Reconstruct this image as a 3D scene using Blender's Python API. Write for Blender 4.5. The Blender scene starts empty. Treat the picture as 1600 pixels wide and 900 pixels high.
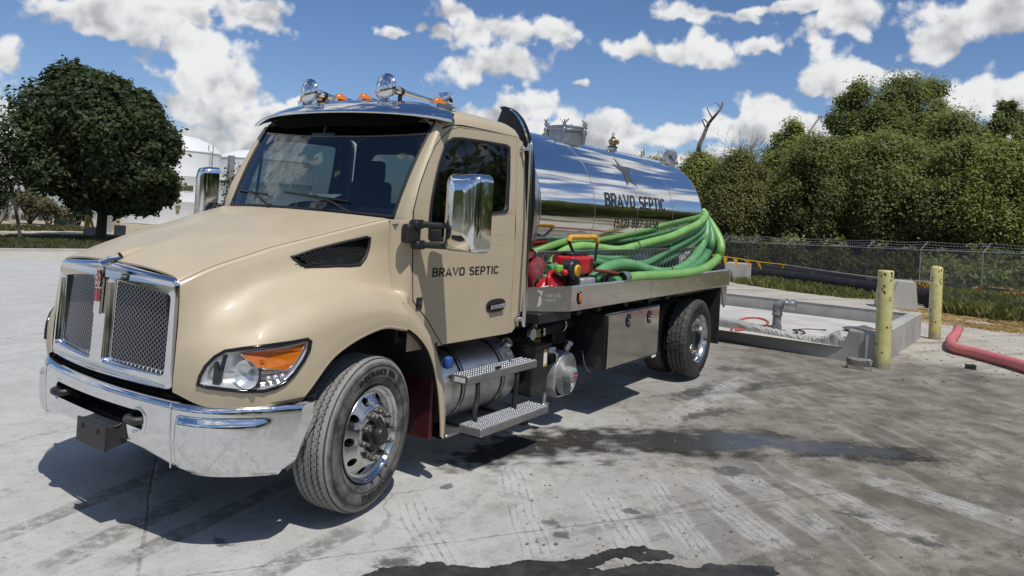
import bpy, bmesh, math, random
import numpy as np
from mathutils import Vector, Matrix
from mathutils.geometry import tessellate_polygon
from mathutils.bvhtree import BVHTree
random.seed(7); rng = np.random.default_rng(7)
SC = bpy.context.scene
COL = SC.collection
R = math.radians
# ------------------------------------------------------------------ camera
CP = np.array([-3.386, -4.398, 1.944]); YAW, PIT, ROL = 34.104, .758, 3.362
FPX, PPY = 1155.0, 312.6
_y, _p, _r = R(YAW), R(PIT), R(ROL)
CF = np.array([math.cos(_y)*math.cos(_p), math.sin(_y)*math.cos(_p), math.sin(_p)])
_rt = np.array([math.sin(_y), -math.cos(_y), 0]); _up = np.cross(_rt, CF)
CR = _rt*math.cos(_r)+_up*math.sin(_r); CU = -_rt*math.sin(_r)+_up*math.cos(_r)
cam = bpy.data.cameras.new("camera"); camo = bpy.data.objects.new("camera", cam); COL.objects.link(camo)
camo.matrix_world = Matrix(((CR[0], CU[0], -CF[0], CP[0]), (CR[1], CU[1], -CF[1], CP[1]), (CR[2], CU[2], -CF[2], CP[2]), (0, 0, 0, 1)))
cam.sensor_width = 36; cam.lens = FPX/1600*36; cam.shift_y = -(450-PPY)/1600
cam.clip_start = .05; cam.clip_end = 3000
SC.camera = camo
# ------------------------------------------------------------------ sun, exposure
SUN = Vector((-.25, -.45, 1.0)).normalized()
sl = bpy.data.lights.new("sun", 'SUN'); so = bpy.data.objects.new("sun", sl); COL.objects.link(so)
sl.energy = 3.6; sl.angle = R(.55); sl.color = (1, .955, .88)
so.rotation_euler = SUN.to_track_quat('Z', 'Y').to_euler()
SC.view_settings.view_transform = 'Standard'; SC.view_settings.look = 'None'
SC.view_settings.exposure = 0.0; SC.view_settings.gamma = 1.0
# ------------------------------------------------------------------ node helper
class NT:
    def __init__(s, tree): s.t = tree
    def n(s, typ, **kw):
        x = s.t.nodes.new(typ)
        for k, v in kw.items(): setattr(x, k, v)
        return x
    def put(s, sock, v):
        if isinstance(v, V): v = v.s
        if hasattr(v, 'is_output'): s.t.links.new(v, sock)
        elif v is not None:
            try: sock.default_value = v
            except Exception: sock.default_value = tuple(v)+((1,) if len(v) == 3 else ())
    def m(s, op, a, b=None, c=None, clamp=False):
        x = s.n('ShaderNodeMath', operation=op, use_clamp=clamp)
        for i, v in enumerate((a, b, c)):
            if v is not None: s.put(x.inputs[i], v)
        return V(s, x.outputs[0])
    def vm(s, op, a, b=None, c=None, scale=None):
        x = s.n('ShaderNodeVectorMath', operation=op)
        for i, v in enumerate((a, b, c)):
            if v is not None: s.put(x.inputs[i], v)
        if scale is not None: s.put(x.inputs['Scale'], scale)
        return V(s, x.outputs['Value'] if op in ('LENGTH', 'DOT_PRODUCT', 'DISTANCE') else x.outputs[0])
    def noise(s, vec, scale, detail=4, rough=.55, dist=0, lac=2.0, color=False, norm=True):
        x = s.n('ShaderNodeTexNoise'); x.normalize = norm
        s.put(x.inputs['Vector'], vec); s.put(x.inputs['Scale'], scale); x.inputs['Detail'].default_value = detail
        x.inputs['Roughness'].default_value = rough; x.inputs['Distortion'].default_value = dist; x.inputs['Lacunarity'].default_value = lac
        return V(s, x.outputs[1 if color else 0])
    def voro(s, vec, scale, feature='F1', rnd=1.0, detail=0, out='Distance'):
        x = s.n('ShaderNodeTexVoronoi', feature=feature)
        s.put(x.inputs['Vector'], vec); s.put(x.inputs['Scale'], scale); x.inputs['Randomness'].default_value = rnd
        if detail and 'Detail' in x.inputs: x.inputs['Detail'].default_value = detail
        return V(s, x.outputs[out])
    def ss(s, x, a, b):
        y = s.n('ShaderNodeMapRange', interpolation_type='SMOOTHSTEP')
        s.put(y.inputs[0], x); s.put(y.inputs[1], a); s.put(y.inputs[2], b)
        return V(s, y.outputs[0])
    def mix(s, f, a, b, blend='MIX'):
        x = s.n('ShaderNodeMix', data_type='RGBA', blend_type=blend)
        s.put(x.inputs[0], f); s.put(x.inputs[6], a); s.put(x.inputs[7], b)
        return V(s, x.outputs[2])
    def mapping(s, vec, loc=(0, 0, 0), rot=(0, 0, 0), scale=(1, 1, 1)):
        if rot != (0, 0, 0) and scale != (1, 1, 1):   # turn first, then stretch
            vec = s.mapping(vec, rot=rot); rot = (0, 0, 0)
        x = s.n('ShaderNodeMapping'); s.put(x.inputs[0], vec)
        x.inputs[1].default_value = loc; x.inputs[2].default_value = rot; x.inputs[3].default_value = scale
        return V(s, x.outputs[0])
    def xyz(s, vec):
        x = s.n('ShaderNodeSeparateXYZ'); s.put(x.inputs[0], vec)
        return [V(s, o) for o in x.outputs]
    def comb(s, a, b, c):
        x = s.n('ShaderNodeCombineXYZ')
        for i, v in enumerate((a, b, c)): s.put(x.inputs[i], v)
        return V(s, x.outputs[0])
    def coord(s, which='Object'):
        return V(s, s.n('ShaderNodeTexCoord').outputs[which])
class V:
    def __init__(s, nt, sock): s.nt = nt; s.s = sock
    def __add__(s, o): return s.nt.m('ADD', s, o)
    __radd__ = __add__
    def __sub__(s, o): return s.nt.m('SUBTRACT', s, o)
    def __rsub__(s, o): return s.nt.m('SUBTRACT', o, s)
    def __mul__(s, o): return s.nt.m('MULTIPLY', s, o)
    __rmul__ = __mul__
    def __truediv__(s, o): return s.nt.m('DIVIDE', s, o)
    def max(s, o): return s.nt.m('MAXIMUM', s, o)
    def min(s, o): return s.nt.m('MINIMUM', s, o)
    def abs(s): return s.nt.m('ABSOLUTE', s)
# ------------------------------------------------------------------ world: Nishita sky with cumulus clouds
def raydir(u, v):
    d = CF+CR*(u-800)/FPX+CU*(PPY-v)/FPX
    return d/np.linalg.norm(d)
SKY_STR = .085
CLOUDS = [  # u, v, half width, half height in photograph pixels (turned into azimuth / elevation below)
 (205,40,120,44),(295,78,85,48),(385,28,62,48),(130,20,60,30),(250,12,80,30),
 (-10,96,40,34),(-20,190,60,60),(340,125,70,52),(315,170,85,50),(350,215,90,50),(250,235,60,40),(400,180,40,35),
 (765,62,110,66),(700,30,75,45),(845,62,70,50),(775,115,105,38),(660,60,40,28),
 (860,180,80,42),(960,205,80,38),(1035,222,60,36),(900,230,120,44),(1010,250,130,30),(780,180,60,40),
 (992,88,54,28),(1085,84,84,44),(1195,66,56,28),(1120,20,120,26),(1210,4,130,20),
 (1325,36,62,38),(1545,36,118,52),(1480,60,60,26),
 (1195,165,66,44),(1300,132,92,46),(1375,108,76,34),(1150,205,80,40),(1250,195,100,50),(1110,215,50,30),
 (1560,142,80,44),(1520,165,60,40),(1620,180,80,60),(480,150,34,14),(612,56,28,14),(910,136,24,14),(440,210,90,30),(620,240,160,30)]
w = bpy.data.worlds.new("World"); SC.world = w; w.use_nodes = True
wt = w.node_tree; wt.nodes.clear(); nt = NT(wt)
sky = nt.n('ShaderNodeTexSky', sky_type='NISHITA'); sky.sun_disc = False
sky.sun_elevation = math.asin(SUN.z); sky.sun_rotation = math.atan2(SUN.x, SUN.y)
sky.air_density = 1.0; sky.dust_density = .6; sky.ozone_density = 2.5; sky.altitude = 200
gen = nt.coord('Generated'); dx, dy, dz = nt.xyz(gen)
az = nt.m('ARCTAN2', dy, dx); el = nt.m('ARCSINE', dz)
ca = R(YAW)
azr = nt.m('SUBTRACT', az, ca); azr = nt.m('WRAP', azr, math.pi, -math.pi)
P0 = nt.comb(azr, el, 0)
def fbm(vec): return nt.noise(vec, 9, 9, .56)
# puffy edges: noise on the unit direction
base = nt.noise(gen, 7.0, 6, .58)
def cl(off):
    g = gen if off is None else nt.vm('ADD', gen, off)
    return nt.noise(g, 15.0, 8, .58)
pw = nt.vm('ADD', gen, nt.vm('SCALE', nt.noise(gen, 14, 3, .5, color=True), scale=.05))
puff = nt.voro(pw, 17, 'F1', detail=2); pf2 = nt.voro(nt.vm('ADD', pw, (-.010, -.018, .020)), 17, 'F1', detail=2)
n1 = cl(None); n2 = cl((-.016, -.028, .03))
warp = nt.vm('SCALE', nt.vm('SUBTRACT', nt.noise(gen, 6, 5, .55, color=True), (.5, .5, .5)), scale=.10)
P = nt.vm('ADD', P0, warp)
D = None; sw = None; sv = None
for (u, v, rx, ry) in CLOUDS:
    d = raydir(u, v); a = (math.atan2(d[1], d[0])-ca+math.pi) % (2*math.pi)-math.pi; e = math.asin(d[2])
    k = 1/FPX*math.cos(e); kx = k/math.sqrt(1+((u-800)/FPX)**2)/math.cos(e)
    sx, sy = 1/(rx*kx*1.20), 1/(ry*k*1.20)
    q = nt.vm('MULTIPLY_ADD', P, (sx, sy, 0), (-a*sx, -e*sy, 0))
    dd = 1-nt.vm('LENGTH', q)
    qy = nt.xyz(q)[1]
    dd = dd.min(qy*1.1+.72)
    wgt = dd.max(0.0)
    D = dd if D is None else D.max(dd)
    sw = wgt if sw is None else sw+wgt
    sv = wgt*qy if sv is None else nt.m('MULTIPLY_ADD', wgt, qy, sv)
# same kind of cloud outside the view, unseen, cover raised to brighten shadows
plane = nt.vm('DIVIDE', gen, nt.comb(dz.abs()+.16, dz.abs()+.16, .6))
gn = nt.noise(plane, 1.15, 5, .5)
inview = nt.ss(azr.abs(), .62, .78).max(nt.ss(el, .30, .42))
Dg = (gn-.485)*4.2*inview-(1-inview)*2.0
vy = sv/(sw+.02)
D = D.max(Dg)
cov = D+(n1-.5)*1.5+(base-.5)*.95+(.42-puff)*.60+.075
mask = nt.ss(cov, .03, .33)
thick = nt.ss(cov, .20, .95)
relief = (n1-n2)*2.6+(pf2-puff)*1.5
lit = nt.m('ADD', vy*.75+.40+relief*.8, (1-thick)*.50)
lit = nt.ss(lit, .05, 1.32)
ccol = nt.mix(lit, (4.5, 4.75, 5.2, 1), (9.9, 9.95, 10.0, 1))
hz = nt.ss(el, .0, .42)
skycol = nt.mix(hz, (.90, 1.00, 1.24, 1), (.74, .91, 1.12, 1))
skyc = nt.mix(1.0, sky.outputs[0], skycol, 'MULTIPLY')
up = nt.ss(dz, -.02, .02)
col = nt.mix(mask*up, skyc, ccol)
bg = nt.n('ShaderNodeBackground'); nt.put(bg.inputs[0], col); bg.inputs[1].default_value = SKY_STR
wo = nt.n('ShaderNodeOutputWorld'); wt.links.new(bg.outputs[0], wo.inputs[0])
# ------------------------------------------------------------------ tracing helpers (where a ray of the photograph meets a plane of the place)
def ray(u, v): return CF+CR*(u-800)/FPX+CU*(PPY-v)/FPX
def at(u, v, ax, c):
    d = ray(u, v); t = (c-CP[ax])/d[ax]; p = CP+d*t
    return Vector(p)
def PX(u, v, x): return at(u, v, 0, x)
def PY(u, v, y): return at(u, v, 1, y)
def PZ(u, v, z): return at(u, v, 2, z)
def sm(t, w_): return .5*(t+math.sqrt(t*t+w_*w_))
def H(x, y):
    k = .05*sm(y-6, 3.)
    k = 1.72-sm(1.72-k, .12)+.045*sm(y-100, 12.)
    return -.018*min(sm(x-9, 2.), 60)-k
def PG(u, v, dz=0.0):
    d = ray(u, v); d = d/np.linalg.norm(d); t = 2.0
    while t < 1500:
        p = CP+d*t
        if p[2] < H(p[0], p[1])+dz: break
        t += .01 if t < 40 else .05
    return Vector(p)
# ------------------------------------------------------------------ mesh helpers
class MB:
    """collects shapes and links them as one mesh object"""
    def __init__(s): s.v = []; s.f = []; s.mi = []; s.sm = []
    def add(s, vs, fs, mi=0, smooth=False, M=None):
        o = len(s.v)
        if M is not None: vs = [M @ Vector(q) for q in vs]
        s.v.extend([tuple(q) for q in vs])
        for f in fs: s.f.append(tuple(o+i for i in f)); s.mi.append(mi); s.sm.append(smooth)
        return s
    def box(s, c, d, bev=0.0, mi=0, M=None, seg=1):
        bm = bmesh.new(); bmesh.ops.create_cube(bm, size=1.0)
        for q in bm.verts: q.co = Vector((q.co.x*d[0]+c[0], q.co.y*d[1]+c[1], q.co.z*d[2]+c[2]))
        if bev: bmesh.ops.bevel(bm, geom=list(bm.edges), offset=min(bev, min(d)*.45), segments=seg, affect='EDGES', profile=.5)
        bm.verts.index_update()
        s.add([q.co.copy() for q in bm.verts], [[q.index for q in f.verts] for f in bm.faces], mi, seg > 1, M); bm.free(); return s
    def box2(s, a, b, bev=0.0, mi=0, M=None, seg=1):
        return s.box([(a[i]+b[i])/2 for i in range(3)], [abs(b[i]-a[i]) for i in range(3)], bev, mi, M, seg)
    def tube(s, pts, r, n=10, mi=0, caps=True, closed=False, M=None):
        pts = [Vector(p) for p in pts]; m = len(pts)
        rs = r if hasattr(r, '__len__') else [r]*m
        up = None; vs = []; fs = []
        for i, p in enumerate(pts):
            if closed: t = pts[(i+1) % m]-pts[i-1]
            else: t = pts[min(i+1, m-1)]-pts[max(i-1, 0)]
            t.normalize()
            if up is None:
                up = Vector((0, 0, 1)) if abs(t.z) < .9 else Vector((1, 0, 0))
            a = t.cross(up); a.normalize(); up = a.cross(t); up.normalize()
            for k in range(n):
                th = 2*math.pi*k/n
                vs.append(p+(a*math.cos(th)+up*math.sin(th))*rs[i])
        for i in range(m if closed else m-1):
            j = (i+1) % m
            for k in range(n):
                l = (k+1) % n
                fs.append((i*n+k, i*n+l, j*n+l, j*n+k))
        s.add(vs, fs, mi, True, M)
        if caps and not closed:
            s.add(vs[:n], [tuple(range(n))[::-1]], mi, False, M); s.add(vs[-n:], [tuple(range(n))], mi, False, M)
        return s
    def cyl(s, a, b, r, r2=None, n=20, mi=0, caps=True, bev=0.0, M=None):
        a, b = Vector(a), Vector(b); r2 = r if r2 is None else r2
        if bev:
            d = (b-a).normalized()
            prof = [(a, r-bev), (a+d*bev, r), (b-d*bev, r2), (b, r2-bev)]
        else: prof = [(a, r), (b, r2)]
        s.tube([p for p, _ in prof], [q for _, q in prof], n, mi, caps, M=M); return s
    def lathe(s, prof, axis='Y', n=48, mi=0, c=(0, 0, 0), closed=False, M=None, a0=0, a1=2*math.pi, rfun=None, smooth=True):
        """prof: (radius, along) pairs"""
        full = abs(a1-a0-2*math.pi) < 1e-6; N = n if full else n+1
        vs = []; fs = []; k = len(prof)
        for j in range(N):
            th = a0+(a1-a0)*j/n; ct, st = math.cos(th), math.sin(th)
            for i, (r, h) in enumerate(prof):
                if rfun: r = rfun(i, r, j, th)
                x, y, z = (r*ct, h, r*st) if axis == 'Y' else (h, r*ct, r*st) if axis == 'X' else (r*ct, r*st, h)
                vs.append((x+c[0], y+c[1], z+c[2]))
        for j in range(n):
            j2 = (j+1) % N
            for i in range(k if closed else k-1):
                i2 = (i+1) % k
                fs.append((j*k+i, j2*k+i, j2*k+i2, j*k+i2))
        return s.add(vs, fs, mi, smooth, M)
    def grid(s, rows, mi=0, smooth=True, M=None, flip=False, wrap=False):
        n, m = len(rows), len(rows[0]); vs = [p for r in rows for p in r]; fs = []
        for i in range(n if wrap else n-1):
            i2 = (i+1) % n
            for j in range(m-1):
                f = (i*m+j, i2*m+j, i2*m+j+1, i*m+j+1)
                fs.append(f[::-1] if flip else f)
        return s.add(vs, fs, mi, smooth, M)
    def poly(s, loops, mi=0, M=None, flip=False):
        """flat polygon with holes (loops of 3-D points)"""
        loops = [[Vector(p) for p in l] for l in loops]
        tr = tessellate_polygon(loops); vs = [p for l in loops for p in l]
        return s.add(vs, [t[::-1] if flip else t for t in tr], mi, False, M)
    def slab(s, loops, d, mi=0, M=None, smooth=False):
        """polygon with holes given thickness along vector d"""
        loops = [[Vector(p) for p in l] for l in loops]; d = Vector(d)
        tr = tessellate_polygon(loops); vs = [p for l in loops for p in l]; n = len(vs)
        s.add(vs+[p+d for p in vs], [t for t in tr]+[(t[2]+n, t[1]+n, t[0]+n) for t in tr], mi, False, M)
        for l in loops:
            m = len(l)
            s.add(l+[p+d for p in l], [(i, (i+1) % m, (i+1) % m+m, i+m) for i in range(m)], mi, smooth, M)
        return s
    def ball(s, c, r, n=14, mi=0, M=None, sc=(1, 1, 1)):
        pr = [(max(1e-4, math.sin(math.pi*i/n))*r, -math.cos(math.pi*i/n)*r) for i in range(n+1)]
        T = Matrix.Translation(Vector(c)) @ Matrix.Diagonal((*sc, 1))
        if M is not None: T = M @ T
        return s.lathe(pr, 'Z', n*2, mi, M=T)
    def build(s, name, mat, parent=None, fix=True, auto=None):
        me = bpy.data.meshes.new(name)
        me.from_pydata(s.v, [], s.f)
        mats = mat if isinstance(mat, (list, tuple)) else [mat]
        for q in mats: me.materials.append(q)
        me.polygons.foreach_set('material_index', s.mi); me.polygons.foreach_set('use_smooth', s.sm)
        if fix:
            bm = bmesh.new(); bm.from_mesh(me)
            bmesh.ops.recalc_face_normals(bm, faces=bm.faces); bm.to_mesh(me); bm.free()
        me.update()
        if auto: me.set_sharp_from_angle(angle=R(auto))
        o = bpy.data.objects.new(name, me); COL.objects.link(o)
        if parent is not None: o.parent = parent
        return o
def empty(name, loc=(0, 0, 0)):
    o = bpy.data.objects.new(name, None); COL.objects.link(o); o.location = loc; o.empty_display_size = .2; return o
def tag(o, label=None, cat=None, group=None, kind=None):
    if label: o['label'] = label
    if cat: o['category'] = cat
    if group: o['group'] = group
    if kind: o['kind'] = kind
    return o
def copy_tree(o, parent=None):
    c = o.copy(); COL.objects.link(c)
    if parent is not None: c.parent = parent
    for ch in list(o.children): copy_tree(ch, c)
    return c
def mirror_mesh(o, parent=None, name=None):
    """the same part on the other side of the truck"""
    c = o.copy(); me = o.data.copy(); c.data = me; COL.objects.link(c)
    n = len(me.vertices); a = np.empty(n*3); me.vertices.foreach_get('co', a); a = a.reshape(-1, 3); a[:, 1] *= -1
    me.vertices.foreach_set('co', a.ravel()); me.flip_normals(); me.update()
    c.parent = parent if parent is not None else o.parent
    for ch in list(o.children): mirror_mesh(ch, c)
    return c
def cr(p0, p1, p2, p3, t):
    return .5*((2*p1)+(-p0+p2)*t+(2*p0-5*p1+4*p2-p3)*t*t+(-p0+3*p1-3*p2+p3)*t**3)
def spline(pts, k=8, closed=False):
    pts = [np.array(p, float) for p in pts]; n = len(pts); out = []
    rngi = range(n) if closed else range(n-1)
    for i in rngi:
        if closed: a, b, c, d = pts[i-1], pts[i], pts[(i+1) % n], pts[(i+2) % n]
        else:
            b, c = pts[i], pts[i+1]; a = pts[i-1] if i > 0 else 2*b-c; d = pts[i+2] if i+2 < n else 2*c-b
        for q in range(k): out.append(cr(a, b, c, d, q/k))
    if not closed: out.append(pts[-1])
    return [Vector(p) for p in out]
def surf(ctrl, kr, kc):
    """bicubic surface through a net of control points"""
    rows = [spline(r, kc) for r in ctrl]
    cols = list(zip(*rows)); cols = [spline(c, kr) for c in cols]
    return [list(r) for r in zip(*cols)]
def rrect(w, h, r, n=6):
    pts = []
    for cx, cy, a in ((w/2-r, h/2-r, 0), (-w/2+r, h/2-r, 90), (-w/2+r, -h/2+r, 180), (w/2-r, -h/2+r, 270)):
        for i in range(n+1):
            t = R(a+90*i/n); pts.append((cx+r*math.cos(t), cy+r*math.sin(t)))
    return pts
# lettering drawn with even strokes (plain engineering capitals and figures): width, then polylines on a 0..1 high body
def arc(cx, cy, rx, ry, a0, a1, n=9):
    return [(cx+rx*math.cos(R(a0+(a1-a0)*i/n)), cy+ry*math.sin(R(a0+(a1-a0)*i/n))) for i in range(n+1)]
GL = {
 'B': (.60, [[(.07, 0), (.07, 1)], [(.07, .93), (.33, .93)]+arc(.33, .73, .18, .20, 90, -90)+[(.07, .53)], [(.33, .53)]+arc(.35, .30, .19, .23, 90, -90)+[(.07, .07)]]),
 'R': (.62, [[(.07, 0), (.07, 1)], [(.07, .93), (.34, .93)]+arc(.34, .70, .20, .23, 90, -90)+[(.07, .47)], [(.33, .47), (.56, 0)]]),
 'A': (.68, [[(.03, 0), (.34, 1), (.65, 0)], [(.14, .28), (.54, .28)]]),
 'V': (.66, [[(.03, 1), (.33, 0), (.63, 1)]]),
 'O': (.64, [arc(.32, .68, .25, .25, 0, 180)+arc(.32, .32, .25, .25, 180, 360)+[(.57, .68)]]),
 'S': (.60, [arc(.30, .72, .22, .21, 25, 180, 8)+arc(.30, .66, .22, .15, 180, 265, 4)+arc(.31, .32, .22, .20, 85, 0, 5)+arc(.30, .29, .23, .22, 0, -155, 9)]),
 'E': (.54, [[(.52, .93), (.07, .93), (.07, .07), (.52, .07)], [(.07, .51), (.46, .51)]]),
 'P': (.60, [[(.07, 0), (.07, 1)], [(.07, .93), (.34, .93)]+arc(.34, .68, .20, .25, 90, -90)+[(.07, .43)]]),
 'T': (.58, [[(.02, .93), (.56, .93)], [(.29, .93), (.29, 0)]]),
 'I': (.20, [[(.10, 0), (.10, 1)]]),
 'C': (.60, [arc(.31, .69, .24, .24, 15, 180, 9)+arc(.31, .31, .24, .24, 180, 345, 9)]),
 'K': (.62, [[(.07, 0), (.07, 1)], [(.58, 1), (.09, .40)], [(.25, .60), (.60, 0)]]),
 'N': (.66, [[(.07, 0), (.07, 1), (.58, 0), (.58, 1)]]), 'G': (.64, [arc(.31, .69, .24, .24, 15, 180, 9)+arc(.31, .31, .24, .24, 180, 360, 9)+[(.55, .48), (.34, .48)]]),
 'U': (.62, [[(.07, 1), (.07, .31)]+arc(.31, .31, .24, .24, 180, 360, 9)+[(.55, 1)]]),
 'F': (.52, [[(.50, .93), (.07, .93), (.07, 0)], [(.07, .50), (.44, .50)]]),
 '5': (.58, [[(.50, .93), (.13, .93), (.10, .52)]+arc(.29, .33, .22, .27, 110, -150, 12)]),
 '1': (.38, [[(.04, .76), (.24, .97), (.24, 0)]]),
 '2': (.58, [arc(.29, .70, .22, .23, 165, -30, 9)+[(.08, .07), (.54, .07)]]),
 '8': (.60, [arc(.30, .73, .19, .20, 0, 360, 16), arc(.30, .29, .23, .22, 0, 360, 16)]),
 '7': (.54, [[(.03, .93), (.50, .93), (.18, 0)]]),
 '4': (.62, [[(.46, 0), (.46, .50)], [(.36, 1), (.06, .24), (.60, .24)]]),
 '6': (.60, [arc(.30, .30, .22, .24, 0, 360, 16), [(.10, .40), (.36, 1)]]), '0': (.60, [arc(.30, .68, .22, .25, 0, 180)+arc(.30, .32, .22, .25, 180, 360)+[(.52, .68)]]),
 '(': (.30, [arc(.36, .48, .27, .60, 125, 235, 8)]), ')': (.30, [arc(-.06, .48, .27, .60, 55, -55, 8)]),
 '-': (.40, [[(.06, .42), (.34, .42)]]), ' ': (.34, []),
}
def stroke_text(s, w=.135, gap=.115):
    """lettering one unit high, starting at x = 0 -> verts (x, y), faces, total width"""
    vs, fs = [], []; x0 = 0
    for ch in s:
        wd, lines = GL[ch]
        for li, l in enumerate(lines):
            pts = [np.array(p, float) for p in l]; pts = [q for i, q in enumerate(pts) if i == 0 or np.linalg.norm(q-pts[i-1]) > 1e-4]; m = len(pts); base = len(vs); closed = np.linalg.norm(pts[0]-pts[-1]) < 1e-6
            for i in range(m):
                a = pts[i-1] if i > 0 else (pts[-2] if closed else None); b = pts[i+1] if i < m-1 else (pts[1] if closed else None)
                d1 = (pts[i]-a)/np.linalg.norm(pts[i]-a) if a is not None else None; d2 = (b-pts[i])/np.linalg.norm(b-pts[i]) if b is not None else None
                if d1 is None: d1 = d2
                if d2 is None: d2 = d1
                n1, n2 = np.array([-d1[1], d1[0]]), np.array([-d2[1], d2[0]]); n_ = n1+n2; ln = np.linalg.norm(n_)
                n_ = n1 if ln < 1e-6 else n_/ln; k = min(2.2, 1/max(.3, float(n_@n1)))
                for sg in (1, -1):
                    q = pts[i]+n_*(w/2*k*sg); vs.append((q[0]+x0, min(1.0, max(0.0, q[1])) if ch not in '()' else q[1], li*1e-3))
            for i in range(m-1): fs.append((base+2*i, base+2*i+1, base+2*i+3, base+2*i+2))
        x0 += wd+gap
    return vs, fs, x0-gap
_txt = {}
def text_mesh(s, size=1.0, bold=0.0, depth=0.0, space=1.0, sx=1.0):
    """lettering as (verts, faces), centred on its width, baseline at 0"""
    cu = bpy.data.curves.new('lettering', 'FONT'); cu.body = s; cu.size = size; cu.offset = bold; cu.extrude = depth
    cu.align_x = 'CENTER'; cu.space_character = space; cu.resolution_u = 4
    o = bpy.data.objects.new('lettering', cu); COL.objects.link(o)
    dg = bpy.context.evaluated_depsgraph_get(); me = bpy.data.meshes.new_from_object(o.evaluated_get(dg))
    vs = [(v.co.x*sx, v.co.y, v.co.z) for v in me.vertices]; fs = [tuple(p.vertices) for p in me.polygons]
    bpy.data.objects.remove(o); bpy.data.curves.remove(cu); bpy.data.meshes.remove(me)
    return vs, fs
def subdiv_text(vs, fs, L):
    bm = bmesh.new(); bv = [bm.verts.new(v) for v in vs]
    for f in fs:
        try: bm.faces.new([bv[i] for i in f])
        except ValueError: pass
    bmesh.ops.triangulate(bm, faces=bm.faces)
    for _ in range(4):
        lo = [e for e in bm.edges if e.calc_length() > L]
        if not lo: break
        bmesh.ops.subdivide_edges(bm, edges=lo, cuts=1)
    bmesh.ops.triangulate(bm, faces=bm.faces)
    bm.verts.index_update()
    r = [tuple(v.co) for v in bm.verts], [tuple(v.index for v in f.verts) for f in bm.faces]; bm.free(); return r
# ------------------------------------------------------------------ materials
def mat(name, base=(.5, .5, .5), rough=.5, metal=0.0, var=0.0, vscale=6.0, dirt=None, dirt_amt=0.0, dscale=3.0, bump=0.0, bscale=60.0, coat=0.0,
        rvar=0.0, spec=None, stretch=(1, 1, 1), trans=0.0, ior=None, coatr=.03, emit=None):
    m = bpy.data.materials.new(name); m.use_nodes = True; t = m.node_tree; b = t.nodes['Principled BSDF']; n = NT(t)
    co = n.coord('Object')
    if stretch != (1, 1, 1): co = n.mapping(co, scale=stretch)
    c = (*base, 1)
    if var:
        f = n.noise(co, vscale, 5, .6)
        lo = tuple(max(0, x*(1-var)) for x in base)+(1,); hi = tuple(min(1, x*(1+var)) for x in base)+(1,)
        c = n.mix(n.ss(f, .3, .7), lo, hi)
    rg = rough
    if dirt is not None:
        d = n.noise(co, dscale, 7, .62); msk = n.ss(d, .62-dirt_amt*.4, .80-dirt_amt*.3)
        c = n.mix(msk*min(1, .5+dirt_amt*.5), c, (*dirt, 1)); rg = n.m('MULTIPLY_ADD', msk, .6-rough if rough < .6 else 0.1, rough)
        if metal: n.put(b.inputs['Metallic'], 1-msk*.75*metal)
    elif rvar:
        rg = n.m('MULTIPLY_ADD', n.ss(n.noise(co, vscale*1.7, 5, .6), .35, .7), rvar, rough)
    n.put(b.inputs['Base Color'], c); n.put(b.inputs['Roughness'], rg)
    if not (dirt is not None and metal): b.inputs['Metallic'].default_value = metal
    if coat: b.inputs['Coat Weight'].default_value = coat; b.inputs['Coat Roughness'].default_value = coatr
    if spec is not None: b.inputs['Specular IOR Level'].default_value = spec
    if trans: b.inputs['Transmission Weight'].default_value = trans
    if ior: b.inputs['IOR'].default_value = ior
    if bump:
        bp = n.n('ShaderNodeBump'); bp.inputs['Strength'].default_value = min(1, bump); bp.inputs['Distance'].default_value = .01
        n.put(bp.inputs['Height'], n.noise(co, bscale, 4, .6)); t.links.new(bp.outputs[0], b.inputs['Normal'])
    return m
M = {}
M['paint'] = mat('beige_paint', (.490, .411, .285), .42, var=.035, vscale=3, coat=.18, rvar=.10, coatr=.06)
M['chrome'] = mat('chrome', (.78, .79, .80), .055, 1.0, var=.04, vscale=4, rvar=.05)
def chrome_road():
    m = bpy.data.materials.new('road_dusted_chrome'); m.use_nodes = True; t = m.node_tree; b = t.nodes['Principled BSDF']; n = NT(t)
    co = n.coord('Object'); x, y, z = n.xyz(co); f = n.noise(co, 3.5, 6, .62); h = n.noise(co, 38, 5, .7); st = n.noise(n.mapping(co, scale=(6, 6, 1.2)), 5, 6, .65)
    corner = n.ss(y.abs(), .66, .95)
    sp = n.ss(h+(f-.5)*.5, .60, .68)*corner*n.ss(f, .46, .60); smear = n.ss(st+(f-.5)*.4, .52, .70)*corner*.55
    k = (sp*.35).max(smear*.28)
    n.put(b.inputs['Base Color'], n.mix(k, (.76, .77, .78, 1), (.11, .105, .10, 1)))
    n.put(b.inputs['Metallic'], 1-k*.8); n.put(b.inputs['Roughness'], n.m('MULTIPLY_ADD', k, .45, .045)+n.ss(f, .4, .7)*.05); return m
M['chrome_dirty'] = chrome_road()
M['matte_black'] = mat('matte_black', (.006, .006, .006), .9, spec=.05)
M['mirror'] = mat('polished_stainless', (.74, .75, .765), .06, 1.0, var=.03, vscale=2, bump=.05, bscale=3.0)
M['alu'] = mat('aluminium', (.62, .63, .64), .28, 1.0, var=.12, vscale=9, rvar=.15)
M['alu_pol'] = mat('polished_aluminium', (.58, .58, .58), .20, 1.0, dirt=(.25, .24, .22), dirt_amt=.22, dscale=9)
M['alu_dull'] = mat('dull_aluminium', (.50, .50, .50), .42, 1.0, var=.15, vscale=12)
M['toolbox'] = mat('toolbox_stainless', (.60, .59, .575), .085, 1.0, var=.06, vscale=3, rvar=.06, bump=.10, bscale=2.5)
M['lampsilver'] = mat('lamp_reflector', (.86, .87, .88), .22, .55)
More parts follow.
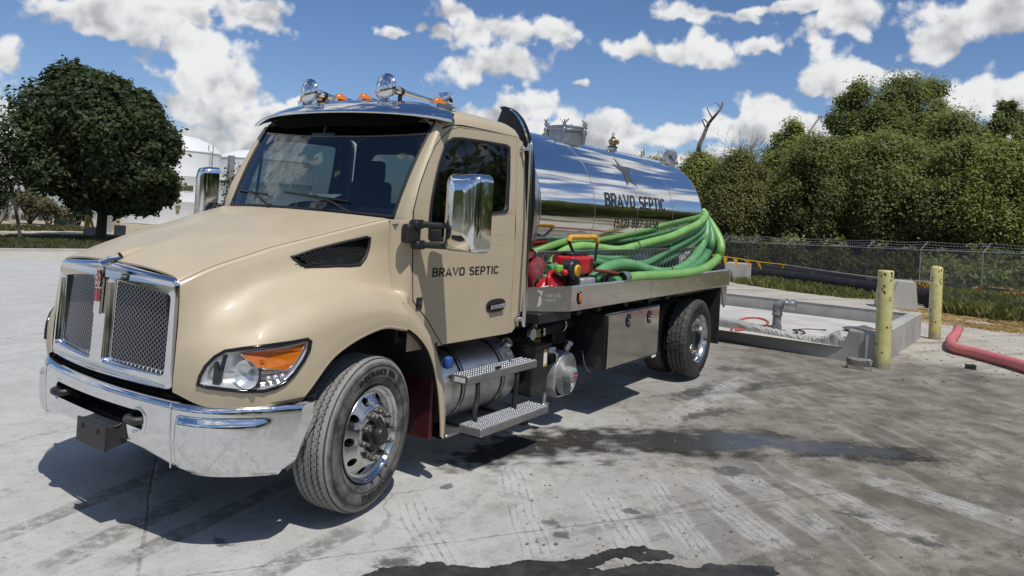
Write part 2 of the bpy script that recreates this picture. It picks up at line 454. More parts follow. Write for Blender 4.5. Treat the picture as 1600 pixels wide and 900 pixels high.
M['steelrail'] = mat('brushed_stainless', (.60, .61, .61), .17, 1.0, var=.05, vscale=5, dirt=(.27, .26, .24), dirt_amt=.16, dscale=4, stretch=(1, 4, 6))
M['black'] = mat('black_plastic', (.018, .018, .019), .45, var=.2, vscale=8)
M['black_gloss'] = mat('black_gloss', (.008, .008, .009), .12)
M['black_paint'] = mat('black_frame_paint', (.016, .016, .017), .42, dirt=(.09, .085, .075), dirt_amt=.2, dscale=4)
M['rubber'] = mat('black_rubber', (.02, .02, .02), .7, var=.3, vscale=20)
M['gap'] = mat('dark_seam', (.012, .011, .010), .8)
M['seam'] = mat('paint_seam', (.20, .155, .095), .6)
M['interior'] = mat('cab_interior', (.022, .023, .026), .6, var=.2, vscale=5)
M['seat'] = mat('grey_seat_fabric', (.035, .036, .04), .8, var=.2, vscale=30)
M['amber'] = mat('amber_lens', (.66, .175, .010), .12, coat=.6, spec=.6, var=.12, vscale=40)
M['red_lens'] = mat('red_lens', (.45, .01, .01), .15, coat=.5)
M['maroon'] = mat('maroon_frame_paint', (.055, .008, .010), .45, dirt=(.12, .09, .08), dirt_amt=.2, dscale=6)
M['brass'] = mat('brass', (.42, .32, .16), .32, 1.0, var=.2, vscale=20)
M['red'] = mat('red_plastic', (.50, .014, .022), .32, var=.12, vscale=9, coat=.2)
M['yellow'] = mat('yellow_rubber', (.68, .36, .03), .45, var=.12, vscale=12)
M['grey_cast'] = mat('cast_grey', (.38, .39, .39), .42, .4, var=.12, vscale=12)
M['white'] = mat('white_label', (.78, .78, .76), .5, var=.05, vscale=20)
M['lettering'] = mat('dark_lettering', (.022, .018, .018), .4)
M['star'] = mat('grey_star_vinyl', (.060, .062, .066), .38)
M['greytext'] = mat('etched_grey', (.42, .42, .42), .5)
M['lime'] = mat('lime_plastic', (.22, .48, .06), .4)
M['blue'] = mat('blue_rubber', (.03, .08, .30), .5)
M['red_emblem'] = mat('red_enamel', (.30, .01, .02), .2, coat=.5)
def glassmat(name, tint, gl_rough=.02, f0=.06, cap=1.0):
    m = bpy.data.materials.new(name); m.use_nodes = True; t = m.node_tree; t.nodes.clear(); n = NT(t)
    tr = n.n('ShaderNodeBsdfTransparent'); tr.inputs[0].default_value = (*tint, 1)
    g = n.n('ShaderNodeBsdfGlossy'); g.inputs['Roughness'].default_value = gl_rough; g.inputs[0].default_value = (1, 1, 1, 1)
    ge = n.n('ShaderNodeNewGeometry'); c_ = n.vm('DOT_PRODUCT', V(n, ge.outputs['Normal']), V(n, ge.outputs['Incoming'])).abs()
    mx = n.n('ShaderNodeMixShader'); n.put(mx.inputs[0], n.m('POWER', 1-c_, 5.0)*cap+f0)
    t.links.new(tr.outputs[0], mx.inputs[1]); t.links.new(g.outputs[0], mx.inputs[2])
    o = n.n('ShaderNodeOutputMaterial'); t.links.new(mx.outputs[0], o.inputs[0]); return m
M['glass'] = glassmat('windscreen_glass', (.36, .45, .45), f0=.085)
M['glass_dark'] = glassmat('tinted_glass', (.30, .33, .34))
M['lens'] = glassmat('clear_lens', (.90, .91, .92), f0=.03)
M['mesh_metal'] = mat('dull_mesh_metal', (.36, .36, .36), .30, 1.0)
def concrete(name, base, var=.25, bump=.25, stain=(.10, .095, .085), st=.3):
    m = bpy.data.materials.new(name); m.use_nodes = True; t = m.node_tree; b = t.nodes['Principled BSDF']; n = NT(t)
    co = n.coord('Object'); f = n.noise(co, 1.3, 8, .62); g = n.noise(co, 22, 5, .65)
    c = n.mix(n.ss(f, .3, .7), tuple(x*(1-var) for x in base)+(1,), tuple(x*(1+var*.6) for x in base)+(1,))
    c = n.mix(n.ss(g, .35, .75)*.35, c, tuple(x*.75 for x in base)+(1,))
    s_ = n.noise(n.mapping(co, scale=(1.5, 1.5, .35)), 3.5, 6, .65)
    c = n.mix(n.ss(s_, .60, .78)*st, c, (*stain, 1))
    pits = n.voro(co, 38, 'F1'); c = n.mix((1-n.ss(pits, .06, .14))*n.ss(f, .45, .6)*.6, c, (.08, .075, .07, 1))
    n.put(b.inputs['Base Color'], c); b.inputs['Roughness'].default_value = .9; b.inputs['Specular IOR Level'].default_value = .2
    bp = n.n('ShaderNodeBump'); bp.inputs['Strength'].default_value = bump; bp.inputs['Distance'].default_value = .02
    n.put(bp.inputs['Height'], n.noise(co, 35, 6, .7)+f*.7); t.links.new(bp.outputs[0], b.inputs['Normal'])
    return m
M['conc_wall'] = concrete('cast_concrete', (.40, .39, .365))
M['conc_light'] = concrete('pale_concrete', (.48, .46, .42), .16)
M['rock'] = concrete('rubble_concrete', (.30, .28, .25), .35, .6)
# ------------------------------------------------------------------ ground, concrete lot, path, kerb
def ell(n, p, u, v, a1, a2):
    """0 at the rim of a stain, 1 at its middle; the stain lies on the concrete at world position"""
    c = PG(u, v); v1 = PG(u+a1[0], v+a1[1])-c; v2 = PG(u+a2[0], v+a2[1])-c
    A = Matrix(((v1.x, v2.x), (v1.y, v2.y))).inverted()
    r1 = (A[0][0], A[0][1], 0); r2 = (A[1][0], A[1][1], 0); cc = Vector((c.x, c.y, 0))
    k1 = n.vm('DOT_PRODUCT', p, r1)-cc.dot(Vector(r1)); k2 = n.vm('DOT_PRODUCT', p, r2)-cc.dot(Vector(r2))
    return 1-n.vm('LENGTH', n.comb(k1, k2, 0))
def union(l):
    r = l[0]
    for x in l[1:]: r = r.max(x)
    return r
def lot_material():
    m = bpy.data.materials.new('worn_concrete'); m.use_nodes = True; t = m.node_tree; b = t.nodes['Principled BSDF']; n = NT(t)
    co = n.coord('Object'); X, Y, Z = n.xyz(co)
    big = n.noise(co, .35, 5, .6); mid = n.noise(co, 1.6, 7, .62); fine = n.noise(co, 14, 6, .68); grit = n.noise(co, 90, 3, .7)
    # clean pale dusty concrete (front and far side of the truck) to brown worn concrete (towards the drain pit)
    wr = X*.42-Y*1.15+(big-.5)*3.2+(mid-.5)*2.6
    wear = n.ss(wr, 1.7, 5.0)
    pale = n.mix(n.ss(mid, .28, .72), (.480, .478, .458, 1), (.600, .596, .568, 1))
    worn = n.mix(n.ss(mid, .32, .68), (.122, .107, .084, 1), (.330, .303, .248, 1))
    sandy = n.mix(n.ss(mid, .3, .7), (.50, .46, .385, 1), (.64, .595, .51, 1))
    c = n.mix(wear, pale, worn)
    c = n.mix(n.ss(X+(big-.5)*3+(fine-.5), 9.0, 10.4)*.80, c, sandy)
    # everything rolled and swept along: soft strokes in a few directions
    def streak(rot, sc, seed, thr, w_=.16, al=.045):
        q = n.mapping(co, loc=(seed, seed*.7, 0), rot=(0, 0, R(-rot)), scale=(sc*al, sc, 1))
        return n.ss(n.noise(q, 1.0, 7, .66, dist=.3), thr, thr+w_)
    near = 1-n.ss(X, 6.5, 8.8)
    dkl = streak(12, 4.2, 4, .54)*(1-n.ss(X, 1.0, 3.0))
    c = n.mix(dkl*n.ss(fine, .35, .62)*.55, c, (.185, .176, .160, 1))
    lt = union([streak(42, 6.0, 2, .50)*n.ss(big, .38, .56), streak(-27, 3.2, 9, .57)*.6])
    c = n.mix(lt*near*n.ss(wear, .05, .4)*.36, c, (.50, .485, .445, 1))
    dk = union([streak(-24, 2.8, 21, .52), streak(44, 6, 31, .60)*.6])
    c = n.mix(dk*n.ss(wear, .0, .35)*n.ss(fine, .26, .56)*.78, c, (.115, .108, .094, 1))
    # single tyre tracks: a band with its tread ribs
    Lm, Gm, Dm = None, None, None; hn0 = n.noise(n.mapping(co, loc=(9, 3, 0)), 3.0, 7, .68)
    for (a_, b_, w_, pol) in [((795, 722), (852, 895), .13, 1), ((930, 758), (1012, 895), .15, 1), ((1000, 742), (1115, 895), .13, 1), ((1068, 735), (1262, 895), .16, 1), ((1130, 728), (1340, 866), .16, 1),
        ((1225, 738), (1520, 885), .17, 1), ((1170, 585), (1030, 668), .13, 1), ((1340, 740), (1640, 840), .18, 1), ((640, 770), (700, 900), .14, 1), ((1110, 600), (1190, 640), .14, 1),
        ((835, 722), (965, 664), .17, -1), ((728, 722), (840, 676), .17, -1), ((60, 895), (340, 757), .10, -2), ((150, 900), (500, 725), .08, -2), ((-20, 846), (320, 712), .09, -2), ((400, 900), (560, 820), .10, -2), ((1240, 560), (1080, 614), .14, -1), ((1460, 780), (1640, 800), .2, -2)]:
        A, B = PG(*a_), PG(*b_); e = Vector((B.x-A.x, B.y-A.y, 0)); L = e.length; e.normalize(); q = Vector((-e.y, e.x, 0)); A0 = Vector((A.x, A.y, 0))
        s_ = n.vm('DOT_PRODUCT', co, tuple(e))-A0.dot(e); d_ = n.vm('DOT_PRODUCT', co, tuple(q))-A0.dot(q)
        d_ = d_+(big-.5)*.25
        m_ = (1-n.ss(d_.abs()+(fine-.5)*.05, w_*.72, w_*1.02))*n.ss(s_+(mid-.5)*.6, -.05*L, .18*L)*(1-n.ss(s_+(mid-.5)*.6, .72*L, 1.05*L))
        gr = 1-n.ss(n.m('PINGPONG', d_+w_, w_/5), .003, .011)
        if pol == -1:   # wet tread blocks, light lattice between
            cross = 1-n.ss(n.m('PINGPONG', s_, .045), .004, .010); lat = gr.max(cross)
            t_ = m_*(1-lat*.8); Dm = t_ if Dm is None else Dm.max(t_)
        elif pol == -2:
            t_ = m_*.75; Dm2 = t_; c = n.mix(t_*n.ss(fine, .32, .58)*.85, c, (.150, .141, .125, 1))
        else:
            Lm = m_ if Lm is None else Lm.max(m_); t_ = m_*gr; Gm = t_ if Gm is None else Gm.max(t_)
    c = n.mix(Lm*(n.ss(fine, .25, .55)*.40+.24)*n.ss(hn0, .30, .62), c, (.57, .565, .535, 1))
    c = n.mix(Gm*n.ss(fine, .36, .60)*n.ss(hn0, .36, .58)*.62, c, (.15, .142, .126, 1))
    # slab joints and cracks
    def joint(rot, off, per, w_):
        q = n.xyz(n.mapping(co, rot=(0, 0, R(rot))))[0]+off
        return 1-n.ss(n.m('PINGPONG', q+(mid-.5)*.05, per), w_*.4, w_)
    j = joint(33, .62, 3.1, .013).max(joint(-57, 1.4, 3.6, .011))
    c = n.mix(j*.55*n.ss(fine, .38, .58), c, (.12, .115, .105, 1))
    crack = n.voro(n.vm('ADD', co, n.vm('SCALE', n.noise(co, 2.2, 4, .6, color=True), scale=.5)), .34, 'DISTANCE_TO_EDGE')
    c = n.mix((1-n.ss(crack, .002, .006))*.35*n.ss(big, .5, .62), c, (.13, .125, .115, 1))
    # oil drips
    gate = n.ss(n.noise(n.mapping(co, loc=(5, 5, 0)), .9, 3, .5), .52, .66)
    wv = n.vm('ADD', co, n.vm('SCALE', n.noise(co, 11, 4, .65, color=True), scale=.16))
    spots = (1-n.ss(n.voro(wv, 2.6, 'F1'), .035, .06))*gate
    spots = spots.max((1-n.ss(n.voro(wv, 8.0, 'F1'), .06, .10))*gate*n.ss(mid, .42, .55))
    c = n.mix(spots*.85, c, (.045, .043, .040, 1))
    # pale grit, dark crumbs, pore-sized grain
    gv = n.voro(co, 30, 'F1'); c = n.mix((1-n.ss(gv, .07, .12))*n.ss(mid, .46, .6)*wear*.5, c, (.45, .43, .39, 1))
    gv2 = n.voro(co, 47, 'F1'); c = n.mix((1-n.ss(gv2, .09, .16))*n.ss(fine, .42, .56)*(wear*.6+.35)*(near*.8+.2), c, (.10, .095, .085, 1))
    c = n.mix(n.ss(grit, .25, .75)*.24, c, (.06, .058, .055, 1))
    c = n.mix(n.ss(fine, .52, .70)*.26, c, (.10, .095, .088, 1))
    grime = n.ss(n.noise(co, 5.0, 9, .74)+(mid-.5)*.5, .49, .66)
    c = n.mix(grime*(wear*.55+.14)*(near*.85+.15), c, (.085, .077, .064, 1))
    # wet and oily patches
    hn = n.noise(co, 7.5, 7, .7)
    sn = n.noise(n.mapping(co, rot=(0, 0, R(45)), scale=(.22, 2.4, 1)), 2.2, 6, .65)
    wn = (n.noise(co, 1.9, 9, .70)-.5)*2.2+(sn-.5)*.8+(hn-.5)*1.1
    damp = union([ell(n, co, *q) for q in [
        (885, 692, (150, -14), (30, 34)), (1075, 690, (240, 4), (0, 34)), (1330, 702, (190, 14), (0, 22)), (800, 700, (110, -30), (50, 22))]])
    dampm = n.ss(damp+wn, .0, .70)
    c = n.mix(dampm*.97*(n.ss(fine, .2, .5)*.2+.8), c, (.028, .025, .021, 1))
    marks = union([ell(n, co, *q) for q in [(1185, 603, (40, -9), (-14, 12)), (1130, 576, (24, 4), (0, 6)), (1160, 578, (22, 3), (0, 5)), (1085, 612, (45, -16), (8, 10)),
        (861, 819, (20, 2), (0, 9)), (876, 836, (17, 2), (0, 9)), (345, 848, (18, 2), (0, 9)), (1150, 738, (44, 4), (0, 12)), (1110, 646, (60, -8), (0, 10)), (1380, 720, (46, 6), (0, 9)), (1330, 804, (50, 8), (0, 8)), (1445, 848, (40, 8), (0, 8)),
        (985, 800, (22, 2), (0, 6)), (700, 760, (14, -3), (3, 6)), (620, 880, (60, 4), (0, 14)), (760, 655, (60, -10), (10, 12))]])
    mk = n.ss(marks+(hn-.5)*2.6+(fine-.5)*1.8-.12, .0, .55)
    c = n.mix(mk*.72, c, (.050, .048, .046, 1))
    shine = union([ell(n, co, *q) for q in [(1130, 689, (130, 4), (0, 20)), (1270, 698, (170, 12), (0, 13)), (1020, 688, (80, 0), (0, 14))]])
    shm = n.ss(shine+wn*.55, .02, .42)
    rg = n.m('MULTIPLY_ADD', dampm, -.10, .88); rg = rg-shm*.52-mk*.18
    c = n.mix(shm*.6, c, (.060, .060, .060, 1))
    n.put(b.inputs['Base Color'], c); n.put(b.inputs['Roughness'], rg.max(.10)); n.put(b.inputs['Specular IOR Level'], (shm*.35+.28-dampm*.20).max(.05))
    bp = n.n('ShaderNodeBump'); n.put(bp.inputs['Strength'], (1-shm*.9)*.75); bp.inputs['Distance'].default_value = .014
    hgt = fine*.8+grit*.5+mid*.5-j*.4-Gm*.10+Lm*.05-shm*.15
    n.put(bp.inputs['Height'], hgt); t.links.new(bp.outputs[0], b.inputs['Normal'])
    return m
def earth_material():
    m = bpy.data.materials.new('dry_earth'); m.use_nodes = True; t = m.node_tree; b = t.nodes['Principled BSDF']; n = NT(t)
    co = n.coord('Object'); X, Y, Z = n.xyz(co)
    a = n.noise(co, .12, 6, .6); f = n.noise(co, 3.0, 6, .65)
    g = n.mix(n.ss(f, .3, .7), (.035, .045, .018, 1), (.085, .090, .040, 1))
    d = n.mix(n.ss(f, .3, .7), (.30, .25, .175, 1), (.47, .41, .30, 1))
    dryness = n.ss(a+(f-.5)*.25+n.ss(Y, 55, 60)*.14, .47, .57)
    n.put(b.inputs['Base Color'], n.mix(dryness, g, d)); b.inputs['Roughness'].default_value = .95; b.inputs['Specular IOR Level'].default_value = .1
    bp = n.n('ShaderNodeBump'); bp.inputs['Strength'].default_value = .6; bp.inputs['Distance'].default_value = .05
    n.put(bp.inputs['Height'], f); t.links.new(bp.outputs[0], b.inputs['Normal']); return m
M['lot'] = lot_material(); M['earth'] = earth_material()
def axis_pts(a, b, mid, fine_, grow=1.13):
    out = [mid]; s = fine_
    while out[-1] < b: out.append(out[-1]+s); s *= grow
    o2 = [mid]; s = fine_
    while o2[-1] > a: o2.append(o2[-1]-s); s *= grow
    return sorted(set(o2+out))
xs = axis_pts(-900, 1500, 10, 1.5); ys = axis_pts(-900, 1500, 5, 1.5)
g = MB(); g.grid([[(x, y, H(x, y)-.03) for y in ys] for x in xs]); tag(g.build('ground', M['earth']), kind='structure')
def lot_edge(y):
    pts = [(-60, 8), (-20, 11), (-9, 14.5), (-4.8, 18.4), (-3.2, 19.6), (-.2, 23.4), (4.4, 25.2), (10, 26.5), (20, 28), (45, 30)]
    return float(np.interp(y, [p[0] for p in pts], [p[1] for p in pts]))
KY = 38.2
rows = []
for y in list(np.linspace(-15.5, KY, 112)):
    xr = lot_edge(y)+.25*math.sin(y*3.1)+.15*math.sin(y*7.7)
    rows.append([(x, y, H(x, y)) for x in np.linspace(-45, xr, 90)])
g = MB(); g.grid(rows); tag(g.build('concrete_lot', M['lot']), kind='structure')
def strip(name, m, path, prof, kind='structure', uneven=0):
    """kerb-like strip: a cross-section swept along ground points"""
    rows = []
    for i, p in enumerate(path):
        q = Vector(path[min(i+1, len(path)-1)])-Vector(path[max(i-1, 0)]); q.z = 0; q.normalize(); nrm = Vector((-q.y, q.x, 0))
        rows.append([Vector((p[0], p[1], H(p[0], p[1])))+nrm*a+Vector((0, 0, b)) for a, b in prof])
    g = MB(); g.grid(rows, smooth=False); return tag(g.build(name, m), kind=kind)
strip('kerb', M['conc_light'], [(x, KY+.1, 0) for x in np.linspace(-45, 60, 60)], [(-.1, -.05), (-.09, .13), (-.07, .15), (.08, .15), (.1, .02)])
strip('gravel_path', concrete('sandy_path', (.50, .44, .34), .12), [(x, 59.5+.6*math.sin(x*.13), 0) for x in np.linspace(-60, 120, 60)], [(-2.2, .012), (0, .02), (2.2, .012)])

# standing water at the bottom edge of the view
def wet_mat():
    m = bpy.data.materials.new('wet_concrete'); m.use_nodes = True; t = m.node_tree; b = t.nodes['Principled BSDF']; n = NT(t)
    co = n.coord('Object'); f = n.noise(co, 6, 7, .65); g_ = n.voro(co, 60, 'F1')
    c = n.mix(n.ss(f, .3, .7), (.022, .020, .018, 1), (.055, .050, .043, 1)); c = n.mix((1-n.ss(g_, .08, .14))*n.ss(f, .45, .6), c, (.22, .20, .17, 1))
    n.put(b.inputs['Base Color'], c); n.put(b.inputs['Roughness'], n.m('MULTIPLY_ADD', n.ss(f, .35, .65), .35, .14)); b.inputs['Specular IOR Level'].default_value = .4
    bp = n.n('ShaderNodeBump'); bp.inputs['Strength'].default_value = .5; bp.inputs['Distance'].default_value = .01
    n.put(bp.inputs['Height'], n.noise(co, 60, 4, .7)+f); t.links.new(bp.outputs[0], b.inputs['Normal']); return m
def puddle(px):
    W = [PG(u, v) for u, v in px]; out = []; r_ = random.Random(17)
    for i in range(len(W)):
        a, b = W[i], W[(i+1) % len(W)]; k = max(1, min(400, int((b-a).length/.012))); nn = Vector((-(b-a).y, (b-a).x, 0)).normalized()
        for q in range(k):
            p = a+(b-a)*q/k; w_ = (.045*noise.noise(p*4)+.030*noise.noise(p*13)+.014*noise.noise(p*38)); p = p+nn*w_*(1 if q else 0); p.z = H(p.x, p.y)+.004; out.append(p)
    g = MB(); g.poly([out]); o = g.build('puddle', M['wet']); me = o.data
    if me.polygons and me.polygons[0].normal.z < 0: me.flip_normals()
    tag(o, kind='structure'); return o
from mathutils import noise
M['wet'] = wet_mat()
puddle([(560, 905), (590, 893), (640, 886), (665, 878), (700, 886), (760, 888), (800, 881), (850, 878), (900, 876), (935, 868), (948, 860), (985, 854), (1006, 853), (1020, 860), (1045, 866), (1052, 873), (1020, 876), (1000, 879), (972, 876), (945, 882), (915, 890), (940, 893), (975, 883), (1010, 881), (1060, 886), (1120, 884), (1190, 885), (1210, 892), (1195, 905), (1100, 925), (800, 930), (600, 925)])
# ------------------------------------------------------------------ the septic tank truck: nose
T = empty('septic_tank_truck', (0, 0, 0))
tag(T, 'beige septic tank truck with polished steel tank and chrome nose, parked on the concrete lot', 'truck')
# control net of the near half of the hood: rows from the centre line down to the wheel arch lip, columns from grille to cowl
HN = [
 [(-1.060,0,1.510),(-.93,0,1.560),(-.73,0,1.628),(-.56,0,1.680),(-.30,0,1.745),(-.02,0,1.812),(.17,0,1.858)],
 [(-1.058,-.34,1.502),(-.92,-.35,1.553),(-.71,-.37,1.621),(-.54,-.39,1.673),(-.27,-.42,1.738),(.0,-.45,1.805),(.20,-.47,1.852)],
 [(-1.045,-.58,1.476),(-.89,-.60,1.533),(-.68,-.64,1.602),(-.51,-.67,1.653),(-.23,-.72,1.722),(.05,-.78,1.795),(.25,-.83,1.840)],
 [(-1.040,-.648,1.442),(-.87,-.682,1.520),(-.66,-.722,1.590),(-.50,-.752,1.640),(-.20,-.812,1.714),(.08,-.872,1.786),(.275,-.912,1.832)],
 [(-1.042,-.668,1.395),(-.87,-.706,1.480),(-.66,-.748,1.553),(-.50,-.780,1.602),(-.19,-.838,1.676),(.09,-.895,1.745),(.280,-.932,1.790)],
 [(-1.05,-.682,1.26),(-.90,-.748,1.345),(-.70,-.815,1.415),(-.52,-.855,1.465),(-.20,-.905,1.540),(.07,-.940,1.575),(.275,-.958,1.610)],
 [(-1.058,-.690,1.13),(-.955,-.795,1.205),(-.78,-.890,1.275),(-.60,-.942,1.345),(-.24,-.975,1.440),(.03,-.985,1.435),(.275,-.992,1.385)],
 [(-1.063,-.695,1.06),(-.985,-.855,1.118),(-.83,-.985,1.175),(-.66,-1.040,1.235),(-.29,-1.070,1.355),(.02,-1.075,1.375),(.28,-1.075,1.318)],
 [(-1.066,-.695,.985),(-1.00,-.885,1.020),(-.86,-1.040,1.065),(-.66,-1.105,1.120),(-.32,-1.130,1.250),(.02,-1.135,1.285),(.285,-1.135,1.235)],
 [(-1.067,-.693,.91),(-.998,-.895,.895),(-.83,-1.065,.900),(-.62,-1.125,.935),(-.32,-1.146,1.130),(.03,-1.150,1.215),(.285,-1.150,1.180)],
 [(-1.064,-.690,.855),(-.985,-.890,.800),(-.79,-1.065,.785),(-.585,-1.128,.792),(-.32,-1.146,1.040),(.03,-1.150,1.155),(.285,-1.150,1.125)],
]
for j in (2, 3, 4, 5, 6):   # deepen the hollow between hood side and fender
    a_, b_, c_ = HN[5][j]; HN[5][j] = (a_, b_+.018, c_)
HS = surf(HN, 12, 16)
HL_PX = [(309, 601), (313, 588), (322, 572), (336, 558), (352, 549), (380, 545), (420, 540), (455, 535), (480, 530), (485, 533), (483, 545), (474, 563), (460, 583), (445, 598), (430, 606), (412, 611), (380, 611), (350, 608), (325, 605)]
VENT_PX = [(455, 402), (492, 390), (535, 379), (572, 370.5), (578, 371.5), (576, 385), (571, 401), (562, 413.5), (545, 415.5), (510, 416.5), (478, 416.5), (470, 413)]
def topx(P):
    d = np.array(P)-CP; z = d@CF; return 800+FPX*(d@CR)/z, PPY-FPX*(d@CU)/z
def in_poly(x, y, l):
    r = False; j = len(l)-1
    for i in range(len(l)):
        if (l[i][1] > y) != (l[j][1] > y) and x < (l[j][0]-l[i][0])*(y-l[i][1])/(l[j][1]-l[i][1])+l[i][0]: r = not r
        j = i
    return r
def solid_shell(g, rows, d, mi=0, mi_in=1):
    """gives a sheet an inner skin and closed edges so that it has thickness"""
    n, m = len(rows), len(rows[0]); nr = [[None]*m for _ in range(n)]
    for i in range(n):
        for j in range(m):
            a = rows[min(i+1, n-1)][j]-rows[max(i-1, 0)][j]; b = rows[i][min(j+1, m-1)]-rows[i][max(j-1, 0)]
            q = a.cross(b); q.normalize(); nr[i][j] = q
    inner = [[rows[i][j]+nr[i][j]*d for j in range(m)] for i in range(n)]
    g.grid(rows, mi); g.grid(inner, mi_in, flip=True)
    for e1, e2 in ((rows[0], inner[0]), (rows[-1], inner[-1])): g.grid([e1, e2], mi, smooth=False)
    g.grid([[r[0] for r in rows], [r[0] for r in inner]], mi, smooth=False); g.grid([[r[-1] for r in rows], [r[-1] for r in inner]], mi, smooth=False)
g = MB()
full = [[Vector((p.x, -p.y, p.z)) for p in r] for r in HS[:0:-1]]+HS
a_ = Vector(full[0][0]); 
# inner skin lies towards the engine
n0 = (full[1][0]-full[0][0]).cross(full[0][1]-full[0][0])
sgn = 1 if n0.y < 0 else -1
solid_shell(g, full, .012*sgn)
keep = []
for i, f in enumerate(g.f):   # openings for the lamps and the side vents
    c = sum((Vector(g.v[k]) for k in f), Vector())/len(f)
    if abs(c.y) > .55:
        u, v = topx((c.x, -abs(c.y), c.z))
        if in_poly(u, v, HL_PX) or in_poly(u, v, VENT_PX): continue
    keep.append(i)
g.f = [g.f[i] for i in keep]; g.mi = [g.mi[i] for i in keep]; g.sm = [g.sm[i] for i in keep]
hood = g.build('hood', [M['paint'], M['matte_black']], T, fix=True)
_g = MB(); _g.grid(HS); BH = BVHTree.FromPolygons(_g.v, _g.f)
def PH(u, v, off=0.0, far=6.0):
    """where the ray of a photograph point meets the hood"""
    d = Vector(ray(u, v)).normalized(); h = BH.ray_cast(Vector(CP), d)
    p, nrm = h[0], h[1]
    if p is None:
        q = BH.find_nearest(PY(u, v, -1.0)); p, nrm = q[0], q[1]
    if nrm.dot(d) > 0: nrm = -nrm
    return p+nrm*off
# crease seam line along the hood top edge, wheel-arch lip
lip = HS[-1][46:]
for s in (1, -1):
    g = MB(); g.tube([Vector((p.x, p.y*s, p.z+.0005)) for p in HS[35]], .0026, 6); g.build('hood_seam', M['seam'], T)
    g = MB(); g.tube([Vector((p.x, (p.y+.012)*s, p.z-.002)) for p in lip], .014, 8); g.build('arch_lip', M['paint'], T)
# hood side vents
def vent_part(s):
    px = VENT_PX
    out = [PH(u, v, .003) for u, v in px]
    c = sum(out, Vector())/len(out)
    nrm = Vector((0, 0, 0))
    for i in range(len(out)): nrm += (out[i]-c).cross(out[(i+1) % len(out)]-c)
    nrm.normalize()
    if nrm.y > 0: nrm = -nrm
    fr = MB(); fr.tube(out, .010, 8, closed=True); f = fr.build('vent_frame', M['black'], T)
    b = MB(); inn = [p-nrm*.05 for p in out]; b.poly([inn]); b.grid([[p for p in out+[out[0]]], [p for p in inn+[inn[0]]]], smooth=False)
    b.build('vent_well', M['gap'], f)
    # honeycomb grid bars
    mb = MB(); ex = Vector((1, 0, .23)).normalized(); ey = nrm.cross(ex)
    loc = [((p-c).dot(ex), (p-c).dot(ey)) for p in out]
    def inside(x, y):
        r = False; j = len(loc)-1
        for i in range(len(loc)):
            if (loc[i][1] > y) != (loc[j][1] > y) and x < (loc[j][0]-loc[i][0])*(y-loc[i][1])/(loc[j][1]-loc[i][1])+loc[i][0]: r = not r
            j = i
        return r
    st = .022
    for k in range(-22, 23):
        for l in range(-14, 15):
            x, y = k*st, l*st*.8+(k % 2)*st*.4
            if inside(x, y):
                for (ax, ay) in ((st*.5, 0), (st*.5, st*.4), (st*.5, -st*.4)):
                    if inside(x+ax*1.6, y+ay*1.6):
                        p0 = c+ex*x+ey*y-nrm*.006; p1 = c+ex*(x+ax*2)+ey*(y+ay*2-(0 if ay else 0))-nrm*.006
                        if ay: mb.tube([p0, c+ex*(x+st)+ey*(y+ay)-nrm*.006], .0028, 4, caps=False)
    mb.build('vent_mesh', M['black'], f)
    return f
vf = vent_part(1); mirror_mesh(vf)
# fender rear section behind the hood seam
def fend():
    rows = []
    prof = [(629, 470), (640, 478), (656, 500), (672, 528), (684, 562), (692, 610), (694, 650), (691, 686)]
    lipp = [(633, 513), (640, 515), (654, 526), (668, 545), (678, 572), (685, 612), (688, 650), (689, 683)]
    o = [PY(u, v, -1.10) for u, v in prof]; l = [PY(u, v, -1.145) for u, v in lipp]
    o = spline(o, 4); l = spline(l, 4)
    inn = [Vector((p.x, p.y+.14, p.z+.004)) for p in o]
    mid = [(a*.42+b*.58)+Vector((0, -.018, .004)) for a, b in zip(o, l)]
    m2 = [(a*.78+b*.22)+Vector((0, -.012, .004)) for a, b in zip(o, l)]
    return [inn, o, m2, mid, l]
fr_ = fend(); g = MB(); solid_shell(g, [spline(c, 3) for c in zip(*fr_)], .010); f1 = g.build('fender', [M['paint'], M['matte_black']], T); mirror_mesh(f1)
# inner wheel house, engine-bay darkness, maroon inner panel and frame
for s in (1, -1):
    g = MB(); g.lathe([(.66, -.62*s), (.66, -1.10*s)], 'Y', 24, 0, (0.06, 0, .50), a0=R(-8), a1=R(188))
    g.box2((-.60, -.60*s, .75), (.62, -.63*s, 1.45)); g.build('wheel_house', M['black'], T)
g = MB(); g.box2((-.98, -.64, .78), (.25, .64, 1.36), .05); g.build('engine_bay', M['black'], T)
for s in (1, -1):
    g = MB(); g.box2((-1.02, -.50*s, .52), (6.55, -.40*s, .80), .01); g.build('frame_rail', M['black_paint'], T)
    g = MB(); g.box2((.68, -1.06*s, .28), (.72, -.5*s, .98), .012); g.build('splash_panel', M['maroon'], T)
g = MB(); g.cyl((0, -.9, .47), (0, .9, .47), .07, n=12); g.box2((-.09, -.6, .36), (.09, .6, .46), .02); g.build('front_axle', M['black_paint'], T)
g = MB(); g.cyl((5.605, -.95, .48), (5.605, .95, .48), .09, n=12); g.ball((5.605, 0, .48), .22); g.build('rear_axle', M['black_paint'], T)
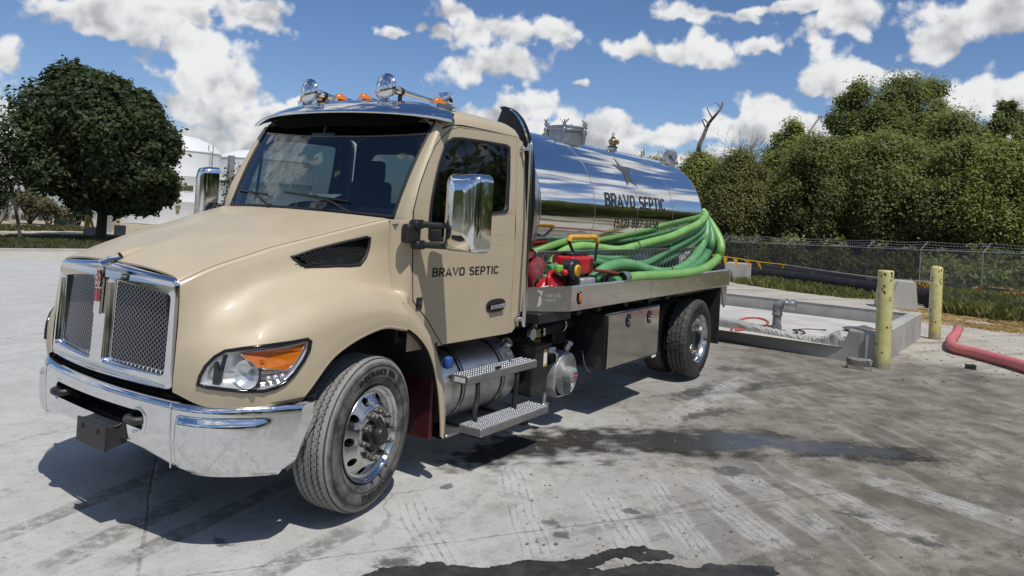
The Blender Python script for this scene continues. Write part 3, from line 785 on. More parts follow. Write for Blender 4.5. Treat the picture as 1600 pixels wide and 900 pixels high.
# ---- chrome grille surround
GX0, GX1 = -1.083, -1.045
def gp(y, z):  # grille face: slightly raked and bowed in plan
    return Vector((-1.135+.155*(y/.66)**2*.42+(z-.86)*.030, y, z))
def goutline(w0, w1, z0, z1, r):
    pts = []
    for (cx, cz, a, sgx) in ((1, 1, 0, 1), (-1, 1, 90, -1), (-1, -1, 180, -1), (1, -1, 270, 1)):
        for i in range(6):
            t = R(a+90*i/5); w_ = w1 if cz > 0 else w0; z_ = z1 if cz > 0 else z0
            pts.append(((w_-r)*cx+r*math.cos(t), (z_-r)*cz*0+(z_-r if cz > 0 else z_+r)+r*math.sin(t)))
    return pts
outer = goutline(.668, .658, .852, 1.462, .045)
# raise the top edge to a gentle peak in the middle
outer = [(y, z+(.045*(1-abs(y)/.66) if z > 1.4 else 0)) for y, z in outer]
top_mid = [i for i, (y, z) in enumerate(outer) if z > 1.4]
def open_loop(s):
    a, b = (.062, .618) if s > 0 else (-.618, -.062)
    z0 = .925; pts = []
    za, zb = (1.415, 1.375) if s > 0 else (1.375, 1.415)
    for (y, z, t0, ry) in ((b-.03, zb-.03, 0, 1), (a+.03, za-.03, 90, 1), (a+.03, z0+.03, 180, 1), (b-.03, z0+.03, 270, 1)):
        for i in range(5):
            t = R(t0+90*i/4); pts.append((y+.03*math.cos(t), z+.03*math.sin(t)))
    return pts
# insert extra points along the top so that it can follow the peak
o2 = []
for i, q in enumerate(outer):
    o2.append(q); nx = outer[(i+1) % len(outer)]
    if abs(q[0]-nx[0]) > .3 and q[1] > 1.3:
        for k in range(1, 12):
            t = k/12; y = q[0]+(nx[0]-q[0])*t; o2.append((y, 1.462+.045*(1-abs(y)/.66)))
    elif abs(q[0]-nx[0]) > .3:
        for k in range(1, 12):
            t = k/12; y = q[0]+(nx[0]-q[0])*t; o2.append((y, .852))
    elif abs(q[1]-nx[1]) > .3:
        for k in range(1, 8):
            t = k/8; o2.append((q[0]+(nx[0]-q[0])*t, q[1]+(nx[1]-q[1])*t))
outer = o2
def scale_loop(l, d):
    c = np.mean(np.array(l), 0); out = []; n = len(l)
    for i in range(n):
        p, q = np.array(l[i-1]), np.array(l[(i+1) % n]); t = q-p; t = t/np.linalg.norm(t); nn = np.array([t[1], -t[0]])
        out.append(tuple(np.array(l[i])+nn*d))
    return out
loops2 = [outer, open_loop(1), open_loop(-1)]
g = MB()
face = [[gp(y, z) for y, z in l] for l in [scale_loop(outer, -.022)]+loops2[1:]]
g.poly(face)
# rounded outer edge running back to the hood
ol = outer; stages = [(-.022, 0.0), (-.010, .006), (-.002, .020), (0, .042), (.0, .11)]
rows = []
for d, back in stages: rows.append([gp(y, z)+Vector((back, 0, 0)) for y, z in scale_loop(ol, d)+[scale_loop(ol, d)[0]]])
g.grid(rows)
for l in loops2[1:]:  # inner bevels towards the mesh
    rows = []
    for d, back in ((0, 0), (-.006, .006), (-.016, .045), (-.017, .065)):
        ll = scale_loop(l, d); rows.append([gp(y, z)+Vector((back, 0, 0)) for y, z in ll+[ll[0]]])
    g.grid(rows)
grille = g.build('grille_surround', M['chrome'], T, auto=40)
# slim bright rims just inside each opening
g = MB()
for l in loops2[1:]:
    ll = scale_loop(l, -.016); g.tube([gp(y, z)+Vector((.05, 0, 0)) for y, z in ll+[ll[0]]], .006, 6)
g.build('mesh_rim', M['chrome'], grille)
# expanded-metal mesh: wavy vertical strands meeting in hexagons
for s in (1, -1):
    a, b = (.074, .606); z0, z1 = .935, 1.40; nx = 30; nz = 32
    g = MB(); dx_ = (b-a)/nx; dz_ = (z1-z0)/nz
    for i in range(nx+1):
        pts = []
        for j in range(nz*2+1):
            ph = j % 4; off = .0 if ph in (0, 1) else 1.0
            if i % 2: off = 1-off
            y = a+(i+off*.5+.25*0)*dx_; zt = 1.408-(y-.074)/.53*.04
            z = z0+j*dz_/2
            if z <= zt: pts.append(gp(y*s, z)+Vector((.052, 0, 0)))
        if len(pts) > 3: g.tube(pts, .0036, 4, caps=False)
    g.build('grille_mesh', M['mesh_metal'], grille)
g = MB(); g.box2((-1.03, -.60, .93), (-1.02, .60, 1.42)); g.build('radiator', M['gap'], grille)
g = MB(); g.box2((-1.040, -.55, .955), (-1.034, .55, .972)); g.build('red_crossbar', M['maroon'], grille)
# badge: tall chrome plinth, red enamel oval with two letters and three bars
g = MB(); pts = [gp(y, z)+Vector((-.004, 0, 0)) for y, z in [(.034, 1.478), (-.034, 1.478), (-.034, 1.20), (.034, 1.20)]]
g.slab([pts], (-.016, 0, 0)); badge = g.build('badge_plinth', M['chrome'], grille)
def on_badge(vs, zc, k=.024): return [gp(x*-1, y+zc)+Vector((-k-z, 0, 0)) for x, y, z in vs]
g = MB(); ov = [(.027*math.cos(R(t)), .042*math.sin(R(t)), 0) for t in range(0, 360, 15)]
p = on_badge(ov, 1.395, .0245); g.slab([p], (-.003, 0, 0))
for q in (-.017, 0, .017): p = on_badge([(q-.0055, -.075, 0), (q+.0055, -.075, 0), (q+.0055, 0, 0), (q-.0055, 0, 0)], 1.345, .0245); g.slab([p], (-.002, 0, 0))
p = on_badge([(-.016, -.02, 0), (.016, -.02, 0), (.016, .012, 0), (-.016, .012, 0)], 1.440, .0245); g.slab([p], (-.003, 0, 0))
g.build('badge_enamel', M['red_emblem'], grille)
g = MB()
for t_, zc in (('K', 1.398), ('W', 1.366)):
    vs, fs = text_mesh(t_, .036, .0012, .001); g.add(on_badge(vs, zc, .0295), fs)
g.tube([Vector(q)+Vector((-.004, 0, 0)) for q in on_badge([(x*1.08, y*1.06, z) for x, y, z in ov+[ov[0]]], 1.395, .0245)], .0025, 5)
g.build('badge_letters', M['chrome'], grille)
# hood-top chrome peak and beige fairing behind the badge
g = MB(); g.grid([[Vector((-1.15, -.05, 1.485)), Vector((-1.15, 0, 1.505)), Vector((-1.15, .05, 1.485))], [Vector((-1.10, -.05, 1.512)), Vector((-1.10, 0, 1.530)), Vector((-1.10, .05, 1.512))], [Vector((-1.02, -.045, 1.522)), Vector((-1.02, 0, 1.548)), Vector((-1.02, .045, 1.522))]])
g.build('grille_peak', M['chrome'], grille)
g = MB(); g.lathe([(.036, 0), (.034, .08), (.026, .14), (.004, .19)], 'X', 16, c=(0, 0, 0), M=Matrix.Translation((-1.02, 0, 1.520)) @ Matrix.Rotation(R(-19), 4, 'Y'))
g.build('hood_ornament_base', M['paint'], T)
# ---- bumper
def bx(y):  # plan curve of the bumper face
    a = abs(y)
    if a < .70: return -1.135+.06*(a/.70)**2
    t = (a-.70)/.50
    return -1.075+.10*t+.40*t**2.6
def brow(z, back, dz=0.0, y1=1.19):
    ys_ = [y1*math.sin(R(90*k/24)) if False else y1*k/24 for k in range(-24, 25)]
    return [Vector((bx(y)+back, y, z+dz*(max(0, abs(y)-.65)/.5)-.012*(abs(y)/1.19)**2)) for y in ys_]
def pocket(y, z):  # recessed panel in each corner
    a = abs(y); sx_ = min(1, max(0, (a-.735)/.03)); zz = min(1, max(0, (.745-z)/.03))
    e = min(1, max(0, (1.12-a)/.03))
    return -.022*sx_*zz*e*min(1, max(0, (z-.44)/.10))
ys_b = sorted(set([round(-1.19+2.38*k/68, 4) for k in range(69)]+[q*s for q in (.735, .75, .765, 1.11, 1.125, 1.14) for s in (1, -1)]))
zsb = [.815, .812, .80, .785, .770, .758, .748, .738, .728, .718, .70, .665, .60, .54, .50, .48, .468, .455, .445, .44]
bk = {.815: .10, .812: .045, .80: .014, .785: .003, .770: 0}
OW, OZ0, OZ1 = .505, .610, .715
def zlow(y):
    a = abs(y); t = min(1, max(0, (a-.30)/.62)); return .508-.078*t*t*(3-2*t)
rows = []
for i, z in enumerate(zsb):
    row = []
    for y in ys_b:
        lo = zlow(y); zz = z if z >= .70 else .70-(.70-z)/(.26)*(.70-lo)
        a_ = abs(y); ye = 1.19-.050*min(1, max(0, (.72-zz)/.30))-.045*min(1, max(0, (.48-zz)/.08))**2
        an = a_ if a_ < .70 else .70+(a_-.70)*(ye-.70)/.49
        sl_x = (bx(an+.002)-bx(an-.002))/.004; q_ = math.sqrt(1+sl_x*sl_x); pk = pocket(y, zz)
        x = bx(an)+bk.get(z, 0)+pk/q_+(.0 if zz > lo+.03 else (.03-(zz-lo))*.8)
        x += max(0, .62-zz)*.12; an -= pk*sl_x/q_
        row.append(Vector((x, math.copysign(an, y), zz-.010*(a_/1.19)**2)))
    rows.append(row)
g = MB()
# faces outside the tow-hook slot
n, m = len(rows), len(rows[0]); vs = [p for r in rows for p in r]; fs = []
def in_slot(y, z): return abs(y) < OW and OZ0 < z < OZ1
for i in range(n-1):
    for j in range(m-1):
        c = (rows[i][j]+rows[i+1][j+1])/2
        if in_slot(c.y, c.z): continue
        fs.append((i*m+j, (i+1)*m+j, (i+1)*m+j+1, i*m+j+1))
g.add(vs, fs, 0, True)
end = [[r[0] for r in rows], [r[0]+Vector((.10, .02, 0)) for r in rows]]; g.grid(end)
end = [[r[-1] for r in rows], [r[-1]+Vector((.10, -.02, 0)) for r in rows]]; g.grid(end)
bumper = g.build('bumper', M['chrome_dirty'], T)
# slot liner with rolled chrome edge
sl_ = rrect(1.00, .112, .045, 6); loop = [(y, z+.662) for y, z in sl_]
def bpnt(y, z, b=0.0): return Vector((bx(y)+b+max(0, .62-z)*.12, y, z))
g = MB()
rws = [[bpnt(y, z, b) for y, z in scale_loop(loop, d)+[scale_loop(loop, d)[0]]] for d, b in ((.022, -.001), (.012, -.006), (0, -.004), (-.004, .012), (-.002, .05))]
g.grid(rws); g.build('slot_rim', M['chrome'], bumper)
g = MB(); ll = scale_loop(loop, .0)
g.grid([[bpnt(y, z, .05) for y, z in ll+[ll[0]]], [bpnt(y, z, .16) for y, z in ll+[ll[0]]]]); g.poly([[bpnt(y, z, .16) for y, z in ll]])
for k in range(16): y = -.45+.06*k; g.box2((bx(y)+.145, y-.005, .61), (bx(y)+.15, y+.005, .715))
for k in range(5): g.box2((-.985, -.48, .625+.02*k), (-.980, .48, .631+.02*k))
g.build('slot_screen', M['black'], bumper)
for s in (1, -1):  # tow hooks: a flat loop on a shank
    g = MB(); y = .42*s; pts = [Vector((-1.02, y-.05, .665)), Vector((-1.075, y-.062, .665)), Vector((-1.13, y-.040, .665)), Vector((-1.145, y, .665)), Vector((-1.13, y+.040, .665)), Vector((-1.075, y+.062, .665)), Vector((-1.02, y+.05, .665))]
    g.tube(spline(pts, 4), .022, 10); g.box2((-1.04, y-.07, .64), (-.95, y+.07, .69), .01); g.build('tow_hook', M['black_paint'], bumper)
q0, q1, q2 = PX(122, 650, -1.18), PX(167, 666, -1.18), PX(165, 708, -1.18); py0, py1, pz0, pz1 = q1.y, q0.y, q2.z, (q0.z+q1.z)/2
g = MB(); g.box2((-1.185, py0, pz0), (-1.172, py1, pz1), .004); g.grid([[Vector((-1.175, py0, pz0+.005)), Vector((-1.08, py0-.035, pz0+.045))], [Vector((-1.175, py0, pz1)), Vector((-1.10, py0-.02, pz1-.03))]], smooth=False)
g.box2((-1.171, py0+.01, pz0+.03), (-1.07, py1-.01, pz1-.008), .004); g.build('plate_bracket', M['black'], bumper)
for y in (py0+(py1-py0)*.26, py0+(py1-py0)*.78):
    g = MB(); g.box2((-1.188, y-.010, pz1-.055), (-1.184, y+.010, pz1-.028)); g.build('plate_clip', M['gap'], bumper)
g = MB()
ysx = [1.16*k/30 for k in range(-30, 31)]
g.grid([[Vector((bx(y)+.035, y, .818)) for y in ysx], [Vector((bx(y)+.22, y*.97, .828)) for y in ysx], [Vector((bx(y)+.22, y*.97, .80)) for y in ysx]])
g.build('bumper_step_pad', M['black'], bumper)
# corner splits between centre and end sections
for s in (1, -1):
    g = MB(); g.tube([Vector((bx(.705)-.002+max(0, .62-z)*.12, .705*s, z)) for z in (.80, .74, .66, .58, .50, .45)], .004, 6); g.build('bumper_joint', M['chrome'], bumper)
# ---- headlights
def headlight():
    px = HL_PX
    out = [PH(u, v, .004) for u, v in px]
    g = MB(); g.tube(out, .0105, 8, closed=True); hd = g.build('headlight', M['black_gloss'], T)
    c = sum(out, Vector())/len(out)
    def inner(k, off): return [PH(u+(397-u)*k, v+(577-v)*k, off) for u, v in px]
    # recessed reflector bowl (real depth behind the lens)
    d = Vector((.93, .28, 0)).normalized()*.055
    a = inner(.04, .002); bq = [p+d for p in inner(.14, .0)]
    g = MB(); g.grid([a+[a[0]], bq+[bq[0]]]); g.poly([bq]); g.build('reflector', M['lampsilver'], hd)
    # curved bowl of the main lamp, dark fin, bulb
    def inn(u, v, k): return PH(u, v, 0)+d*k
    bc = inn(385, 585, .75)
    g = MB(); Mx = Matrix.Translation(bc) @ Vector((-.93, -.30, .0)).to_track_quat('Z', 'Y').to_matrix().to_4x4()
    g.lathe([(.012, -.005), (.04, .004), (.065, .022), (.078, .045)], 'Z', 24, M=Mx); g.build('lamp_bowl', M['lampsilver'], hd)
    g = MB(); g.ball(bc, .016, 8, M=None); g.tube([bc, bc-d*.3], .010, 8); g.build('bulb', M['grey_cast'], hd)
    for q in ([(331, 568), (335, 566), (341, 590), (338, 602), (328, 600)], [(345, 557), (350, 555), (341, 590), (336, 592)], [(399, 578), (403, 578), (401, 606), (396, 606)]):
        g = MB(); pts = [inn(u, v, .35) for u, v in q]; g.slab([pts], d*.25); g.build('bezel_fin', M['black'], hd)
    g = MB()
    for i in range(3):
        u = 412+i*11; v = 594-i*2; g.ball(inn(u, v, .75), .016, 6)
    g.build('park_lamp', M['lampsilver'], hd)
    am = [(375, 551), (420, 546), (455, 541), (478, 535), (474, 549), (464, 566), (450, 580), (420, 577), (393, 574)]
    pts = [PH(u, v, -.012) for u, v in am]
    cc = sum(pts, Vector())/len(pts)
    g = MB(); g.slab([pts], d*.35)
    g.build('turn_signal', M['amber'], hd)
    g = MB(); g.tube(pts, .0035, 6, closed=True)
    g.build('signal_rim', M['chrome'], hd)
    g = MB()
    g.box2(tuple(PH(412, 565, -.03)-Vector((.012, .012, .012))), tuple(PH(412, 565, -.03)+Vector((.012, .012, .012))), .003)
    g.build('signal_prism', M['amber'], hd)
    lens = inner(.02, .006)
    rings = [inner(k, .006+.012*(1-(1-k)**2)) for k in (.02, .12, .3, .5, .75)]
    g = MB()
    for r_ in rings: r_.append(r_[0])
    g.grid(rings); cpt = PH(397, 577, .018); g.add(rings[-1][:-1]+[cpt], [(i, (i+1) % len(px), len(px)) for i in range(len(px))], 0, True)
    g.build('headlight_lens', M['lens'], hd)
    return hd
hl = headlight(); mirror_mesh(hl)
# ------------------------------------------------------------------ wheels
def tyre_mat(name, dust, tread_dust, side):
    m = bpy.data.materials.new(name); m.use_nodes = True; t = m.node_tree; b = t.nodes['Principled BSDF']; n = NT(t)
    co = n.coord('Object'); x, y, z = n.xyz(co)
    r = n.vm('LENGTH', n.comb(x, 0, z)); f = n.noise(co, 9, 6, .65); q = n.noise(co, 60, 4, .6)
    k = n.ss(r+(f-.5)*.05, .425, .462)*tread_dust+(1-n.ss(r+(f-.5)*.06, .41, .45))*side*n.ss(f, .25, .65)
    sc = n.noise(n.comb(r*90, n.m('ARCTAN2', z, x)*1.5, 0), 1.0, 4, .6)
    k = k*(1-n.ss(r, .4655, .4665)*(1-n.ss(r, .472, .4755))*.9)
    k = (k*(n.ss(q, .1, .55)*.5+.5)*(n.ss(sc, .25, .6)*.4+.6)).min(1.0)
    n.put(b.inputs['Base Color'], n.mix(k, (.020, .020, .021, 1), (*dust, 1)))
    n.put(b.inputs['Roughness'], n.m('MULTIPLY_ADD', k, .3, .55)); b.inputs['Specular IOR Level'].default_value = .35
    bp = n.n('ShaderNodeBump'); bp.inputs['Strength'].default_value = .3; bp.inputs['Distance'].default_value = .006
    n.put(bp.inputs['Height'], n.noise(co, 70, 4, .6)); t.links.new(bp.outputs[0], b.inputs['Normal']); return m
M['tyre_f'] = tyre_mat('dusty_steer_tyre', (.31, .303, .288), 1.0, .55)
M['tyre_r'] = tyre_mat('drive_tyre', (.20, .19, .175), .38, .16)
M['tyre_text'] = mat('raised_tyre_lettering', (.010, .010, .010), .5)
def tyre_profile(Rt, W, grooves, gd, gw=.010):
    side = [(.296, -.092), (.303, -.112), (.325, -W*.93), (.355, -W), (.395, -W), (.425, -W*.965), (Rt-.035, -W*.90), (Rt-.016, -W*.84), (Rt-.005, -W*.765)]
    tr = []
    for gc in grooves:
        tr += [(Rt, gc-gw/2-.001), (Rt-gd, gc-gw/2+.0015), (Rt-gd, gc+gw/2-.0015), (Rt, gc+gw/2+.001)]
    return side+tr+[(r, -y) for r, y in side[::-1]]
def ring_text(g, s, size, r, y0, phi0, depth=.004, bold=.0, sx=1.0):
    vs, fs = text_mesh(s, size, bold, depth, 1.05, sx); vs, fs = subdiv_text(vs, fs, .012)
    out = []
    for x, yy, z in vs:
        ph = phi0+x/r; rr = r+yy
        out.append((rr*math.sin(ph), y0-z, rr*math.cos(ph)))
    g.add(out, fs)
def front_wheel():
    w_ = empty('front_wheel'); w_.parent = T
    Rt, W = .481, .140; g = MB()
    prof = tyre_profile(Rt, W, [-.070, -.026, .026, .070], .013)
    g.lathe(prof, 'Y', 120)
    # sipes: short cross cuts along the rib edges, as raised darker ribs between
    ty = g.build('tyre', M['tyre_f'], w_, auto=50)
    g = MB()
    for k in range(150):
        th = 2*math.pi*k/150
        for gc in (-.070, -.026, .026, .070):
            c, s = math.cos(th), math.sin(th)
            A = Matrix(((c, 0, -s, 0), (0, 1, 0, 0), (s, 0, c, 0), (0, 0, 0, 1)))
            z_ = .0085*(1 if k % 2 else -1)
            g.box((Rt-.0025, gc+z_*1.15, 0), (.0056, .0075, .0085), M=A)
    tag(g.build('tread_sipe', M['rubber'], w_), kind='stuff')
    g = MB(); ring_text(g, 'ENDURANCE  RSA', .047, .372, -W-.0005, R(2), bold=.0012); ring_text(g, 'GOODYEAR', .052, .368, -W-.0005, R(168), bold=.002, sx=1.15)
    for rr in (.352, .428): g.lathe([(rr-.0015, -W-.0005+.001*(rr > .4)*4), (rr, -W-.003+.001*(rr > .4)*5), (rr+.0015, -W+.0005+.001*(rr > .4)*5)], 'Y', 90)
    g.build('tyre_lettering', M['tyre_text'], w_)
    # polished alloy wheel with ten hand holes
    g = MB()
    g.lathe([(.288, .10), (.285, -.06), (.291, -.100), (.299, -.112), (.3015, -.122), (.298, -.1275), (.291, -.122), (.285, -.105), (.280, -.093), (.268, -.088), (.256, -.090)], 'Y', 80)
    yp = lambda r: float(np.interp(r, [.10, .170, .180, .190, .245, .256], [-.150, -.150, -.147, -.138, -.096, -.090]))
    rc, rho, nb = .222, .0265, 40
    for k in range(10):
        t0 = 2*math.pi*k/10
        ring_o, ring_c, ring_d = [], [], []
        hr, ht = (.256-.190)/2, math.pi/10; rm = (.256+.190)/2
        for i in range(nb):
            a = 2*math.pi*(i+.5)/nb; ca_, sa = math.cos(a), math.sin(a)
            q = 1/max(abs(ca_), abs(sa)); ro, to = rm+hr*ca_*q, ht*sa*q
            rr_, tt = rc+rho*ca_, rho*sa/rc
            for L, (r1, t1, dy) in ((ring_o, (ro, to, 0)), (ring_c, (rr_, tt, 0)), (ring_d, (rr_, tt, .03))):
                L.append(Vector((r1*math.cos(t0+t1), yp(r1)+dy, r1*math.sin(t0+t1))))
        mid = [(a*.5+b*.5) for a, b in zip(ring_o, ring_c)]
        mid = [Vector((p.x, yp(math.hypot(p.x, p.z)), p.z)) for p in mid]
        g.grid([r_+[r_[0]] for r_ in (ring_o, mid, ring_c, ring_d)])
    g.lathe([(.190, yp(.190)), (.184, -.143), (.178, -.148), (.170, -.150), (.112, -.150), (.108, -.147), (.106, -.13)], 'Y', 60)
    g.build('rim', M['alu_pol'], w_, auto=50)
    g = MB(); g.lathe([(.28, -.03), (.12, -.03)], 'Y', 40); g.lathe([(.26, .03), (.05, .03)], 'Y', 40); g.build('brake_drum', M['gap'], w_)
    g = MB(); g.lathe([(.108, -.13), (.098, -.150), (.094, -.168), (.060, -.176), (.058, -.205), (.052, -.216), (.020, -.220), (.001, -.220)], 'Y', 36)
    for k in range(5):
        a = 2*math.pi*k/5+.3; g.cyl((.077*math.cos(a), -.165, .077*math.sin(a)), (.077*math.cos(a), -.180, .077*math.sin(a)), .008, n=6)
    g.build('hub', M['black_paint'], w_, auto=40)
    pm = None
    for k in range(10):
        a = 2*math.pi*k/10+.15; c = (.1435*math.cos(a), 0, .1435*math.sin(a))
        g = MB(); g.cyl((0, -.150, 0), (0, -.156, 0), .0215, n=16); g.cyl((0, -.156, 0), (0, -.182, 0), .0175, .0165, n=6, bev=.002); g.cyl((0, -.182, 0), (0, -.204, 0), .0105, n=10, bev=.002)
        if pm is None: o = g.build('lug_nut', M['lug'], w_); pm = o
        else: o = pm.copy(); COL.objects.link(o); o.parent = w_
        o.location = c
    return w_
M['lug'] = mat('rusty_lug_nut', (.16, .145, .13), .5, .6, var=.3, vscale=40)
fw = front_wheel(); fw.location = (.026, -.984, .480); fw.rotation_euler = (0, 0, R(11))
fw2 = copy_tree(fw, T); fw2.location = (-.026, .984, .480); fw2.rotation_euler = (0, 0, R(191-0))
def rear_wheel():
    w_ = empty('rear_wheel'); w_.parent = T
    Rt, W = .483, .136; g = MB()
    prof = tyre_profile(Rt, W, [-.052, 0, .052], .014, .010); n = 150
    npf = len(prof)
    def rf(i, r, j, th):
        y = prof[i][1]
        if r > Rt-.02:
            ph = (j+ (2 if y > 0 else 0)+int(abs(y)*60)) % 5
            if ph == 0: return r-.011
        return r
    g.lathe(prof, 'Y', n, rfun=rf, smooth=True); g.build('tyre', M['tyre_r'], w_, auto=35)
    g = MB(); ring_text(g, 'ENDURANCE  RSD', .042, .374, -W-.0005, R(-20), bold=.001); ring_text(g, 'GOODYEAR', .046, .37, -W-.0005, R(150), bold=.002, sx=1.1)
    g.build('tyre_lettering', M['tyre_text'], w_)
    g = MB(); g.lathe([(.289, .10), (.288, -.095), (.297, -.108), (.3015, -.118), (.299, -.126), (.292, -.122), (.281, -.105), (.268, -.088), (.262, -.03), (.262, .045), (.255, .060), (.235, .066), (.19, .055), (.17, .045), (.115, .045), (.11, .06)], 'Y', 72)
    g.build('rim', M['alu_pol'], w_, auto=50)
    g = MB(); g.lathe([(.115, .05), (.10, -.01), (.09, -.045), (.06, -.055), (.001, -.056)], 'Y', 30)
    for k in range(10):
        a = 2*math.pi*k/10; g.cyl((.1435*math.cos(a), .045, .1435*math.sin(a)), (.1435*math.cos(a), .012, .1435*math.sin(a)), .016, n=6)
    g.build('hub', M['black_paint'], w_)
    return w_
rw = rear_wheel(); rw.location = (5.605, -1.112, .482)
for y, rz in ((-.778, 0), (.778, 180), (1.112, 180)):
    o = copy_tree(rw, T); o.location = (5.605, y, .482); o.rotation_euler = (0, R(13 if abs(y) < 1 else 5), R(rz))
# ------------------------------------------------------------------ cab
YL, YU = -1.055, .085   # side plane below the belt; lean of the side above it
ZB = 1.80
def yside(z): return YL+max(0, z-ZB)*YU
def S(u, v, off=0.0):
    """a photograph point on the near side of the cab"""
    p = PY(u, v, YL)
    if p.z > ZB:
        d = Vector(ray(u, v)); o = Vector(CP)
        # plane: y - YU*z = YL - YU*ZB
        k = (YL-YU*ZB-(o.y-YU*o.z))/(d.y-YU*d.z); p = o+d*k
    return Vector((p.x, p.y-off, p.z))
def loop_px(l, off=0.0): return [S(u, v, off) for u, v in l]
door_px = [(645, 470), (644.5, 392), (646, 330), (655, 292), (668, 255), (680, 228), (694, 211), (704, 203), (716, 199.5), (760, 205), (807, 214), (806, 300), (803, 400), (798, 480), (796, 512), (793, 521), (690, 538.5), (688, 535), (668, 500)]
win_px = [(668, 372), (669, 340), (672, 312), (677, 285), (684, 255), (692, 229), (698, 219), (708, 214), (722, 214.5), (760, 220), (791, 225.5), (796.5, 230), (796, 280), (793.5, 328), (790, 332.5), (758, 336), (742, 340), (720, 362), (712, 374), (700, 377), (672, 377)]
def split_z(loop, z0):
    """cut a loop on the bent side at height z0 -> (below, above)"""
    lo, hi = [], []; n = len(loop)
    for i in range(n):
        a, b = loop[i], loop[(i+1) % n]
        (lo if a.z < z0 else hi).append(a)
        if (a.z-z0)*(b.z-z0) < 0:
            t = (z0-a.z)/(b.z-a.z); c = a+(b-a)*t; lo.append(c); hi.append(c)
    return lo, hi
def dens(loop, L=.08):
    out = []
    for i in range(len(loop)):
        a, b = loop[i], loop[(i+1) % len(loop)]; k = max(1, int((b-a).length/L))
        for q in range(k): out.append(a+(b-a)*q/k)
    return out
D3, W3 = loop_px(door_px), loop_px(win_px)
# body side: everything of the cab side outside the door (pillar behind, strip over the door, cowl side)
def side_panel(s):
    g = MB()
    xr = 1.775
    out = [Vector((.385, YL, .62)), Vector((.385, YL, 1.80)), Vector((.395, YL, 1.84)), Vector((.42, yside(2.0), 2.0)), Vector((.55, yside(2.25), 2.25)), Vector((.655, yside(2.44), 2.44)), Vector((.72, yside(2.53), 2.53)),
           Vector((1.30, yside(2.555), 2.555)), Vector((1.70, yside(2.54), 2.54)), Vector((1.755, yside(2.50), 2.50)), Vector((xr, yside(2.4), 2.4)), Vector((1.79, YL, 1.79)), Vector((1.80, YL, 1.30)), Vector((1.775, YL, 1.10)), Vector((1.72, YL, .99)), Vector((1.655, YL, .945))]
    hole = D3
    return out, hole
so_, sh_ = side_panel(1)
# the body side is a rim round the door opening: build it as a ring between outline and door
g = MB()
lo_o, hi_o = split_z(dens(so_), ZB)
bot_gap = D3
def ring_fill(outer_, inner_):
    gg = MB()
    lo1, hi1 = split_z(outer_, ZB); 
    return lo1, hi1
dl, dh = split_z(dens(D3), ZB)
wl, wh = split_z(dens(W3, .05), ZB)
def xline(loop, z, side):  # x where the loop crosses height z (front or rear)
    xs_ = []
    for i in range(len(loop)):
        a, b = loop[i], loop[(i+1) % len(loop)]
        if (a.z-z)*(b.z-z) <= 0 and a.z != b.z: xs_.append(a.x+(b.x-a.x)*(z-a.z)/(b.z-a.z))
    return (min if side < 0 else max)(xs_) if xs_ else None
zmax_d = max(p.z for p in D3); zmax_o = max(p.z for p in so_)
def band(name, side):
    rows_ = []
    zs_ = list(np.linspace(.946, zmax_d-.012, 36))
    for z in zs_:
        xo, xi = xline(so_, z, side), xline(D3, z, side)
        if xi is None: xi = xline(D3, z+.02, side)
        xs_ = np.linspace(xo, xi, 5); rows_.append([Vector((x, yside(z), z)) for x in xs_])
    return rows_
g = MB(); g.grid(band('f', -1)); g.grid(band('r', 1))
# strip above the door
zt = zmax_d-.012
xs_t = np.linspace(xline(so_, zt, -1), xline(so_, zt, 1), 24); rr = []
def topz(x):
    best = 9
    for i in range(len(so_)):
        a, b = so_[i], so_[(i+1) % len(so_)]
        if (a.x-x)*(b.x-x) <= 0 and a.x != b.x and min(a.z, b.z) > 2.0:
            best = a.z+(b.z-a.z)*(x-a.x)/(b.x-a.x)
    return best
def doorz(x):
    best = zt
    for i in range(len(D3)):
        a, b = D3[i], D3[(i+1) % len(D3)]
        if (a.x-x)*(b.x-x) <= 0 and a.x != b.x and min(a.z, b.z) > 2.0: best = max(zt, a.z+(b.z-a.z)*(x-a.x)/(b.x-a.x))
    return best
for x in xs_t: 
    z1 = max(zt, topz(x)); z0 = min(doorz(x), z1); rr.append([Vector((x, yside(z), z)) for z in (z0, (z0+z1)/2, z1)])
g.grid(rr)
bs = g.build('body_side', M['paint'], T, fix=False); mirror_mesh(bs)
# cowl side between hood edge and door
g = MB(); he = [r[-1] for r in HS[36:]]; rows_ = []
for p in he:
    if p.z > .98:
        a = Vector((p.x+.012, p.y+.012, p.z)); b = Vector((.386, yside(p.z), p.z)); m_ = a*.45+b*.55+Vector((-.008, -.010, 0))
        rows_.append([Vector(q) for q in spline([a, m_, b], 5)])
g.grid(rows_); cs_ = g.build('cowl_side', M['paint'], T); mirror_mesh(cs_)
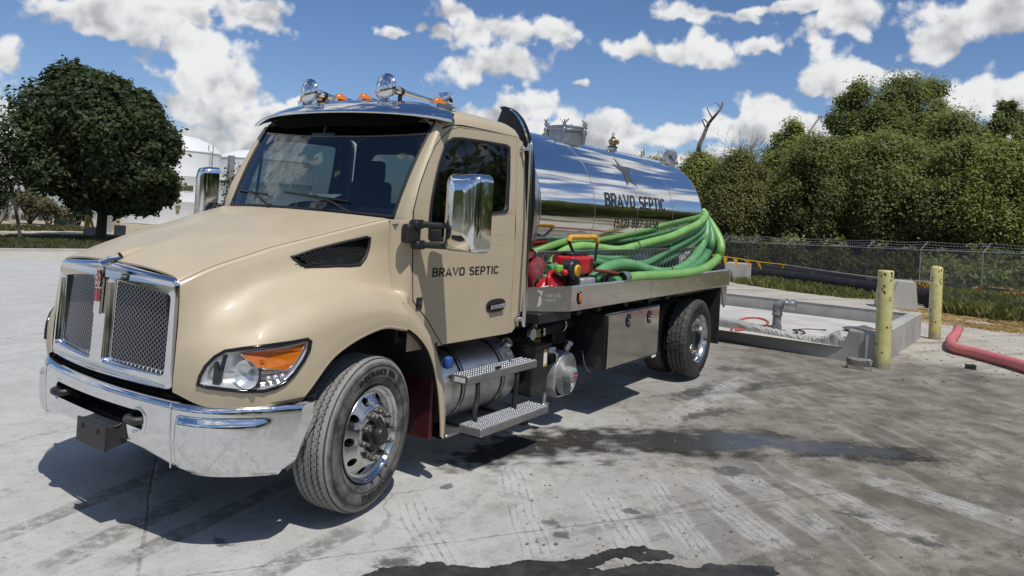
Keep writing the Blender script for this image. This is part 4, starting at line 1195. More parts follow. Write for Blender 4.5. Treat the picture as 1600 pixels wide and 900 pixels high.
# door skin with window opening, a touch proud of the body side
def off(l, d): return [Vector((p.x, p.y-d, p.z)) for p in l]
g = MB()
g.poly([off(dl, .004)]) if not wl else None
if wl:  # the sloping sill dips below the belt: upper polygon is a flat plane, lower polygon keeps the notch
    z0 = ZB
    # lower part: walk the door's lower loop and cut the notch out of its top edge
    top = sorted([p for p in dl if abs(p.z-z0) < 1e-6], key=lambda p: p.x); ncut = sorted([p for p in wl if abs(p.z-z0) < 1e-6], key=lambda p: p.x)
    i0 = min(range(len(dl)), key=lambda i: (dl[i]-top[0]).length); i1 = min(range(len(dl)), key=lambda i: (dl[i]-top[-1]).length)
    n_ = len(dl); path = []; i = i1
    step = 1
    nxt = dl[(i1+1) % n_]
    if abs(nxt.z-z0) < 1e-6: step = -1
    while True:
        path.append(dl[i % n_])
        if i % n_ == i0: break
        i += step
    m_ = len(wl); j0 = min(range(m_), key=lambda j: (wl[j]-ncut[0]).length); j1 = min(range(m_), key=lambda j: (wl[j]-ncut[-1]).length)
    st2 = 1 if abs(wl[(j0+1) % m_].z-z0) > 1e-6 else -1
    notch = []; j = j0
    while True:
        notch.append(wl[j % m_])
        if j % m_ == j1: break
        j += st2
    lowloop = path+notch
    g.poly([off(lowloop, .004)])
    # upper part
    n_ = len(dh); top = sorted([p for p in dh if abs(p.z-z0) < 1e-6], key=lambda p: p.x)
    i0 = min(range(n_), key=lambda i: (dh[i]-top[0]).length); i1 = min(range(n_), key=lambda i: (dh[i]-top[-1]).length)
    step = 1 if abs(dh[(i0+1) % n_].z-z0) > 1e-6 else -1; path = []; i = i0
    while True:
        path.append(dh[i % n_])
        if i % n_ == i1: break
        i += step
    m_ = len(wh); ncut = sorted([p for p in wh if abs(p.z-z0) < 1e-6], key=lambda p: p.x)
    j0 = min(range(m_), key=lambda j: (wh[j]-ncut[-1]).length); j1 = min(range(m_), key=lambda j: (wh[j]-ncut[0]).length)
    st2 = 1 if abs(wh[(j0+1) % m_].z-z0) > 1e-6 else -1; notch = []; j = j0
    while True:
        notch.append(wh[j % m_])
        if j % m_ == j1: break
        j += st2
    g.poly([off(path+notch, .004)])
dd = dens(D3)
g.grid([off(dd+[dd[0]], .004), off(dd+[dd[0]], -.03)], smooth=False)
door = g.build('door', M['paint'], T)
g = MB(); g.tube(off(dd, .0005), .0042, 6, closed=True); g.build('door_gap', M['gap'], door)
ww = dens(W3, .05)
g = MB(); rws = [off(ww+[ww[0]], .008)]
cw = sum(ww, Vector())/len(ww)
inn = [p+(cw-p)*.055 for p in ww]; inn2 = [p+(cw-p)*.075 for p in ww]
g.grid([off(ww+[ww[0]], .003), off(ww+[ww[0]], .009), off(inn+[inn[0]], .009), off(inn2+[inn2[0]], -.012)])
g.build('window_seal', M['black'], door)
g = MB(); g.poly([off(inn, -.006)]); g.build('window_pane', M['glass_dark'], door, fix=False)
# window inner bar (quarter light division)
g = MB(); a, b = S(690, 224, -.02), S(686, 372, -.02); g.tube([a, b], .012, 8); g.build('window_divider', M['black'], door)
# lettering on the door
def side_text(s, p_l, p_r, size_z, mt, name, parent, off_=.0055, bold=.0):
    vs, fs, _ = stroke_text(s, .185, .135); vs = [(x, y*size_z, 0) for x, y, z in vs]; xs_ = [v[0] for v in vs]; wd = max(xs_)-min(xs_); L = (p_r-p_l).length; c = (p_l+p_r)/2; e = (p_r-p_l).normalized(); x0 = (max(xs_)+min(xs_))/2
    g = MB(); pts = []
    for x, y, z in vs:
        q = c+e*((x-x0)*L/wd); pts.append((q.x, yside(q.z+y)-off_-z, q.z+y))
    g.add(pts, fs); return g.build(name, mt, parent, fix=False)
side_text('BRAVO SEPTIC', S(674.3, 433), S(777.5, 427.7), .064, M['lettering'], 'door_lettering', door, bold=.0022)
p = S(654, 474); g = MB(); g.box((p.x, p.y-.006, p.z), (.062, .004, .082), .002); dc = g.build('door_decal', M['black_gloss'], door)
g = MB(); tx = [(-.004, .022), (.006, .022), (.006, .008), (.020, .005), (.021, -.006), (.012, -.014), (.006, -.024), (.001, -.014), (-.006, -.010), (-.018, .004), (-.004, .004)]
g.poly([[Vector((p.x+x, p.y-.0095, p.z+.006+z)) for x, z in tx]]); g.box((p.x, p.y-.0088, p.z-.030), (.044, .001, .008)); g.build('decal_shape', M['star'], door)
# handle: dark oval recess with a chrome grip
p = S(773.5, 477); g = MB()
Mh = Matrix.Translation((p.x, p.y-.005, p.z)) @ Matrix.Rotation(R(-2), 4, 'Y')
el_ = [Vector((.128*math.copysign(abs(math.cos(R(t)))**.75, math.cos(R(t))), 0, .052*math.copysign(abs(math.sin(R(t)))**.8, math.sin(R(t))))) for t in range(0, 360, 10)]
g.slab([el_], (0, -.006, 0), M=Mh); dh_ = g.build('door_handle', M['black_gloss'], door)
g = MB(); g.box((0, -.024, -.004), (.19, .020, .032), .009, M=Mh, seg=3); g.build('handle_grip', M['chrome'], door)
# second door (other side) from the same meshes
mirror_mesh(door)
# ---- roof, A-pillars, rear wall, floor, firewall
ZR = 2.555
def roof_rows():
    rows = []
    for x, drop, yw in ((.66, .045, .94), (.72, .012, .975), (.85, .0, .99), (1.1, -.008, .99), (1.4, -.006, .99), (1.60, .0, .985), (1.71, .018, .975), (1.755, .05, .955), (1.775, .12, .93)):
        pr = [(-.995, 2.545), (-.985, 2.585), (-.955, 2.622), (-.90, 2.652), (-.80, 2.678), (-.60, 2.705), (-.30, 2.722), (0, 2.728)]
        pr = pr+[(-y, z) for y, z in pr[-2::-1]]
        rows.append([Vector((x, y*yw/.99, z-drop-(max(0, .9-x)*.22 if z > 2.6 else max(0, .80-x)*.3))) for y, z in pr])
    return rows
g = MB(); rr = roof_rows(); g.grid([list(q) for q in zip(*[spline(c, 4) for c in zip(*rr)])]); roof = g.build('cab_roof', M['paint'], T)
WS_lo = lambda y: Vector((.345-.115*(1-(y/.90)**2), y, 1.845+.015*(1-(y/.9)**2)))
WS_hi = lambda y: Vector((.690-.115*(1-(y/.915)**2), y, 2.545+.03*(1-(y/.915)**2)))
def ws(y, t):
    a, b = WS_lo(y), WS_hi(y*.925/.90); p = a+(b-a)*t; return p+Vector((-.02*math.sin(math.pi*t), 0, .01*math.sin(math.pi*t)))
g = MB(); g.grid([[ws(y, t) for t in np.linspace(0, 1, 14)] for y in np.linspace(-.90, .90, 30)]); windscreen = g.build('windscreen', M['glass'], T)
rim = [ws(y, 0) for y in np.linspace(-.90, .90, 24)]+[ws(.90, t) for t in np.linspace(.05, .95, 14)]+[ws(y, 1) for y in np.linspace(.90, -.90, 24)]+[ws(-.90, t) for t in np.linspace(.95, .05, 14)]
g = MB(); g.tube([p+Vector((.004, 0, 0)) for p in rim], .016, 8, closed=True); g.build('windscreen_seal', M['black'], windscreen)
g = MB(); g.grid([[ws(y, t)+Vector((.010, 0, -.002)) for t in np.linspace(.775, 1.0, 5)] for y in np.linspace(-.885, .885, 30)]); g.build('tint_band', M['matte_black'], windscreen)
for s in (1, -1):
    g = MB(); rows_ = []
    for t in np.linspace(-.02, 1.0, 16):
        a = ws(-.90, max(0, t)); z = a.z
        if t < 0: a = a+Vector((-.01, 0, -.10)); z = a.z
        b = Vector((xline(so_, min(z-.02*t, zmax_o-.02), -1), 0, 0)); b.y = yside(z-.02*t); b.z = z-.02*t
        m1 = a*.45+b*.55+Vector((-.022, -.016, 0)); m0 = a*.85+b*.15+Vector((-.006, -.008, 0)); m2 = a*.12+b*.88+Vector((-.008, -.012, 0))
        rows_.append([Vector((q.x, q.y*s, q.z)) for q in spline([a, m0, m1, m2, b], 3)])
    g.grid(rows_)
    # cowl corner below the pillar
    c0 = rows_[0]; g.grid([c0, [Vector((q.x+.01, q.y, 1.60)) for q in c0], [Vector((q.x+.02, q.y, 1.2)) for q in c0]])
    g.build('a_pillar', M['paint'], T)
# header over the glass, rear wall with two windows, floor, firewall
g = MB()
hw = [[ws(y, 1), Vector((.70, y, 2.60+.06*(1-(y/.92)**2)))] for y in np.linspace(-.90, .90, 24)]; g.grid(hw)
g.build('windscreen_header', M['black'], T)
def rwall(y, z): return Vector((1.77, y, z))
rr_ = [[(y+cx, z+2.17) for y, z in rrect(.62, .46, .09, 5)] for cx in (-.47, .47)]
g = MB(); g.slab([[rwall(y, z) for y, z in [(-1.03, .98), (1.03, .98), (1.03, 1.8), (.97, 2.52), (.6, 2.64), (-.6, 2.64), (-.97, 2.52), (-1.03, 1.8)]]]+[[rwall(y, z) for y, z in l] for l in rr_], (.02, 0, 0)); rwo = g.build('cab_rear_wall', M['paint'], T)
g = MB(); g.slab([[Vector((1.745, y, z)) for y, z in [(-1.0, 1.0), (1.0, 1.0), (1.0, 1.8), (.95, 2.5), (.6, 2.62), (-.6, 2.62), (-.95, 2.5), (-1.0, 1.8)]]]+[[Vector((1.745, y, z)) for y, z in l] for l in rr_], (.012, 0, 0)); g.build('rear_trim', M['interior'], rwo)
for l in rr_:
    g = MB(); g.poly([[Vector((1.775, y, z)) for y, z in l]]); g.build('rear_window', M['glass_dark'], rwo, fix=False)
g = MB(); g.box2((.36, -1.0, 1.0), (1.745, 1.0, 1.04)); g.box2((.33, -1.0, 1.0), (.36, 1.0, 1.78)); g.grid([[Vector((x, y, 2.60)) for y in (-.9, 0, .9)] for x in (.72, 1.74)])
g.box2((1.2, -1.035, 1.04), (1.74, -1.01, 1.75)); g.box2((.42, -1.035, 1.04), (1.6, -1.015, 1.74)); g.box2((.42, 1.035, 1.04), (1.74, 1.015, 1.74))
g.build('cab_lining', M['interior'], T)
g = MB(); rows_ = [[Vector((x, y, z)) for y in np.linspace(-.98, .98, 20)] for x, z in ((.30, 1.80), (.42, 1.835), (.62, 1.85), (.74, 1.80), (.78, 1.66), (.76, 1.4))]
g.grid(rows_); g.box2((.55, -.75, 1.83), (.78, -.30, 1.90), .03, seg=3); g.build('dashboard', M['interior'], T)
g = MB(); cs = Vector((.86, -.52, 1.80)); Ms = Matrix.Translation(cs) @ Matrix.Rotation(R(-38), 4, 'Y')
g.lathe([(.21+.016*math.cos(t), .016*math.sin(t)) for t in np.linspace(0, 2*math.pi, 9)], 'Z', 36, M=Ms); g.cyl((0, 0, 0), (0, 0, -.3), .035, M=Ms)
for a in (0, 120, 240): g.box((.10*math.cos(R(a+90)), .10*math.sin(R(a+90)), 0), (.03, .2, .012) if a == 0 else (.03, .03, .012), M=Ms)
g.ball((0, 0, 0), .06, 8, M=Ms, sc=(1, 1, .4)); g.build('steering_wheel', M['interior'], T)
for y in (-.52, .52):
    g = MB(); g.box((1.28, y, 1.42), (.50, .50, .14), .05, seg=3); g.box((1.53, y, 1.80), (.13, .48, .66), .05, M=None, seg=3); g.box((1.55, y, 2.22), (.10, .28, .20), .04, seg=3); g.cyl((1.28, y, 1.04), (1.28, y, 1.40), .12)
    g.build('seat', M['seat'], T)
g = MB(); q_ = [PX(u, v, x) for u, v, x in ((488, 303, .52), (534, 303.5, .52), (522, 309, .42), (500, 306, .42))]; g.slab([q_], (0, 0, -.003)); g.build('dash_paper', M['white'], T)
g = MB(); g.box((.50, 0.02, 2.42), (.02, .26, .07), .02, seg=2); g.cyl((.50, .02, 2.44), (.54, .02, 2.56), .012); g.build('interior_mirror', M['black'], T)
# cowl and wipers
g = MB(); g.grid([[Vector((.10+.20*(abs(y)/.93)**2*.95, y, 1.838-.02*(abs(y)/.93)**2)) for y in np.linspace(-.93, .93, 30)], [WS_lo(y*.97)+Vector((-.03, 0, -.006)) for y in np.linspace(-.93, .93, 30)], [WS_lo(y*.97)+Vector((.02, 0, -.01)) for y in np.linspace(-.93, .93, 30)]]); cowl = g.build('cowl', M['black'], T)
def wiper(y0, y1, t1, yb0, yb1):
    g = MB(); a = WS_lo(y0)+Vector((-.05, 0, 0)); b = ws(y1, t1)+Vector((-.035, 0, .012))
    g.tube([a, a*.6+b*.4+Vector((-.02, 0, .02)), b], [.011, .009, .006], 8); g.cyl(a+Vector((0, 0, -.02)), a+Vector((-.01, 0, .02)), .018)
    p0, p1 = ws(yb0, t1+.02)+Vector((-.022, 0, .006)), ws(yb1, t1-.03)+Vector((-.022, 0, .006))
    pts = [ws(yb0+(yb1-yb0)*k/6, t1+.02-.05*k/6)+Vector((-.022, 0, .006)) for k in range(7)]
    g.tube(pts, .008, 6); g.tube([p+Vector((.010, 0, -.004)) for p in pts], .005, 6); return g.build('wiper', M['black'], T)
wiper(-.60, -.22, .13, .12, -.52); wiper(.20, .62, .15, .86, .34)
# ------------------------------------------------------------------ tank
TR, TZ = .83, 1.96
def PC(u, v, r=TR):
    """a photograph point on the near flank of the tank"""
    d = ray(u, v); oy, oz = CP[1], CP[2]-TZ
    a = d[1]**2+d[2]**2; b = 2*(oy*d[1]+oz*d[2]); c = oy*oy+oz*oz-r*r; q = b*b-4*a*c
    if q < 0: t = -b/(2*a)
    else: t = (-b-math.sqrt(q))/(2*a)
    p = CP+d*t; th = math.atan2(p[2]-TZ, -p[1]); return p[0], th
def cyl_pt(x, th, r): return Vector((x, -r*math.cos(th), TZ+r*math.sin(th)))
X0, X1 = 2.36, 6.60
shell = [(TR, X0), (TR, X0+.02)]+[(TR, X0+.02+(X1-X0-.04)*k/40) for k in range(1, 40)]+[(TR, X1-.02), (TR, X1)]
g = MB(); g.lathe(shell, 'X', 144, c=(0, 0, TZ)); tank = g.build('tank_shell', M['mirror'], T)
def head(x, s):
    pr = [(TR, x), (TR-.004, x+s*.035), (TR-.02, x+s*.075), (TR-.06, x+s*.115), (TR-.14, x+s*.15), (TR-.3, x+s*.19), (TR-.5, x+s*.215), (.12, x+s*.23), (.001, x+s*.232)]
    pr = [(float(p[0]), float(p[1])) for p in spline(pr, 3)]
    g = MB(); g.lathe(pr, 'X', 96, c=(0, 0, TZ)); return g.build('tank_head', M['head'], tank)
M['head'] = mat('satin_stainless', (.60, .61, .63), .17, 1.0, var=.06, vscale=5, rvar=.06)
head(X0, -1); head(X1, 1)
for x in (X0, 3.42, 4.48, 5.54, X1):
    g = MB(); g.lathe([(TR+.0005, x-.006), (TR+.0022, x-.003), (TR+.0022, x+.003), (TR+.0005, x+.006)], 'X', 120, c=(0, 0, TZ)); g.build('weld_band', M['alu_dull'], tank)
def on_tank(name, vs, fs, mt, r=TR+.0025):
    g = MB(); g.add([cyl_pt(x, th, r) for x, th in vs], fs); return g.build(name, mt, tank)
def tank_text(s, quad, name, bold):
    """quad: top-left, bottom-left, top-right, bottom-right photograph points"""
    tl, bl, tr_, br = [PC(*q) for q in quad]
    vs, fs, _ = stroke_text(s, bold, .125); xs_ = [v[0] for v in vs]
    x0, x1 = min(xs_), max(xs_); y1 = 1.0; vs, fs = subdiv_text(vs, fs, .12); out = []
    xa, xb = (tl[0]+bl[0])/2, (tr_[0]+br[0])/2; ta, tb = (tl[1]+tr_[1])/2, (bl[1]+br[1])/2
    for x, y, z in vs:
        out.append((xa+(xb-xa)*(x-x0)/(x1-x0), tb+(ta-tb)*y/y1))
    return on_tank(name, out, fs, M['lettering'])
tank_text('BRAVO SEPTIC', [(943.8, 301.4), (946, 324.2), (1038, 310), (1038.6, 329.4)], 'tank_lettering', .195)
tank_text('(512) 887-4458', [(959, 341.5), (960, 357.2), (1028.8, 344.5), (1028.8, 356.5)], 'tank_phone_lettering', .165)
star = [(957, 246), (969.5, 259.5), (985, 262.3), (983.8, 276), (997, 294), (982.8, 281.2), (980, 290.8), (973.2, 270.5), (956, 256.4), (965.6, 258.6)]
sp = [PC(u, v) for u, v in star]
tri = tessellate_polygon([[Vector((x, th, 0)) for x, th in sp]]); sv_, sf_ = subdiv_text([(x, th, 0) for x, th in sp], [tuple(t) for t in tri], .06)
on_tank('star_emblem', [(x, th) for x, th, _ in sv_], sf_, M['star'])
M['man'] = mat('grey_manhole', (.33, .34, .35), .38, .8, var=.15, vscale=9)
# fittings on top
def topz_(y): return TZ+math.sqrt(max(0, TR**2-y*y))
p = PY(884, 205, 0); mx_ = p.x
g = MB(); zt_ = topz_(0); g.lathe([(.235, zt_-.07), (.235, zt_+.10), (.250, zt_+.105), (.250, zt_+.118), (.236, zt_+.125), (.236, zt_+.150), (.20, zt_+.168), (.10, zt_+.182), (.001, zt_+.186)], 'Z', 48, c=(mx_, 0, 0))
man = g.build('manhole', M['man'], tank, auto=40)
g = MB(); g.lathe([(.27, zt_-.06), (.34, zt_-.045)], 'Z', 40, c=(mx_, 0, 0)); 
for k in range(6):
    a = 2*math.pi*k/6+.45; cx, cy = mx_+.258*math.cos(a), .258*math.sin(a)
    g = MB(); g.cyl((cx, cy, zt_+.03), (cx, cy, zt_+.225), .011, n=8); g.box((cx, cy, zt_+.11), (.04, .04, .05), .008); g.cyl((cx, cy, zt_+.16), (cx, cy, zt_+.19), .022, n=8)
    e = Vector((-math.sin(a), math.cos(a), 0))*.052
    g.tube([Vector((cx, cy, zt_+.185)), Vector((cx, cy, zt_+.235))+e], [.011, .007], 6); g.tube([Vector((cx, cy, zt_+.185)), Vector((cx, cy, zt_+.235))-e], [.011, .007], 6)
    g.build('wing_nut', M['alu_dull'], man)
p = PY(957, 232, 0); g = MB(); x_ = p.x; z_ = zt_
g.cyl((x_, 0, z_-.01), (x_, 0, z_+.05), .06, n=20); g.build('valve_base', M['alu'], tank)
g = MB(); g.cyl((x_, 0, z_+.05), (x_, 0, z_+.065), .07, n=20); g.build('valve_gasket', M['rubber'], tank)
g = MB(); g.cyl((x_, 0, z_+.065), (x_, 0, z_+.10), .045, n=16); g.cyl((x_, 0, z_+.10), (x_, 0, z_+.16), .058, n=16, bev=.01); g.cyl((x_, 0, z_+.13), (x_+.06, -.05, z_+.13), .034, n=14); g.cyl((x_, 0, z_+.16), (x_, 0, z_+.19), .03, n=12)
g.tube([Vector((x_+.026*math.cos(t), 0, z_+.222+.026*math.sin(t))) for t in np.linspace(0, 6.28, 14)], .006, 6); g.build('relief_valve', M['brass'], tank)
p = PY(1004, 243, 0); g = MB(); x_ = p.x
g.tube([Vector((x_+.038*math.cos(t), 0, z_+.06+.065*math.sin(t))) for t in np.linspace(-.9, math.pi+.9, 18)], .014, 8); g.build('lifting_eye', M['alu_dull'], tank)
p = PY(1046, 247, -.15); x_ = p.x; zz = topz_(.15)
g = MB(); g.cyl((x_, -.15, zz-.02), (x_, -.15, zz+.02), .13, n=24); g.cyl((x_, -.15, zz), (x_-.02, -.16, zz+.08), .05, n=14)
g.cyl((x_+.05, -.13, zz+.09), (x_-.07, -.19, zz+.09), .105, n=24, bev=.012); g.build('vent_cap', M['alu_dull'], tank)
g = MB(); g.cyl((x_-.072, -.191, zz+.09), (x_-.08, -.195, zz+.09), .02, n=10); g.tube([(x_-.075, -.19, zz+.09), (x_-.08, -.25, zz+.03)], .008, 6); g.build('vent_knob', M['rubber'], tank)
# saddles under the tank
for x in (2.8, 4.4, 6.0):
    g = MB(); g.box2((x-.05, -.55, 1.09), (x+.05, .55, 1.30), .01); g.build('tank_saddle', M['black_paint'], T)
# dark guard between cab and tank
gd = [(788, 166), (800, 170), (812, 181), (822, 199), (829, 225), (832.5, 258), (833, 300), (831, 345), (825, 385), (818, 412), (812, 440)]
GXX = 2.02
ptsg = [PX(u, v, GXX) for u, v in gd]
cen = [Vector((GXX, -q*ptsg[0].y*-1, ptsg[0].z+.03*(1-q*q))) for q in ()]
half = spline(ptsg, 4); tl_ = PX(784, 172, GXX); inner_ = [Vector((GXX, half[0].y+.05, half[0].z-.004)), Vector((GXX, tl_.y, tl_.z)), Vector((GXX, tl_.y+.05, tl_.z-.12)), Vector((GXX, tl_.y+.05, half[-1].z))]
loop = [Vector((GXX, p.y, p.z)) for p in half]+inner_[::-1]
g = MB(); g.slab([loop], (.03, 0, 0)); guard = g.build('cab_guard', M['black'], T)
g = MB(); rows_ = []
for d, bk_ in ((0, -.004), (.0, .032), (-.012, .034)):
    c = sum(loop, Vector())/len(loop); rows_.append([p+(p-c).normalized()*d+Vector((bk_, 0, 0)) for p in half])
g.grid(rows_); g.build('guard_edge', M['rubber'], guard)
g = MB(); c = sum(loop, Vector())/len(loop); g.grid([[p+Vector((-.006, .010, 0)) for p in half[4:]], [p+Vector((-.008, .030, 0)) for p in half[4:]]]); g.build('guard_trim', M['mirror'], guard)
# ------------------------------------------------------------------ flat bed with polished side rails
BZ0, BZ1, BX0, BX1, BY = 1.090, 1.312, 2.275, 6.63, 1.25
g = MB(); g.slab([[Vector((1.86, -.95, 1.085)), Vector((BX0, -BY+.03, 1.085)), Vector((BX1, -BY+.03, 1.085)), Vector((BX1, BY-.03, 1.085)), Vector((BX0, BY-.03, 1.085)), Vector((1.86, .95, 1.085))]], (0, 0, .02)); bed = g.build('bed_deck', M['alu_dull'], T)
for s in (-1, 1):
    g = MB(); prof = [(BY-.03, BZ0+.012), (BY-.004, BZ0), (BY, BZ0+.008), (BY, BZ1-.012), (BY-.006, BZ1), (BY-.045, BZ1), (BY-.05, BZ1-.006), (BY-.012, BZ1-.012), (BY-.012, BZ0+.02)]
    xs_ = np.linspace(BX0, BX1, 12); g.grid([[Vector((x, s*y, z)) for y, z in prof] for x in xs_], smooth=False)
    for x in (BX0, BX1): g.poly([[Vector((x, s*y, z)) for y, z in prof]])
    rail = g.build('side_rail', M['steelrail'], T)
    g = MB(); pf = [(BX0, -BY*-s*-1, 0)]
    a, b = Vector((BX0, s*BY, 0)), Vector((1.865, s*.995, 0))
    g.slab([[Vector((a.x, a.y, BZ0-.0)), Vector((a.x, a.y, BZ1-.001)), Vector((b.x, b.y, BZ1-.02)), Vector((b.x, b.y, BZ0))]], (.012, -.02*s, 0)); fp = g.build('front_panel', M['steelrail'], T)
    g = MB(); g.box2((BX1-.001, s*BY, BZ0-.002), (BX1+.02, s*(BY-.06), BZ1+.002), .003); g.build('rail_end', M['steelrail'], rail)
    p = PY(903.5, 465.5, -BY); g = MB(); Mx = Matrix.Translation((p.x+.02, s*(BY+.001), p.z)) @ Matrix.Diagonal((.72, 1, 1.25, 1)) @ Matrix.Rotation(R(90 if s < 0 else -90), 4, 'X')
    g.lathe([(.048, .0), (.046, .010), (.036, .012)], 'Z', 24, M=Mx); mk = g.build('marker_bezel', M['black_gloss'], rail)
    g = MB(); g.lathe([(.036, .006), (.030, .016), (.015, .021), (.001, .022)], 'Z', 20, M=Mx); g.build('marker_lens', M['amber'], mk)
    if s < 0:
        n_ = (b-a); n_.z = 0; L_ = n_.length; e = n_.normalized(); nn = Vector((e.y, -e.x, 0)); nn = nn if nn.x < 0 else -nn
        def on_panel(x, z, o_=.003): q = a+e*(L_*.5-x); return Vector((q.x, q.y, (BZ0+BZ1)/2+z))+nn*o_
        g = MB()
        for t_, zz, sz in (('VIKING', .010, .046), ('TRUCK', -.026, .034)):
            vs, fs, w_ = stroke_text(t_, .15, .32); g.add([on_panel(x*sz*.72-.02, y*sz*.7+zz) for x, y, z in vs], fs)
        # small line emblem: tank drum on a cart under an arrow
        for lp in ([(-.060, .075), (.0, .062), (-.012, .050), (-.008, .028), (-.030, .030), (-.034, .048), (-.058, .060)], [(-.058, -.070), (-.028, -.066), (-.012, -.040), (-.02, .02), (-.044, .018), (-.048, -.03)]):
            g.poly([[on_panel(x-.035, z) for x, z in lp]])
        g.build('panel_lettering', M['greytext'], fp)
g = MB(); g.box2((BX1, -BY+.06, BZ0), (BX1+.02, BY-.06, BZ1-.004), .003); g.build('rear_rail', M['steelrail'], T)
p = PY(1018, 440, -BY); g = MB(); g.box2((p.x-.002, -BY-.0022, BZ0+.004), (p.x+.002, -BY+.001, BZ1-.004)); g.build('rail_seam', M['alu_dull'], T)
# cross members, hanging brackets and shadowed underside
for a_, b_ in (((1.9, -1.16, 1.0), (2.45, -.98, 1.083)), ((2.45, -1.0, .985), (6.6, -.92, 1.083)), ((2.45, .92, .985), (6.6, 1.0, 1.083))):
    g = MB(); g.box2(a_, b_, .006); g.build('sub_rail', M['black_paint'], T)
for x in (2.6, 3.0, 3.6, 4.2, 4.7, 6.45):
    g = MB(); g.box2((x-.04, -1.16, 1.02), (x+.04, 1.16, 1.083), .005); g.build('cross_member', M['black_paint'], T)
# toolbox
TX0, TX1, TZ0, TZ1, TYF = 3.06, 4.31, .455, .995, -1.235
g = MB(); g.box2((TX0, TYF+.02, TZ0), (TX1, -.62, TZ1), .012); tb = g.build('toolbox', M['black_paint'], T)
g = MB(); g.box2((TX0+.015, TYF, TZ0+.012), (TX1-.012, TYF+.021, TZ1-.01), .005); td = g.build('toolbox_door', M['toolbox'], tb)
g = MB(); lp_ = [(TX0+.006, TZ0+.004), (TX1-.004, TZ0+.004), (TX1-.004, TZ1-.002), (TX0+.006, TZ1-.002)]; g.tube([Vector((x, TYF+.012, z)) for x, z in lp_], .010, 6, closed=True); g.build('toolbox_trim', M['black'], tb)
for u, v in ((982, 501), (1014.5, 495)):
    p = PY(u, v, TYF); g = MB(); lp = [Vector((.052*math.cos(t), 0, .070*math.sin(t))) for t in np.linspace(0, 2*math.pi, 21)[:-1]]
    Mx = Matrix.Translation((p.x, TYF, p.z)); g.slab([lp], (0, -.008, 0), M=Mx); lt = g.build('latch', M['black_gloss'], td)
    g = MB(); g.tube([(-.02, -.012, .02), (-.02, -.03, .0), (.02, -.03, 0), (.02, -.012, .02)], .006, 6, M=Mx); g.cyl((0, -.008, -.025), (0, -.018, -.025), .012, n=12, M=Mx); g.build('latch_handle', M['chrome'], lt)
p = PY(1019, 557, TYF); g = MB(); g.box((4.20, TYF-.001, p.z), (.11, .002, .026)); g.build('toolbox_sticker', M['white'], td)
# rear wheel arch flaps and hitch beam
for s in (-1, 1):
    g = MB(); g.box2((6.33, s*1.24, .33), (6.345, s*.62, 1.08), .003); g.build('mud_flap', M['rubber'], T)
    g = MB(); g.slab([[Vector((6.36, s*1.235, 1.085)), Vector((6.60, s*1.235, 1.085)), Vector((6.56, s*1.235, .80)), Vector((6.50, s*1.235, .80))]], (0, -s*.012, 0)); g.build('flap_bracket', M['steelrail'], T)
    g = MB(); g.box2((4.9, s*1.2, 1.06), (6.33, s*.6, 1.075)); g.build('wheel_cover', M['black_paint'], T)
g = MB(); g.box2((6.62, -.98, .68), (6.78, .98, .80), .008); g.box2((6.5, -.5, .68), (6.63, -.4, 1.06), .006); g.box2((6.5, .4, .68), (6.63, .5, 1.06), .006); g.build('rear_beam', M['black_paint'], T)
# ------------------------------------------------------------------ fuel tank, steps, oil box, blower
FX0, FX1, FR, FY, FZ = .93, 2.00, .285, -.655, .545
pr = [(.001, FX0+.0), (.20, FX0+.004), (.25, FX0+.014), (.275, FX0+.035), (FR, FX0+.065), (FR, FX1-.065), (.275, FX1-.035), (.25, FX1-.014), (.20, FX1-.004), (.001, FX1)]
M['fuel'] = mat('scuffed_aluminium_tank', (.70, .70, .69), .42, .7, dirt=(.40, .39, .37), dirt_amt=.25, dscale=5, var=.08, bump=.12, bscale=26)
g = MB(); g.lathe(pr, 'X', 72, c=(0, FY, FZ)); ft = g.build('fuel_tank', M['fuel'], T, auto=60)
for x in (1.20, 1.74):
    g = MB(); g.lathe([(FR+.001, x-.028), (FR+.005, x-.026), (FR+.005, x+.026), (FR+.001, x+.028)], 'X', 60, c=(0, FY, FZ)); st_ = g.build('tank_strap', M['rubber'], ft)
    g = MB(); g.lathe([(FR+.006, x-.012), (FR+.008, x-.011), (FR+.008, x+.011), (FR+.006, x+.012)], 'X', 60, c=(0, FY, FZ)); g.build('strap_band', M['alu_dull'], st_)
g = MB(); cx_, a_c = 1.90, R(128); d_ = Vector((0, math.cos(a_c), math.sin(a_c))); p0 = Vector((cx_, FY, FZ))+d_*(FR-.01)
g.cyl(p0, p0+d_*.03, .055, n=20); g.cyl(p0+d_*.03, p0+d_*.075, .047, n=18, bev=.006); g.build('fuel_cap', M['alu'], ft)
g = MB(); g.box((.89, -1.02, .80), (.07, .06, .09), .02, seg=2); g.build('blue_cover', M['blue'], ft)
g = MB(); g.lathe([(.23, .86), (.235, .90), (.001, .92)], 'X', 40, c=(0, FY+.01, FZ-.05)); g.build('fluid_tank', M['alu_dull'], T)
def step(x0, x1, y0, y1, z1, h, nm):
    g = MB(); g.box2((x0, y0, z1-h), (x1, y1, z1), .006); s_ = g.build('step', M['stepside'], T)
    g = MB(); nx_ = int((x1-x0)/.030); ny_ = int(abs(y1-y0)/.034)
    for i in range(nx_):
        for j in range(ny_):
            cx, cy = x0+.02+i*(x1-x0-.04)/(nx_-1), y0+.02*(1 if y1 > y0 else -1)+j*(y1-y0-.04*(1 if y1 > y0 else -1))/(ny_-1)
            g.tube([(cx, cy, z1-.001), (cx, cy, z1+.007)], [.0115, .0075], 7)
    tag(g.build('step_grip', M['alu_br'], s_), kind='stuff'); return s_
